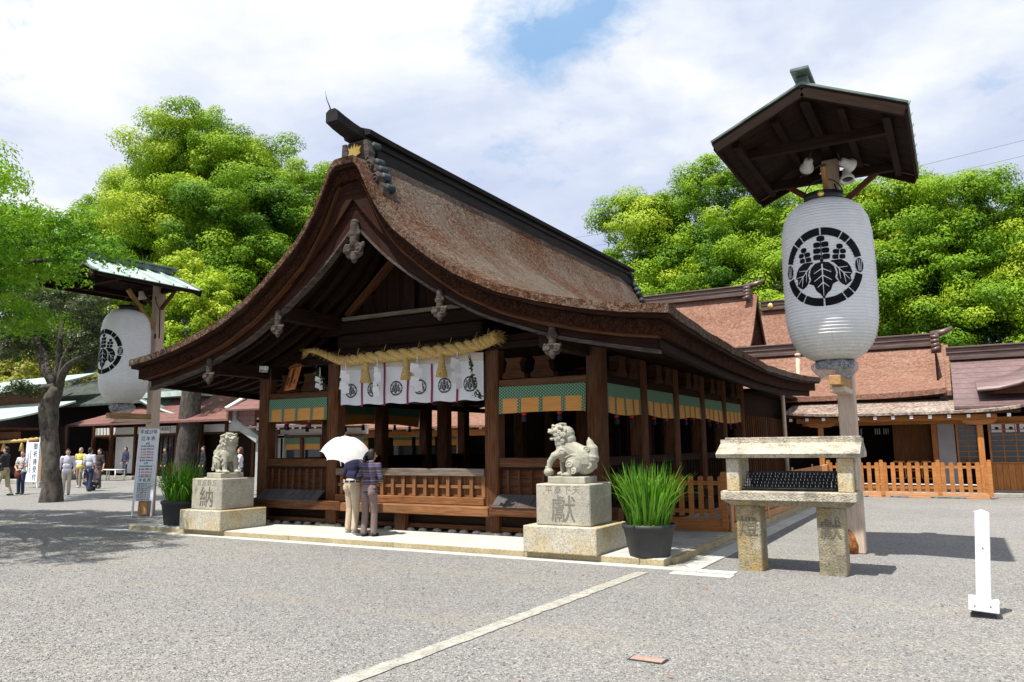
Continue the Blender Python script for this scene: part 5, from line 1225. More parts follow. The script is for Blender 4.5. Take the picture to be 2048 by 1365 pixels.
# gallery on the right (open veranda, windows), y ~ 26
ga = thing('side_gallery', 'cedar gallery with plum shingled roof and lattice windows behind the right fence', 'gallery building', (-1, 26, 0))
def G_(name, mt, *a, b=.008, par=None): return MB().box(*a, b).build(name, mt, par or ga)
G_('stone_base', 'gutter', -4.3, 9, 25.3, 31, 0, .10)
G_('eaves_beam', 'cedar', -4.3, .95, 25.0, 25.14, 2.13, 2.28, b=.01); G_('head_beam', 'cedar', -4.3, 9, 25.95, 26.10, 2.05, 2.22, b=.01)
for k in range(14):
    x = -4.42+k*.47; o = G_('rafter', 'cedar', x-.035, x+.035, 24.78, 24.99, 2.195, 2.265, b=.004); MB().box(x-.045, x+.045, 24.762, 24.779, 2.185, 2.275, .002).build('white_rafter_end', 'white_paint', o)
for k in range(10):
    x = 2.1+k*.5; o = G_('rafter', 'cedar', x-.035, x+.035, 24.78, 27.5, 2.40, 2.46, b=.004); MB().box(x-.045, x+.045, 24.762, 24.779, 2.385, 2.475, .002).build('white_rafter_end', 'white_paint', o)
G_('eaves_beam', 'cedar', 1.6, 9, 25.0, 25.14, 2.25, 2.39, b=.01)
for x in (-3.62, .52, 4.4):
    G_('gallery_post', 'cedar', x-.075, x+.075, 25.0, 25.14, .10, 1.99, b=.012)
    m_ = MB(); m_.prism([(x-.42, 2.128), (x+.42, 2.128), (x+.40, 2.07), (x+.30, 2.01), (x+.12, 1.99), (x-.12, 1.99), (x-.30, 2.01), (x-.40, 2.07)], 1, 24.99, 25.15); m_.build('bracket_arm', 'cedar', ga)
for x in (-.62, ): G_('gallery_post', 'cedar', x-.075, x+.075, 25.96, 26.1, .10, 2.05, b=.012)
G_('grey_wall_panel', 'plaster_grey', -.54, -.10, 26.0, 26.04, .10, 2.05)
def lattice(x0, x1, y, z0, z1, nx, nz, mtf='cedar', glass='glass_dark', backw=None):
    w_ = G_('lattice_window', glass, x0, x1, y+.03, y+.04, z0, z1, b=0)
    for (a, b, c, d) in ((x0-.05, x0, z0-.05, z1+.05), (x1, x1+.05, z0-.05, z1+.05)): MB().box(a, b, y, y+.06, c, d, .004).build('frame', mtf, w_)
    for (c, d) in ((z0-.05, z0), (z1, z1+.05)): MB().box(x0, x1, y, y+.06, c, d, .004).build('frame', mtf, w_)
    for k in range(1, nx): x = x0+(x1-x0)*k/nx; MB().box(x-.011, x+.011, y+.004, y+.028, z0, z1, .002).build('lattice_bar', mtf, w_)
    for k in range(1, nz): z = z0+(z1-z0)*k/nz; MB().box(x0, x1, y+.008, y+.026, z-.010, z+.010, .002).build('lattice_bar', mtf, w_)
    return w_
lattice(-.02, .45, 26.0, .95, 2.0, 2, 7); lattice(.78, 2.6, 25.9, .95, 2.0, 6, 7); lattice(2.7, 4.6, 25.9, .95, 2.0, 6, 7); lattice(4.7, 6.6, 25.9, .95, 2.0, 6, 7)
for k in range(5):   # small crest valance behind the glass top
    x = .95+k*.34; G_('valance_cloth', 'noren', x-.13, x+.13, 25.92, 25.926, 1.78, 2.0, b=0); G_('valance_ribbon', 'purple', x+.145, x+.185, 25.918, 25.926, 1.76, 2.0, b=0)
    MB().lathe([(.05, 0), (.001, .002)], 12).build('valance_crest', 'ink', ga, world=False).location = (x+1, 25.917-26, 1.88)
for o in [q for q in ga.children if q.name.startswith('valance_crest')]: o.rotation_euler.x = R(90)
for x0, x1 in ((.70, 2.65), (2.66, 4.6), (4.61, 6.6)):
    for k in range(13): x = x0+(x1-x0)*k/13; G_('dado_board', 'cedar', x, x+(x1-x0)/13-.006, 25.9, 25.93, .16, .90, b=.003)
G_('window_sill', 'cedar', .68, 6.7, 25.86, 25.96, .90, .95); G_('dado_foot', 'gutter', .68, 6.7, 25.85, 25.95, .10, .16)
# dark recess behind the open part with hinged gate and lattice of slats
G_('rear_wall', 'wood_dark', -9.0, -.7, 28.2, 28.3, .1, 2.3); G_('inner_wall', 'wood_dark', -.66, 9, 26.6, 26.7, .1, 2.5); G_('left_cheek_wall', 'wood_dark', -.70, -.66, 26.1, 28.2, .1, 2.2); G_('gallery_floor', 'cedar_dim', -4.3, -.7, 25.6, 28.2, .10, .30)
G_('blind_screen', 'cedar_dim', -1.75, -.72, 26.4, 26.42, .95, 2.05); 
for k in range(14): G_('upper_slat', 'paper' if k % 5 else 'wood_dark', -3.1+k*.062+(.35 if k > 6 else 0), -3.07+k*.062+(.35 if k > 6 else 0), 27.3, 27.32, 1.78, 1.97, b=0)
for x0, x1 in ((-1.78, -1.42), (-1.40, -1.05), (-1.03, -.72)):
    o = G_('gate_panel', 'wood_dark', x0, x1, 25.80, 25.81, .5, .92, b=0)
    for a, b, c, d in ((x0, x0+.035, .45, .98), (x1-.035, x1, .45, .98), (x0, x1, .93, .98), (x0, x1, .68, .71), (x0, x1, .45, .49)): MB().box(a, b, 25.76, 25.80, c, d, .003).build('gate_frame', 'cedar', o)
G_('floor_beam_edge', 'white_paint', -3.9, .5, 25.55, 25.59, .30, .33, b=0)
# roofs of the gallery
shell_roof('gallery_roof_shingle', 'thatch_grey', ga, -4.6, 1.5, 24.72, 26.3, 2.37, 2.80, .1, .07, .10)
shell_roof('shingled_roof', 'shingle_plum', ga, -.05, 9.5, 24.9, 29.0, 2.50, 4.20, .18, .07, .0); 
MB().box(-4.6, 1.5, 24.77, 24.83, 2.29, 2.375, .004).build('fascia', 'wood_mid', ga)
ridge_bar(ga, -.15, 9.5, 29.0, 4.15, end=0)
# curved karahafu dormer at the right edge
m_ = MB(); pr2 = [(0, 0), (.5, .03), (1.0, .14), (1.4, .32), (1.8, .55), (2.3, .74), (2.9, .82)]; vs = []
for (x, z) in pr2: vs += [(.55+x, 25.2, 2.98+z), (.55+x, 28.6, 3.6+z*.9), (.55+x, 28.6, 3.53+z*.9), (.55+x, 25.2, 2.90+z)]
fs = [(4*i+a, 4*i+(a+1) % 4, 4*i+4+(a+1) % 4, 4*i+4+a) for i in range(len(pr2)-1) for a in range(4)]; m_.add(vs, [f for f in fs], None, True); m_.build('curved_dormer_roof', 'shingle_plum', ga)
m_ = MB(); m_.prism([(.7, 2.86)]+[(.55+x, 2.89+z) for x, z in pr2[1:]]+[(3.45, 2.80)], 1, 25.45, 25.6); m_.build('dormer_tympanum', 'wood_mid', ga)
# middle hall with thatch roof in front of the tall ones
mh = thing('middle_hall', 'middle hall whose rust brown thatch roof rises over the gallery', 'hall', (-3, 29, 0))
shell_roof('thatch_slope', 'thatch_new', mh, -8.6, -.22, 26.0, 29.4, 3.0, 4.78, .25, .16, .10, 40, 16, under='wood_verge')
MB().box(-8.5, -.4, 26.9, 27.0, 2.3, 2.95, .004).build('wall', 'wood_dark', mh); MB().box(-.45, -.40, 27.0, 32.0, 2.3, 4.3, .004).build('end_wall', 'wood_dark', mh); shell_roof('rear_thatch_slope', 'thatch_new', mh, -.22, -8.6, 32.8, 29.4, 3.0, 4.78, .25, .16, .1)
ridge_bar(mh, -8.6, -.45, 29.4, 4.70, tip=.55)
MB().slab(lambda u, v: (-.26+.18*u, 26.0+3.4*v, 3.02+(4.74-3.02)*(v-.25*.55*math.sin(math.pi*v))), 2, 16, .14).build('verge_roll', 'thatch_new', mh)
def gable_hall(label, x0, x1, yr, zr, half, drop, zb, crest_=False):
    t = thing('rear_hall', label, 'hall', ((x0+x1)/2, yr, 0))
    shell_roof('thatch_slope', 'thatch_new', t, x0, x1, yr-half, yr, zr-drop, zr, .42, .16, .06, 30, 18, under='wood_verge'); shell_roof('rear_thatch_slope', 'thatch_new', t, x1, x0, yr+half, yr, zr-drop, zr, .42, .16, .06, 30, 12)
    ridge_bar(t, x0, x1-.35, yr, zr-.05, tip=.65)
    pts = []; 
    for i in range(13): v = i/12; pts.append((yr-half+half*v, zr-drop+drop*(v-.42*.55*math.sin(math.pi*v))-.18))
    full = pts+[(2*yr-y, z) for y, z in pts[::-1]]
    MB().prism(full, 0, x1-.55, x1-.50).build('gable_wall', 'wood_dark', t)
    MB().prism(full+[(y, z-.28) for y, z in full[::-1]], 0, x1-.10, x1-.03).build('bargeboard', 'wood_verge', t)
    MB().box(x1-.45, x1-.15, yr-half*.62, yr+half*.62, zr-drop+.55, zr-drop+.68, .01).build('gable_tie', 'wood_grey', t)
    MB().box(x0+.3, x1-.7, yr-half*.7, yr+half*.7, 0, zr-drop+.2, .01).build('walls', 'wood_dark', t)
    if crest_:
        for x in (x1-5.3, x1-2.6, x0+.45):
            m_ = MB(); m_.lathe([(.13, 0), (.12, .02), (.001, .03)], 16); o = m_.build('gilt_crest', 'gold', t, world=False); o.rotation_euler.x = R(90); o.location = (x-t.location.x, -.28, zr+.14)
    MB().tube([(x1-1.2, yr-half-.2, zr-drop-.6), (x1-1.2, yr-half-.2, zr-drop+1.3)], .02, 6).build('lightning_rod', 'dark_metal', t) if crest_ else None
    return t
gable_hall('tall rear hall with curved thatch gable rising right behind the main roof', -13.5, -6.72, 32.0, 7.62, 3.1, 3.0, 0)
gable_hall('farthest hall with a gilt crest on its brown ridge, half hidden by the lantern', -7.6, -3.7, 37.0, 7.75, 3.2, 3.1, 0, True)
# building seen through the open hall
rg = thing('rear_gallery', 'rear gallery with orange beams and green topped blinds seen through the open hall', 'gallery building', (-16, 27, 0))
for x0, x1, mt_ in ((-24.5, -9.0, 'cedar'),):
    MB().box(x0, x1, 25.6, 25.75, 1.98, 2.22, .01).build('eaves_beam', mt_, rg)
for k in range(22):
    x = -24.3+k*.7; o = MB().box(x-.05, x+.05, 25.2, 27, 2.24, 2.33, .004).build('rafter', 'cedar', rg); MB().box(x-.06, x+.06, 25.18, 25.199, 2.22, 2.34, .002).build('white_rafter_end', 'white_paint', o)
shell_roof('roof', 'thatch_new', rg, -25, -8.7, 25.1, 29, 2.36, 3.6, .2, .08, .05)
for x in (-23.9, -21.3, -18.7, -17.2, -15.45, -12.6, -9.8): MB().box(x-.09, x+.09, 25.6, 25.78, 0, 1.98, .01).build('gallery_post', 'cedar', rg)
MB().box(-24.5, -9, 27.6, 27.7, 0, 2.5, 0).build('rear_wall', 'wood_dark', rg)
for x0, x1 in ((-21.1, -20.1), (-19.9, -18.9), (-18.5, -17.4), (-23.6, -22.5)):
    MB().box(x0, x1, 26.4, 26.42, 1.62, 1.86, 0).build('blind_reed', 'reed', rg); MB().box(x0, x1, 26.39, 26.42, 1.862, 2.05, 0).build('blind_brocade', 'brocade', rg)
    MB().box(x0, x1, 26.45, 26.47, .9, 1.6, 0).build('dark_pane', 'glass_dark', rg)
MB().box(-24.5, -9, 26.3, 26.42, .2, .85, .01).build('dado', 'wood_mid', rg)
# corridor building just left of the hall: concrete post, roof gable, blinds
cb = thing('side_corridor', 'low corridor building with grey concrete post left of the hall', 'corridor building', (-22, 21, 0))
def K_(name, mt, *a, b=.008): return MB().box(*a, b).build(name, mt, cb)
K_('grey_post', 'grey_paint', -23.05, -22.55, 20.6, 21.1, 0, 2.05, b=.02); K_('downpipe', 'grey_paint', -24.1, -23.75, 20.2, 20.5, 2.55, 3.15, b=.02)
MB().beam((-23.95, 20.35, 2.62), (-22.8, 20.6, 1.9), .3, .3, .02).build('sloping_brace', 'grey_paint', cb)
K_('side_wall', 'grey_paint', -22.5, -22.2, 21.2, 24, 0, 2.1); K_('white_wall', 'plaster', -22.6, -18.3, 21.4, 21.5, 2.05, 2.35); K_('window_rail', 'wood_mid', -22.6, -18.3, 21.2, 21.3, 1.95, 2.05)
for k in range(12):
    x = -22.5+k*.36; o = K_('rafter', 'cedar_dim', x-.035, x+.035, 20.2, 21.6, 2.27, 2.33, b=.003); MB().box(x-.045, x+.045, 20.18, 20.199, 2.25, 2.34, .002).build('white_rafter_end', 'white_paint', o)
for k in range(4):
    x = -22.3+k*1.0; K_('window_post', 'wood_mid', x-.06, x+.06, 21.2, 21.32, .6, 1.95)
    K_('blind_reed', 'reed', x+.08, x+.92, 21.3, 21.31, 1.52, 1.72, b=0); K_('blind_brocade', 'brocade', x+.08, x+.92, 21.295, 21.31, 1.722, 1.93, b=0); K_('dark_pane', 'glass_dark', x+.07, x+.93, 21.36, 21.37, .75, 1.5, b=0); K_('dado', 'wood_mid', x+.07, x+.93, 21.3, 21.33, .1, .72, b=0)
K_('white_ledge', 'white_paint', -22.6, -18.2, 20.25, 20.35, 2.40, 2.44)
shell_roof('lower_roof', 'shingle_plum', cb, -22.9, -18.1, 20.1, 23.2, 2.36, 3.0, .1, .05, 0)
m_ = MB(); m_.prism([(20.0, 2.62), (20.0, 3.08), (22.6, 4.5), (22.6, 2.9)], 0, -24.0, -23.9); m_.build('gable_board', 'shingle_red', cb)
MB().beam((-23.95, 19.95, 3.10), (-23.95, 22.7, 4.56), .22, .08, .01).build('verge_trim', 'plaster', cb)
shell_roof('upper_roof', 'shingle_red', cb, -23.9, -18.1, 20.0, 22.6, 3.04, 4.5, .1, .06, 0)
K_('gable_infill', 'shingle_red', -23.88, -22.8, 20.3, 20.4, 2.45, 3.02, b=0)
# downpipe on the right side of the hall
dp = thing('drain_pipe', 'tan drain pipe with a dog-leg bend at the rear corner of the hall', 'drain pipe', (-3.7, 21.9, 0))
m_ = MB(); m_.tube([(-3.61, 22, 5.3), (-3.64, 22, 3.9)], .030, 10); m_.build('thin_pipe', 'cream_pipe', dp); m_ = MB(); m_.tube([(-3.64, 22, 3.92), (-3.66, 22, 3.02), (-3.68, 22, 2.97), (-3.74, 22, 2.94), (-4.05, 22, 2.90), (-4.10, 22, 2.87), (-4.10, 22, 2.80), (-4.08, 22, .1)], .055, 12); m_.build('pipe', 'cream_pipe', dp)
MB().tube([(-3.64, 22, 3.88), (-3.64, 22, 3.96)], .075, 12).build('coupling', 'cream_pipe', dp); MB().beam((-5.2, 22, 3.18), (-3.55, 22, 3.08), .04, .04, .004).build('wall_strut', 'cream_pipe', dp); MB().box(-3.75, -3.55, 21.93, 22.07, 3.05, 3.1, .01).build('clamp', 'white_metal', dp)
# dark link wall between hall and gallery
lw = thing('link_wall', 'dark timber link wall joining the back of the hall to the gallery', 'wall', (-5, 23, 0))
MB().box(-5.1, -4.9, 20.8, 27, 0, 2.9, .01).build('boarding', 'wood_dark', lw)
for k in range(24): MB().box(-4.89, -4.86, 20.9+k*.25, 21.0+k*.25, .2, 2.3, .004).build('lattice_slat', 'wood_mid', lw)
MB().box(-5.3, -4.4, 20.9, 27, 2.9, 3.0, .01).build('roof_edge', 'wood_dark', lw)

# ================================================================ LEFT-HAND BUILDINGS
rh = thing('reception_hall', 'long reception hall with maroon shingle roof behind the left lantern', 'hall', (-36, 27, 0))
def H_(name, mt, *a, b=.01): return MB().box(*a, b).build(name, mt, rh)
H_('stone_base', 'gutter', -44, -26.5, 26.2, 34, 0, .18); H_('rear_wall', 'wood_dark', -44, -26.5, 27.6, 27.7, .18, 3.0)
for i, x in enumerate([-43.6, -41.9, -39.7, -37.9, -36.1, -34.2, -32.3, -30.3, -28.6, -26.8]):
    H_('post', 'wood_mid', x-.09, x+.09, 26.9, 27.08, .18, 2.95)
    if i < 9:
        x2 = [-41.9, -39.7, -37.9, -36.1, -34.2, -32.3, -30.3, -28.6, -26.8][i]
        H_('plaster_panel', 'plaster', x+.10, x2-.10, 27.0, 27.03, 2.45, 2.85); H_('rail', 'wood_mid', x+.09, x2-.09, 26.95, 27.05, 2.33, 2.44)
        if i in (2, 3, 4, 7): 
            H_('glass_door', 'glass_dark', x+.1, x2-.1, 27.06, 27.08, .9, 2.32, b=0)
            for k in range(1, 4): H_('door_stile', 'wood_mid', x+(x2-x)*k/4-.03, x+(x2-x)*k/4+.03, 27.0, 27.05, .3, 2.32)
            for k in range(8): H_('dado_board', 'wood_mid', x+.1+(x2-x-.2)*k/8, x+.1+(x2-x-.2)*(k+1)/8-.01, 27.02, 27.05, .25, .9, b=.004)
        elif i in (1, 8): H_('white_door', 'plaster', x+.3, x2-.3, 27.06, 27.08, .3, 2.32, b=0)
        else: H_('opening_shade_panel', 'wood_dark', x+.1, x2-.1, 27.3, 27.32, .2, 2.32, b=0)  # dark panel closes the bay, standing in for the shade of an opening
for k in range(60): x = -44+k*.3; MB().box(x-.04, x+.04, 25.45, 27.4, 2.93, 3.0, 0).build('rafter', 'wood_dark', rh)
H_('porch_post', 'fresh', -38.05, -37.85, 26.0, 26.12, .18, 2.1)
shell_roof('shingled_roof', 'shingle_red', rh, -43.6, -25.5, 25.4, 33.0, 3.02, 7.4, .12, .10, 0, 30, 14, hip=11)
m_ = MB(); m_.add([(-44.2, 25.4, 3.02), (-43.0, 25.4, 3.02), (-38.4, 33, 7.4), (-44.2, 33, 3.1)], [(0, 1, 2, 3)]); 
ridge_bar(rh, -33.0, -25.5, 33.0, 7.3, end=0)
sg = thing('hanging_sign', 'white name board with four black characters under the maroon eave', 'sign board', (-35.75, 25.9, 2.62))
MB().obox((0, 0, 0), (.92, .06, .34), I3, .01).build('board', nmat('aged_white_board', (.45, .42, .36), (.55, .52, .46), kind='obj', bump=0), sg, world=False); lettering('祈祷書院', .22, 'ink', sg, (0, -.033, 0), .002, world=False)
# green copper roofed pavilion at far left
gp = thing('copper_roof_pavilion', 'pavilion with verdigris copper roofs and straw rope at the far left', 'pavilion', (-46, 23, 0))
def V_(name, mt, *a, b=.01): return MB().box(*a, b).build(name, mt, gp)
shell_roof('lower_copper_roof', 'copper', gp, -56, -42.6, 20.6, 25.2, 2.95, 4.35, .15, .09, .12, 30, 8)
shell_roof('upper_copper_roof', 'copper', gp, -56, -45.4, 24.2, 28, 5.1, 6.3, .15, .09, .2, 20, 8)
V_('upper_wall', 'wood_mid', -56, -45.9, 25.2, 25.3, 4.2, 5.1); V_('head_beam', 'wood_mid', -56, -42.6, 22.2, 22.4, 2.25, 2.6); V_('rear_wall', 'wood_dark', -56, -42.2, 24.6, 24.7, 0, 2.9)
for k in range(26): x = -55.5+k*.5; o = V_('rafter', 'wood_mid', x-.05, x+.05, 20.8, 24, 2.72, 2.82, b=.004); MB().box(x-.06, x+.06, 20.78, 20.799, 2.70, 2.83, .002).build('white_rafter_end', 'white_paint', o)
for x in (-52, -48, -44.6, -41.2): V_('post', 'wood_mid', x-.14, x+.14, 22.2, 22.45, 0, 2.3)
for k in range(1): MB().tube([(-47+.25*i, 21.9, 2.18-.10*math.sin(math.pi*i/28)+.01*(i % 2)) for i in range(29)], [.07+.025*(i % 2) for i in range(29)], 8).build('straw_rope', 'straw', gp)
for x in (-45.4, -43.2, -41.5): m_ = MB(); m_.lathe([(.02, 0), (.06, -.1), (.13, -.45), (.10, -.46)], 12, (x, 21.9, 2.05)); m_.build('rope_tassel', 'straw', gp)
V_('step', 'gutter', -50, -39, 21.2, 22.2, 0, .18); V_('low_bench', 'wood_dark', -47, -41, 22.0, 22.6, .4, .8)
# dark hip roof with pale edges behind the tree
dh = thing('dark_roof_hall', 'dark roofed hall with pale curved verges behind the gnarled tree', 'hall', (-44, 32, 0))
m_ = MB()
def hf(u, v):
    x = -58+18.5*u; return (x, 27+8*v, 4.3+6.2*(v-.12*math.sin(math.pi*v)))
MB().slab(hf, 12, 10, .12).build('roof_slope', nmat('dark_patinated_copper', (.03, .04, .035), (.07, .085, .075), kind='obj', scale=3), dh); MB().slab(lambda u, v: (-39.5+3.6*(1-v)*u*1.0, 27+8*v, 4.3+6.2*(v-.12*math.sin(math.pi*v))-1.2*u*(1-v)), 6, 10, .12).build('hip_slope', 'copper_dark', dh)
MB().tube([(-39.5+3.9*s_, 27.0-.6*s_, 4.35-.95*s_**.8) for s_ in (0, .25, .5, .75, 1)], .07, 6).build('pale_verge', 'copper', dh); MB().box(-57, -37.5, 28.2, 34, 0, 4.3, .01).build('walls', 'wood_dark', dh)
MB().box(-39.6, -35.2, 27.2, 29.8, 4.45, 4.75, .01).build('ridge', 'copper', dh)
MB().box(-39.8, -37.2, 25.3, 25.7, 3.25, 3.42, .01).build('small_eave', 'copper', dh)
MB().lathe([(.16, 0), (.16, .5), (.22, .52), (.22, .62), (.02, .7)], 14, (-49.5, 28, 6.2)).build('vent_pipe', 'steel', dh)
# reception sign, benches
rs = thing('reception_sign', 'white sign board on the left with five large characters down its right side', 'sign board', (-35.1, 19.0, 0))
MB().obox((0, 0, 1.10), (1.02, .04, 1.72), I3, .008).build('board', 'sign_white', rs, world=False)
for s_ in (-1, 1): MB().obox((.48*s_, .03, 1.1), (.06, .06, 2.2 if s_ > 0 else 1.9), I3, .004).build('frame_leg', 'white_paint', rs, world=False)
lettering('御\n祈\n祷\n受\n付', .30, 'ink', rs, (.25, -.024, 1.10), .002, 1.1, world=False)
lettering('受\n付\n時\n間\n午\n前\n九\n時\n午\n後\n四\n時', .075, 'ink', rs, (-.12, -.024, 1.12), .001, 1.1, world=False); lettering('安\n産\n初\n宮\n七\n五\n三\n厄\n除\n家\n内', .07, 'ink', rs, (-.27, -.024, 1.10), .001, 1.1, world=False)
yp = thing('yellow_post', 'pale yellow timber post standing behind the reception sign', 'post', (-35.9, 19.9, 0)); MB().obox((0, 0, 1.45), (.24, .24, 2.9), I3, .01).build('shaft', 'fresh', yp, world=False); MB().obox((0, 0, .12), (.4, .4, .24), I3, .01).build('foot', 'granite_grey', yp, world=False)
for i, (x, lab) in enumerate(((-40.1, 'white tubular metal bench frame, left one of the pair before the reception hall'), (-38.6, 'white tubular metal bench frame, right one of the pair before the reception hall'))):
    t = thing('metal_bench', lab, 'bench', (x, 25, 0)); 
    for sx_ in (-.65, .65):
        for sy_ in (-.25, .25): m_ = MB(); m_.tube([(sx_, sy_, 0), (sx_, sy_, .55)], .03, 6); m_.build('leg', 'white_metal', t, world=False)
    MB().box(-.7, .7, -.28, .28, .55, .59, .01).build('seat', 'white_metal', t, world=False)

# ================================================================ TREES
def trunk(mb, pts, rad, n=16, knob=.12):
    o = len(mb.v); mb.tube(pts, rad, n)
    for i in range(o, len(mb.v)):
        v = Vector(mb.v[i]); k = knob*rad[0]*(mnoise.noise(v*1.8)+.5*mnoise.noise(v*4.5)); mb.v[i] = tuple(v+Vector((math.cos(v.z*3+v.x*9)*k, math.sin(v.x*7)*k, 0)))
def subdiv(pts, k):
    out = []; rad = []
    for i in range(len(pts)-1):
        for j in range(k):
            f = j/k; a, b = pts[i], pts[i+1]; out.append(Vector(a[:3]).lerp(Vector(b[:3]), f)); rad.append(a[3]+(b[3]-a[3])*f)
    out.append(Vector(pts[-1][:3])); rad.append(pts[-1][3]); return out, rad
def tree(label, base, lobes, kind, sub, sr, dens, leaf, tr, r0, group=None, bark='bark', basev=.3, spread=.35, asp=.6, name='tree'):
    t = thing(name, label, 'tree', base, group); m_ = MB(); p, r = subdiv([(base[0], base[1], base[2]-.1, r0*1.35), (base[0], base[1], base[2]+.5, r0*1.05)]+tr, 5); trunk(m_, p, r)
    branches(m_, tr[-1][:3] if len(tr) else base, [c for c, _ in lobes], r0*.5); m_.build('trunk', bark, t)
    crown(lobes, sub, sr, dens, leaf, M[kind], 'crown', t, basev, spread, asp); return t
cam_p = []
G1 = 'big bright camphor trees behind the halls'
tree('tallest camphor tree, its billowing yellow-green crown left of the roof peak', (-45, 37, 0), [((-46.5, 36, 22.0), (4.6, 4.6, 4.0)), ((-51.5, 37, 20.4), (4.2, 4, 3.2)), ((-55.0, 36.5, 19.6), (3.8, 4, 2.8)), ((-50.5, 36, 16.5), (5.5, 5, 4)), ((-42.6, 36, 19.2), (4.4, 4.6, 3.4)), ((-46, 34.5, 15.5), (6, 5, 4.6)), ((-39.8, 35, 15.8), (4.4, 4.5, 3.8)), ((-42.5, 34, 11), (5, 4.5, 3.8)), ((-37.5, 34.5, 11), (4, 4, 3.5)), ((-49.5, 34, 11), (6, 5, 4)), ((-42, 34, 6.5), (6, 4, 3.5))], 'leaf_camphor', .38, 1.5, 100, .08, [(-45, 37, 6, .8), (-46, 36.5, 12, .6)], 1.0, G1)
tree('camphor tree with rounded crown on the far left skyline beyond the lantern', (-62, 38, 0), [((-61, 38, 18.0), (4.4, 4.4, 3.2)), ((-56.5, 36.5, 17.8), (3.8, 4, 3.0)), ((-57.5, 36, 13.5), (6, 5, 4)), ((-64.5, 37, 15.5), (5, 4, 3.4)), ((-59, 35, 9.5), (8, 5, 4.4)), ((-68, 38, 13), (5, 4, 4))], 'leaf_camphor', .45, 1.3, 90, .085, [(-62, 38, 6, .7), (-61, 37, 11, .5)], .9, G1, basev=.26)
tree('camphor tree whose crown meets the left slope of the hall roof', (-37, 40, 0), [((-37.6, 38, 17.6), (3.6, 3.6, 3.2)), ((-34.0, 38, 15.6), (3.4, 3.6, 3.6)), ((-36.5, 38, 10.5), (4.5, 4, 4)), ((-31.5, 40, 9.5), (4, 4, 4))], 'leaf_camphor', .45, 1.3, 95, .08, [(-37, 40, 5, .6), (-37, 39.5, 9, .45)], .8, G1)
RT = [('rounded camphor tree at the left end of the right-hand treeline', (-18.5, 52, 0), [((-18.2, 51, 15.9), (3.6, 4, 3.0)), ((-20.6, 50, 11.9), (2.8, 3.4, 2.6)), ((-16.0, 51, 13.0), (4.0, 4, 3.6)), ((-17.5, 48, 8.6), (5, 4, 3.8))]),
      ('camphor tree with high domed crown left of the lantern roof', (-13, 53, 0), [((-12.8, 52, 17.3), (3.4, 3.6, 3.2)), ((-10.8, 51, 14.2), (3.8, 4, 3.6)), ((-13.5, 49, 10.2), (4.6, 4, 3.8)), ((-10.0, 48, 7.0), (4, 4, 3.6))]),
      ('camphor tree directly behind the right lantern', (-6.5, 53, 0), [((-7.5, 52, 14.6), (3.6, 4, 3.2)), ((-4.6, 51, 13.8), (3.6, 4, 3.2)), ((-6.5, 49, 9.4), (5.0, 4, 4.2))]),
      ('camphor tree with broad crown right of the lantern roof', (-.5, 54, 0), [((-1.4, 52, 14.4), (2.9, 3.6, 2.9)), ((1.4, 51, 13.2), (2.8, 3.6, 2.8)), ((-.5, 49, 9.4), (4.2, 4, 4.2)), ((1.6, 47, 6.6), (3.6, 3, 3.2))]),
      ('camphor tree at the right edge of the picture', (6, 53, 0), [((4.9, 52, 13.8), (3.0, 3.6, 2.8)), ((8.5, 51, 13), (4.0, 4, 3.6)), ((5.4, 49, 9.2), (3.6, 4, 3.8)), ((10.5, 49, 8), (5, 4, 4.4)), ((5, 47, 5.5), (3.4, 3, 2.8))])]
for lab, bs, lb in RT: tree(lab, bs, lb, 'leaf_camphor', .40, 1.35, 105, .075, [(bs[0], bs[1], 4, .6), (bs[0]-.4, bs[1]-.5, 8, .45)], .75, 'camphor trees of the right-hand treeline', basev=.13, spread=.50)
tree('dark low tree filling the gap under the treeline at far right', (3.5, 58, 0), [((3.5, 57, 8), (8, 4, 5)), ((12, 57, 9), (8, 4, 6)), ((-6, 57, 8), (7, 4, 5))], 'leaf_dark', .4, 1.4, 40, .16, [(3.5, 58, 4, .5)], .6)
tree('low bright bush-like tree behind the copper roofed pavilion', (-56, 31, 0), [((-56, 31, 5.8), (6, 3, 2.6)), ((-49, 33, 6.5), (3, 3, 2))], 'leaf_yellow', .5, .9, 60, .12, [(-56, 31, 3, .3)], .35)
tree('dark trunked tree whose lower foliage shows between the left halls', (-40.5, 31.5, 0), [((-40.3, 31, 7.2), (3.2, 2.5, 3.2)), ((-38.5, 31, 6.0), (2.2, 2, 2.4))], 'leaf_camphor', .5, .9, 60, .12, [(-40.5, 31.5, 4, .3)], .4)
# gnarled dark evergreen in the left middle ground
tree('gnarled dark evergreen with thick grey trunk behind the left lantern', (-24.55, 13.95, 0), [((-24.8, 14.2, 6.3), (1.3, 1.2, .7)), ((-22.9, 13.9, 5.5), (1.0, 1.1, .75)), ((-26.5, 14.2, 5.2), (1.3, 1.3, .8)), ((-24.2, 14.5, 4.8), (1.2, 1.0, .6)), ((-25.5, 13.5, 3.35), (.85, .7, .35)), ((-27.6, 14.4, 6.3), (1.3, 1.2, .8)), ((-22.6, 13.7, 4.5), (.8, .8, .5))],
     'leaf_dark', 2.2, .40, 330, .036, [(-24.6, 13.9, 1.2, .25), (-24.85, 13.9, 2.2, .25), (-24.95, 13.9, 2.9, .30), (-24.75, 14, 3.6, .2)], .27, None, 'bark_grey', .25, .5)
tk = tree('tall tree with pitted grey trunk in front of the reception hall', (-34.2, 26.0, 0), [((-33.9, 26.2, 8.4), (2.6, 1.9, 2.1)), ((-36.4, 27, 10.2), (2.4, 2.0, 1.9))], 'leaf_camphor', 1.0, .6, 100, .08, [(-33.9, 26, 2.5, .50), (-33.9, 26, 5.5, .46), (-34.1, 26, 6.6, .40)], .52)
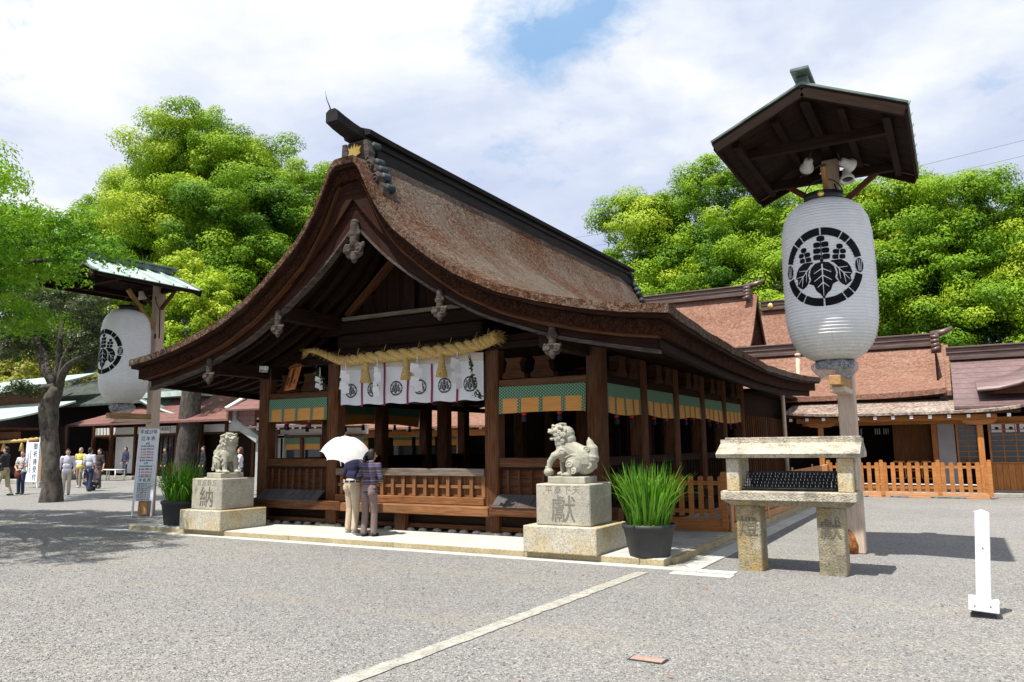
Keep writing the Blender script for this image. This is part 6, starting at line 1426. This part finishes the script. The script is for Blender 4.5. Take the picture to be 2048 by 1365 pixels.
# near tree reaching in from the left, fine bright leaves
tree('fine-leaved bright green tree whose boughs reach in from the left edge', (-19.2, 6.3, 0), [((-13.9, 8.0, 5.1), (.8, .7, .4)), ((-13.9, 8.1, 5.6), (.7, .6, .35)), ((-16.6, 8.2, 5.9), (1.5, 1.0, .45)), ((-14.7, 7.2, 5.5), (1.1, .8, .40)), ((-15.6, 7.9, 5.0), (1.35, .9, .35)), ((-14.9, 7.2, 4.5), (1.2, .8, .35)), ((-18.2, 7.6, 6.2), (1.6, 1.2, .6)), ((-16.9, 8.2, 4.3), (1.2, .9, .35)), ((-13.9, 6.9, 5.2), (.9, .9, .45)), ((-13.4, 5.6, 5.6), (1.2, 1.1, .5)), ((-14.8, 5.2, 5.8), (1.9, 1.3, .6)), ((-17.2, 5.6, 5.9), (2.0, 1.5, .7)), ((-12.4, 4.5, 5.5), (1.0, 1.0, .5)), ((-15.3, 6.8, 4.9), (1.2, 1.0, .4))],
     'leaf_maple', 3.8, .34, 260, .043, [(-19, 6.4, 2.5, .22), (-18.4, 6.7, 4.0, .16)], .26, None, 'bark_grey', .30, .5, .35)
tree('out-of-frame neighbour tree that shades the gravel at the left', (-21.5, 8.0, 0), [((-21, 8.2, 5.6), (2.2, 1.6, .9)), ((-18.8, 8.6, 6.3), (1.6, 1.3, .6))], 'leaf_maple', 2, .45, 300, .05, [(-21.4, 8, 2.5, .2)], .24, None, 'bark_grey')
# overhead wires
def wire(a, b, lab):
    t = thing('overhead_wire', lab, 'power line', a, 'overhead wires beyond the trees'); a = Vector(a); b = Vector(b); MB().tube([a.lerp(b, i/16)-Vector((0, 0, 1.2*math.sin(math.pi*i/16))) for i in range(17)], .035, 4).build('cable', nmat('pale_cable', (.25, .27, .32), (.3, .32, .36), kind='obj', bump=0), t)
for i, (z1, z2, lab) in enumerate(((30.3, 31.6, 'topmost thin overhead wire right of the lantern roof'), (28.9, 30.0, 'second overhead wire from the top beyond the trees'), (27.4, 28.3, 'third overhead wire from the top beyond the trees'), (26.2, 27.2, 'lowest overhead wire beyond the trees'))): wire((-60, 88, z1-2.2), (14, 90, z2+.4), lab)
# ================================================================ PEOPLE
def person(label, loc, rz, h=1.6, shirt=('cloth', (.5, .5, .5)), pants=(.1, .1, .12), hair='hair', long_hair=0, female=False, arms=None, stance=((.09, .0), (-.09, .0)), sleeve=.55, lean=0, head_turn=0, shoes=(.05, .05, .05), vox=.013, shorts=0, hand_detail=False, group=None, sit=0, hat=None, shirt_mat=None, pants_mat=None, tuck=False, wide=1.0, stoop=0):
    k = h/1.7; t = thing('person', label, 'person', loc, group, rz)
    def V(x, y, z): return Vector((x, y, z))*k
    hz = .90-sit; nb = stoop
    hip = V(0, 0, hz); ch = V(0, -.04*lean-.04*nb, hz+.35); nk = V(0, -.10*lean-.10*nb, hz+.55-.02*nb); hd = V(0, -.13*lean-.16*nb, hz+.70-.04*nb); sw = (.155 if female else .18)*wide
    sh = [nk+V(sw*s_, 0, -.06) for s_ in (1, -1)]; hips = [hip+V(.085*s_, 0, -.02) for s_ in (1, -1)]
    if arms is None: arms = (((.24, .02, 1.08), (.25, -.06, .84)), ((-.24, .02, 1.08), (-.25, -.06, .84)))
    A = [[sh[i], V(*arms[i][0]), V(*arms[i][1])] for i in (0, 1)]
    F = [V(st[0], st[1], .07 if len(st) < 3 else st[2]) for st in stance]; Kn = []
    for i in (0, 1): m_ = (hips[i]+F[i])/2; m_.z = .47*k if not sit else m_.z+.12; m_.y -= (.03+.35*(sit > 0))*k; Kn.append(m_)
    def limb(mb, pts, rad): P_chain(mb, pts, [r*k for r in rad])
    b = MB(); P_ell(b, hd, (.072*k, .090*k, .112*k)); P_ell(b, hd+V(0, -.03, -.06), (.052*k, .058*k, .058*k)); P_cap(b, nk+V(0, .01, -.04), hd+V(0, .015, -.06), .052*k, .048*k)
    ht = Matrix.Rotation(R(head_turn), 3, 'Z')
    P_ell(b, hd+ht@V(0, -.098, -.02), (.014*k, .020*k, .022*k)); 
    for s_ in (1, -1): P_ell(b, hd+ht@V(.073*s_, .005, -.01), (.012*k, .022*k, .032*k))
    P_ell(b, ch, (.13*k, .085*k, .20*k)); P_ell(b, hip, (.14*k, .09*k, .12*k))
    for i in (0, 1):
        limb(b, A[i], [.045, .036, .024]); limb(b, [hips[i], Kn[i], F[i]], [.075, .052, .035]); P_ell(b, F[i]+V(0, -.05, -.03), (.042*k, .11*k, .035*k))
        d = (A[i][2]-A[i][1]).normalized(); q = A[i][2]+d*.045*k; P_ell(b, q, (.032*k, .022*k, .042*k), d.to_track_quat('Z', 'Y').to_euler()[:])
        sd = d.orthogonal().normalized(); 
        for f in range(4):
            o_ = sd*(.026-.0175*f)*k; st_ = q+o_+d*.03*k; mid = st_+d*(.032 if f in (1, 2) else .026)*k; cu = d.cross(sd)*.02*k; P_cap(b, st_, mid, .0085*k, .008*k, 6); P_cap(b, mid, mid+d*.022*k+cu, .008*k, .007*k, 6)
        P_chain(b, [q+sd*.025*k, q+sd*.052*k+d*.02*k, q+sd*.055*k+d*.045*k], [.011*k, .010*k, .008*k], 6)
    body = blob('body', b, vox*(.62 if hand_detail else 1), 'skin', t, 1)
    # clothes
    c = MB(); P_ell(c, ch+V(0, .005, .03), ((.165 if not female else .15)*k*wide, .115*k*wide, .22*k)); P_ell(c, ch+V(0, -.0, -.18), ((.165 if not female else .15)*k*wide, .12*k*wide, .17*k)); P_cap(c, sh[0]+V(-.03, 0, -.01), sh[1]+V(.03, 0, -.01), .07*k, .07*k); P_cap(c, nk+V(0, 0, -.05), nk+V(0, .005, -.015), .075*k, .06*k)
    if not tuck: P_ell(c, hip+V(0, 0, .0), ((.175)*k*wide, .125*k*wide, .14*k))
    for i in (0, 1):
        e = A[i][0].lerp(A[i][1], min(1, sleeve*1.6)); limb(c, [A[i][0], e], [.068, .056])
        if sleeve > .62: limb(c, [e, A[i][1].lerp(A[i][2], min(.92, (sleeve-.55)*2.2))], [.056, .044])
    sm_ = shirt_mat or cloth('shirt_cloth_%d' % len(D.materials), shirt[1]); top = blob('shirt', c, vox, sm_, t, 2)
    p = MB(); P_ell(p, hip+V(0, .01, .02), (.162*k*wide, .118*k*wide, .13*k))
    for i in (0, 1):
        P_ell(p, hips[i]+V(0, .035, -.03), (.088*k, .10*k, .11*k))
        if shorts: limb(p, [hips[i]+V(0, 0, -.05), hips[i].lerp(Kn[i], .9), Kn[i]+V(0, 0, -.10)], [.10, .085, .085])
        else: limb(p, [hips[i]+V(0, 0, -.05), Kn[i], F[i]+V(0, .0, .03)], [.098, .075, .068])
    pm = pants_mat or cloth('trouser_cloth_%d' % len(D.materials), pants); blob('trousers', p, vox, pm, t, 2)
    s2 = MB()
    for i in (0, 1): P_ell(s2, F[i]+V(0, -.055, -.035), (.048*k, .130*k, .042*k))
    for v in range(len(s2.v)): s2.v[v] = (s2.v[v][0], s2.v[v][1], max(s2.v[v][2], min(F[0].z, F[1].z)-.07*k))
    blob('shoes', s2, .009, cloth('shoe_leather_%d' % len(D.materials), shoes), t, 1)
    hm = MB(); P_ell(hm, hd+V(0, .018, .028), (.083*k, .094*k, .105*k)); 
    if long_hair: P_cap(hm, hd+V(0, .04, 0), hd+V(0, .065, -.10-long_hair), .082*k, .05*k); P_ell(hm, hd+V(.06, .0, -.05), (.03*k, .05*k, .09*k)); P_ell(hm, hd+V(-.06, .0, -.05), (.03*k, .05*k, .09*k))
    else: P_ell(hm, hd+V(0, .045, -.02), (.076*k, .062*k, .085*k))
    ho = remesh(hm, .009, 1, 'hair')
    Cz = hd+ht@V(0, -.085, -.045)    # keep the face free
    for v in ho.vertices:
        d = Vector(v.co)-Cz
        if (ht.transposed()@d).y < .062*k and v.co.z < hd.z+.055*k: v.co += (ht@V(0, .055, 0))*max(0, min(1, (.062*k-(ht.transposed()@d).y)/(.03*k)))
    put('hair', ho, hair, t, None, False)
    for s_ in (1, -1):
        m_ = MB(); P_ell(m_, hd+ht@V(.028*s_, -.086, .005), (.011*k, .006*k, .006*k), n=8); m_.build('eye', 'hair', t, world=False)
    m_ = MB(); P_ell(m_, hd+ht@V(0, -.088, -.055), (.020*k, .006*k, .005*k), n=8); m_.build('mouth', 'red_cloth' if female else 'wood_mid', t, world=False)
    if hat: m_ = MB(); P_ell(m_, hd+V(0, 0, .05), (.105*k, .115*k, .085*k)); P_ell(m_, hd+V(0, 0, .03), (.17*k, .17*k, .02*k)); blob('hat', m_, .012, cloth('hat_cloth', hat), t, 1)
    return t, A, hd, k
# --- the couple under the white parasol
def stripes():
    mt, t = new_mat('striped_patterned_knit'); co = coord(t, 'obj'); sp = t.n('SeparateXYZ', {0: co}); z = t.math('ADD', sp.outputs[2], t.math('MULTIPLY', t.noise(co, 30, 3), .012))
    v = t.math('FRACT', t.math('MULTIPLY', z, 6.2)); zz = t.math('SINE', t.math('ADD', t.math('MULTIPLY', sp.outputs[0], 130), t.math('MULTIPLY', sp.outputs[1], 90)))
    c = t.ramp(v, [(0, (.035, .022, .045)), (.14, (.035, .022, .045)), (.17, (.22, .19, .22)), (.22, (.05, .045, .12)), (.40, (.06, .05, .13)), (.43, (.17, .10, .10)), (.50, (.03, .02, .03)), (.66, (.09, .075, .10)), (.70, (.20, .19, .25)), (.75, (.03, .02, .035)), (1, (.045, .03, .05))], 'CONSTANT')
    c = t.mix(t.math('MULTIPLY', t.ramp(t.noise(t.vmath('MULTIPLY', co, (1, 1, 3)), 45, 2), [(.5, 0), (.6, 1)]), .35), c, (.13, .11, .16)); bs = t.n('BsdfPrincipled', {'Base Color': c, 'Roughness': .9, 'Normal': t.n('Bump', {'Strength': .4, 'Distance': .006, 'Height': t.noise(co, 60, 3)}).outputs[0]})
    t.n('OutputMaterial', {0: bs.outputs[0]}); return mt
fold = lambda n_, c_: nmat(n_, tuple(x*.82 for x in c_), c_, (6, 6, 1.2), 2.2, 4, .85, 1.0, .03, 'obj')
wm, WA, whd, wk = person('elderly person in a patterned knit top and mauve trousers holding the white parasol', (-8.60, 10.14, PT), R(188), 1.43, pants_mat=fold('mauve_trouser_cloth', (.21, .15, .14)), shirt_mat=stripes(), sleeve=.97, female=True, wide=1.08, stance=((.10, .03), (-.10, -.02)), lean=.3, stoop=.3, head_turn=-35, arms=(((.30, -.06, 1.12), (.20, -.26, 1.30)), ((-.23, -.05, 1.12), (-.10, -.22, 1.08))), shoes=(.02, .02, .022), hand_detail=True, vox=.012)
mn, MA, mhd, mk = person('person in navy shirt and beige trousers with a belt, head hidden under the parasol', (-9.22, 10.42, PT), R(172), 1.56, pants_mat=fold('beige_trouser_cloth', (.56, .45, .32)), shirt_mat=cloth('navy_shirt_cloth', (.020, .020, .06)), sleeve=.9, wide=1.05, stance=((.10, .0), (-.10, .02)), tuck=True, arms=(((.25, -.03, 1.12), (.17, -.22, 1.10)), ((-.25, -.03, 1.12), (-.16, -.20, 1.10))), shoes=(.35, .34, .31), hair='hair_grey', stoop=.4, lean=.4, vox=.012)
m_ = MB(); n_ = 24; hipz = .935*mk; m_.tube([(math.cos(2*math.pi*i/n_)*.160*mk*1.05, math.sin(2*math.pi*i/n_)*.117*mk*1.05, hipz+.03) for i in range(n_+1)], .018, 6); m_.build('belt', 'hair', mn, world=False)
for a in (-60, -20, 20, 60): MB().obox((math.sin(R(a))*.176, math.cos(R(a))*.13, hipz+.03), (.012, .012, .055), I3, .002).build('belt_loop', 'noren', mn, world=False)
ub = thing('white_parasol', 'white eight-ribbed parasol held open over the couple', 'parasol', (-8.88, 9.84, 1.66))
Rot = Vector((.67*.5, -.74*.5, .86)).to_track_quat('Z', 'Y').to_matrix(); ub.rotation_euler = Rot.to_euler()
m_ = MB(); nr = 8; seg = 6; vs = []; RR = .395
def uf(u, v):
    a = u*2*math.pi; r = RR*v; k_ = abs(math.sin(a*nr/2)); z = .05-.25*v**2.1+.02*v; r *= 1-.085*k_*v**3; z += -.03*k_*math.sin(math.pi*v)*.6+.028*k_*v**4
    return (math.cos(a)*r, math.sin(a)*r, z)
m_.grid(uf, nr*seg, 10, False); cn = m_.build('canopy', nmat('white_parasol_cloth', (.80, .80, .78), (.86, .86, .84), kind='obj', bump=.1, trans=.25, rough=.7), ub, world=False)
for i in range(nr):
    a = 2*math.pi*i/nr; MB().tube([Vector(uf(i/nr, s_))-Vector((0, 0, .008)) for s_ in (0, .3, .6, .85, 1.0)], .003, 5).build('rib', 'steel', ub, world=False); m_ = MB(); m_.tube([Vector(uf(i/nr, 1)), Vector(uf(i/nr, 1))*1.04], .005, 6); m_.build('rib_tip', 'white_metal', ub, world=False)
MB().tube([(0, 0, .13), (0, 0, .06)], .006, 6).build('ferrule', 'pole', ub, world=False)
hand = wl(wm)+Matrix.Rotation(R(188), 3, 'Z')@WA[0][2]; hl = Rot.transposed()@(hand-Vector(ub.location)); hl = Vector(hl)
MB().tube([(0, 0, .06), hl*.5+Vector((0, 0, 0)), hl, hl*1.08], .006, 8).build('shaft', 'white_metal', ub, world=False)
d_ = hl.normalized(); s_v = d_.orthogonal().normalized(); MB().tube([hl*1.0, hl+d_*.10, hl+d_*.16+s_v*.01, hl+d_*.185+s_v*.04, hl+d_*.16+s_v*.065, hl+d_*.13+s_v*.07], .010, 8).build('crook_handle', 'wood_warm', ub, world=False)
MB().tube([Vector(uf(.72, 1)), Vector(uf(.72, 1))+Vector((.01, 0, -.09))], .008, 5).build('closing_strap', 'noren', ub, world=False)
# --- visitors on the left
GV = 'visitors standing about the left side of the yard'
person('person in yellow polo shirt and khaki trousers carrying a paper and a dark bag', (-33.2, 20.0, 0), R(25), 1.68, ('c', (.62, .58, .14)), (.27, .22, .16), 'hair_grey', group=GV, stance=((.10, -.10), (-.09, .10)), arms=(((.25, -.05, 1.10), (.10, -.24, 1.08)), ((-.25, .0, 1.08), (-.27, -.03, .80))), shoes=(.5, .5, .5))
y_ = D.objects['person.002'] if 'person.002' in D.objects else None
m_ = MB(); MB().obox((-33.12, 19.72, 1.07), (.30, .02, .19), Euler((R(-25), 0, R(25))).to_matrix(), .002).build('folded_leaflet', 'paper', y_) if y_ else None
bg_ = thing('black_bag', 'black handbag hanging from the hand of the person in yellow', 'bag', (-33.5, 19.98, 0)); m_ = MB(); m_.prism([(-.20, .38), (.20, .38), (.17, .66), (-.17, .66)], 1, -.07, .07); m_.build('bag_body', 'black_plastic', bg_, world=False); m_ = MB(); m_.tube([(-.1, 0, .66), (-.08, 0, .78), (.08, 0, .78), (.1, 0, .66)], .012, 6); m_.build('handle', 'black_plastic', bg_, world=False)
person('person in white T-shirt and blue jeans with a maroon shoulder bag', (-30.2, 16.0, 0), R(30), 1.58, ('c', (.68, .66, .66)), (.030, .042, .085), 'hair', female=True, group=GV, stance=((.11, -.03), (-.09, .03)), arms=(((.24, -.08, 1.10), (.05, -.26, 1.16)), ((-.24, -.04, 1.08), (-.06, -.24, .98))), sleeve=.3)
sb = thing('shoulder_bag', 'maroon shoulder bag worn by the person in white T-shirt', 'bag', (-30.05, 15.78, .72)); m_ = MB(); P_ell(m_, (0, 0, 0), (.17, .07, .15)); P_cap(m_, (-.1, 0, .1), (.12, 0, .14), .05, .05); blob('bag_body', m_, .014, cloth('maroon_leather', (.13, .035, .025)), sb, 1); m_ = MB(); m_.tube([(-.14, .02, .1), (-.18, .10, .42), (-.10, .18, .66), (.06, .2, .62), (.14, .1, .3), (.15, .02, .1)], .014, 5); m_.build('strap', 'hair', sb, world=False)
person('person in black T-shirt and khaki shorts walking at the left edge holding a child', (-29.80, 15.2, 0), R(-55), 1.72, ('c', (.025, .027, .035)), (.36, .33, .20), 'hair', group=GV, stance=((.10, -.26), (-.10, .24)), arms=(((.26, -.12, 1.12), (.08, -.30, 1.18)), ((-.26, -.10, 1.12), (-.08, -.30, 1.10))), shorts=1, shoes=(.03, .16, .05), sleeve=.35)
person('toddler in white carried against the chest of the person in black', (-30.03, 14.97, .92), R(110), .75, ('c', (.6, .6, .58)), (.5, .4, .38), 'hair', group=None, sit=.25, stance=((.12, -.12, .38), (-.12, -.12, .38)), vox=.011)
person('person in white shirt half hidden by the left side of the gnarled trunk', (-28.0, 16.4, 0), R(60), 1.62, ('c', (.66, .64, .72)), (.50, .46, .38), 'hair', group=GV, sleeve=.8)
person('person in light grey shirt and jeans seen from behind right of the gnarled trunk', (-29.4, 18.1, 0), R(200), 1.66, ('c', (.52, .54, .60)), (.03, .04, .09), 'hair', group=GV, stance=((.10, -.1), (-.1, .1)), sleeve=.5)
person('person in dark blouse with tied hair behind the crouching one in a hat', (-31.2, 19.6, 0), R(20), 1.62, ('c', (.05, .038, .04)), (.08, .07, .07), 'hair', female=True, group=GV, sleeve=.5)
person('person crouching on the gravel in a wide white sun hat', (-29.7, 18.6, 0), R(-40), 1.55, ('c', (.30, .22, .22)), (.04, .04, .05), 'hair', female=True, group=GV, sit=.52, lean=1.6, stance=((.12, -.16), (-.12, -.10)), arms=(((.24, -.25, .62), (.12, -.42, .5)), ((-.24, -.25, .62), (-.12, -.42, .5))), hat=(.70, .70, .62), sleeve=.5)
person('person in navy cardigan over white top standing left of the calendar sign', (-38.6, 25.7, .18), R(5), 1.55, ('c', (.04, .045, .09)), (.06, .07, .11), 'hair', female=True, group=GV, long_hair=.1, sleeve=.9, shoes=(.6, .6, .6))
person('smiling person with long brown hair in white blouse beside the left lion', (-21.2, 18.3, 0), R(-35), 1.60, ('c', (.66, .65, .68)), (.05, .05, .06), nmat('brown_hair', (.06, .022, .014), (.13, .05, .03), (3, 3, 1), 20, 4, .5, .4, .004, 'obj'), female=True, group=GV, long_hair=.14, sleeve=.5, head_turn=-25, arms=(((.22, -.10, 1.10), (.02, -.24, 1.12)), ((-.22, -.08, 1.10), (-.02, -.24, 1.08))))
person('person in dark suit standing just right of the pitted trunk', (-31.9, 25.3, 0), R(-20), 1.70, ('c', (.02, .02, .025)), (.02, .02, .025), 'hair', group=GV, sleeve=.98)
person('person in dark suit nearest the left lion, before the hall doorway', (-29.6, 24.6, 0), R(15), 1.62, ('c', (.022, .02, .028)), (.02, .02, .025), 'hair', group=GV, sleeve=.98, female=True)
person('person in dark clothes with a white bundle left of the pitted trunk', (-35.6, 25.9, .0), R(-15), 1.66, ('c', (.025, .025, .03)), (.02, .02, .025), 'hair', group=GV, sleeve=.98)
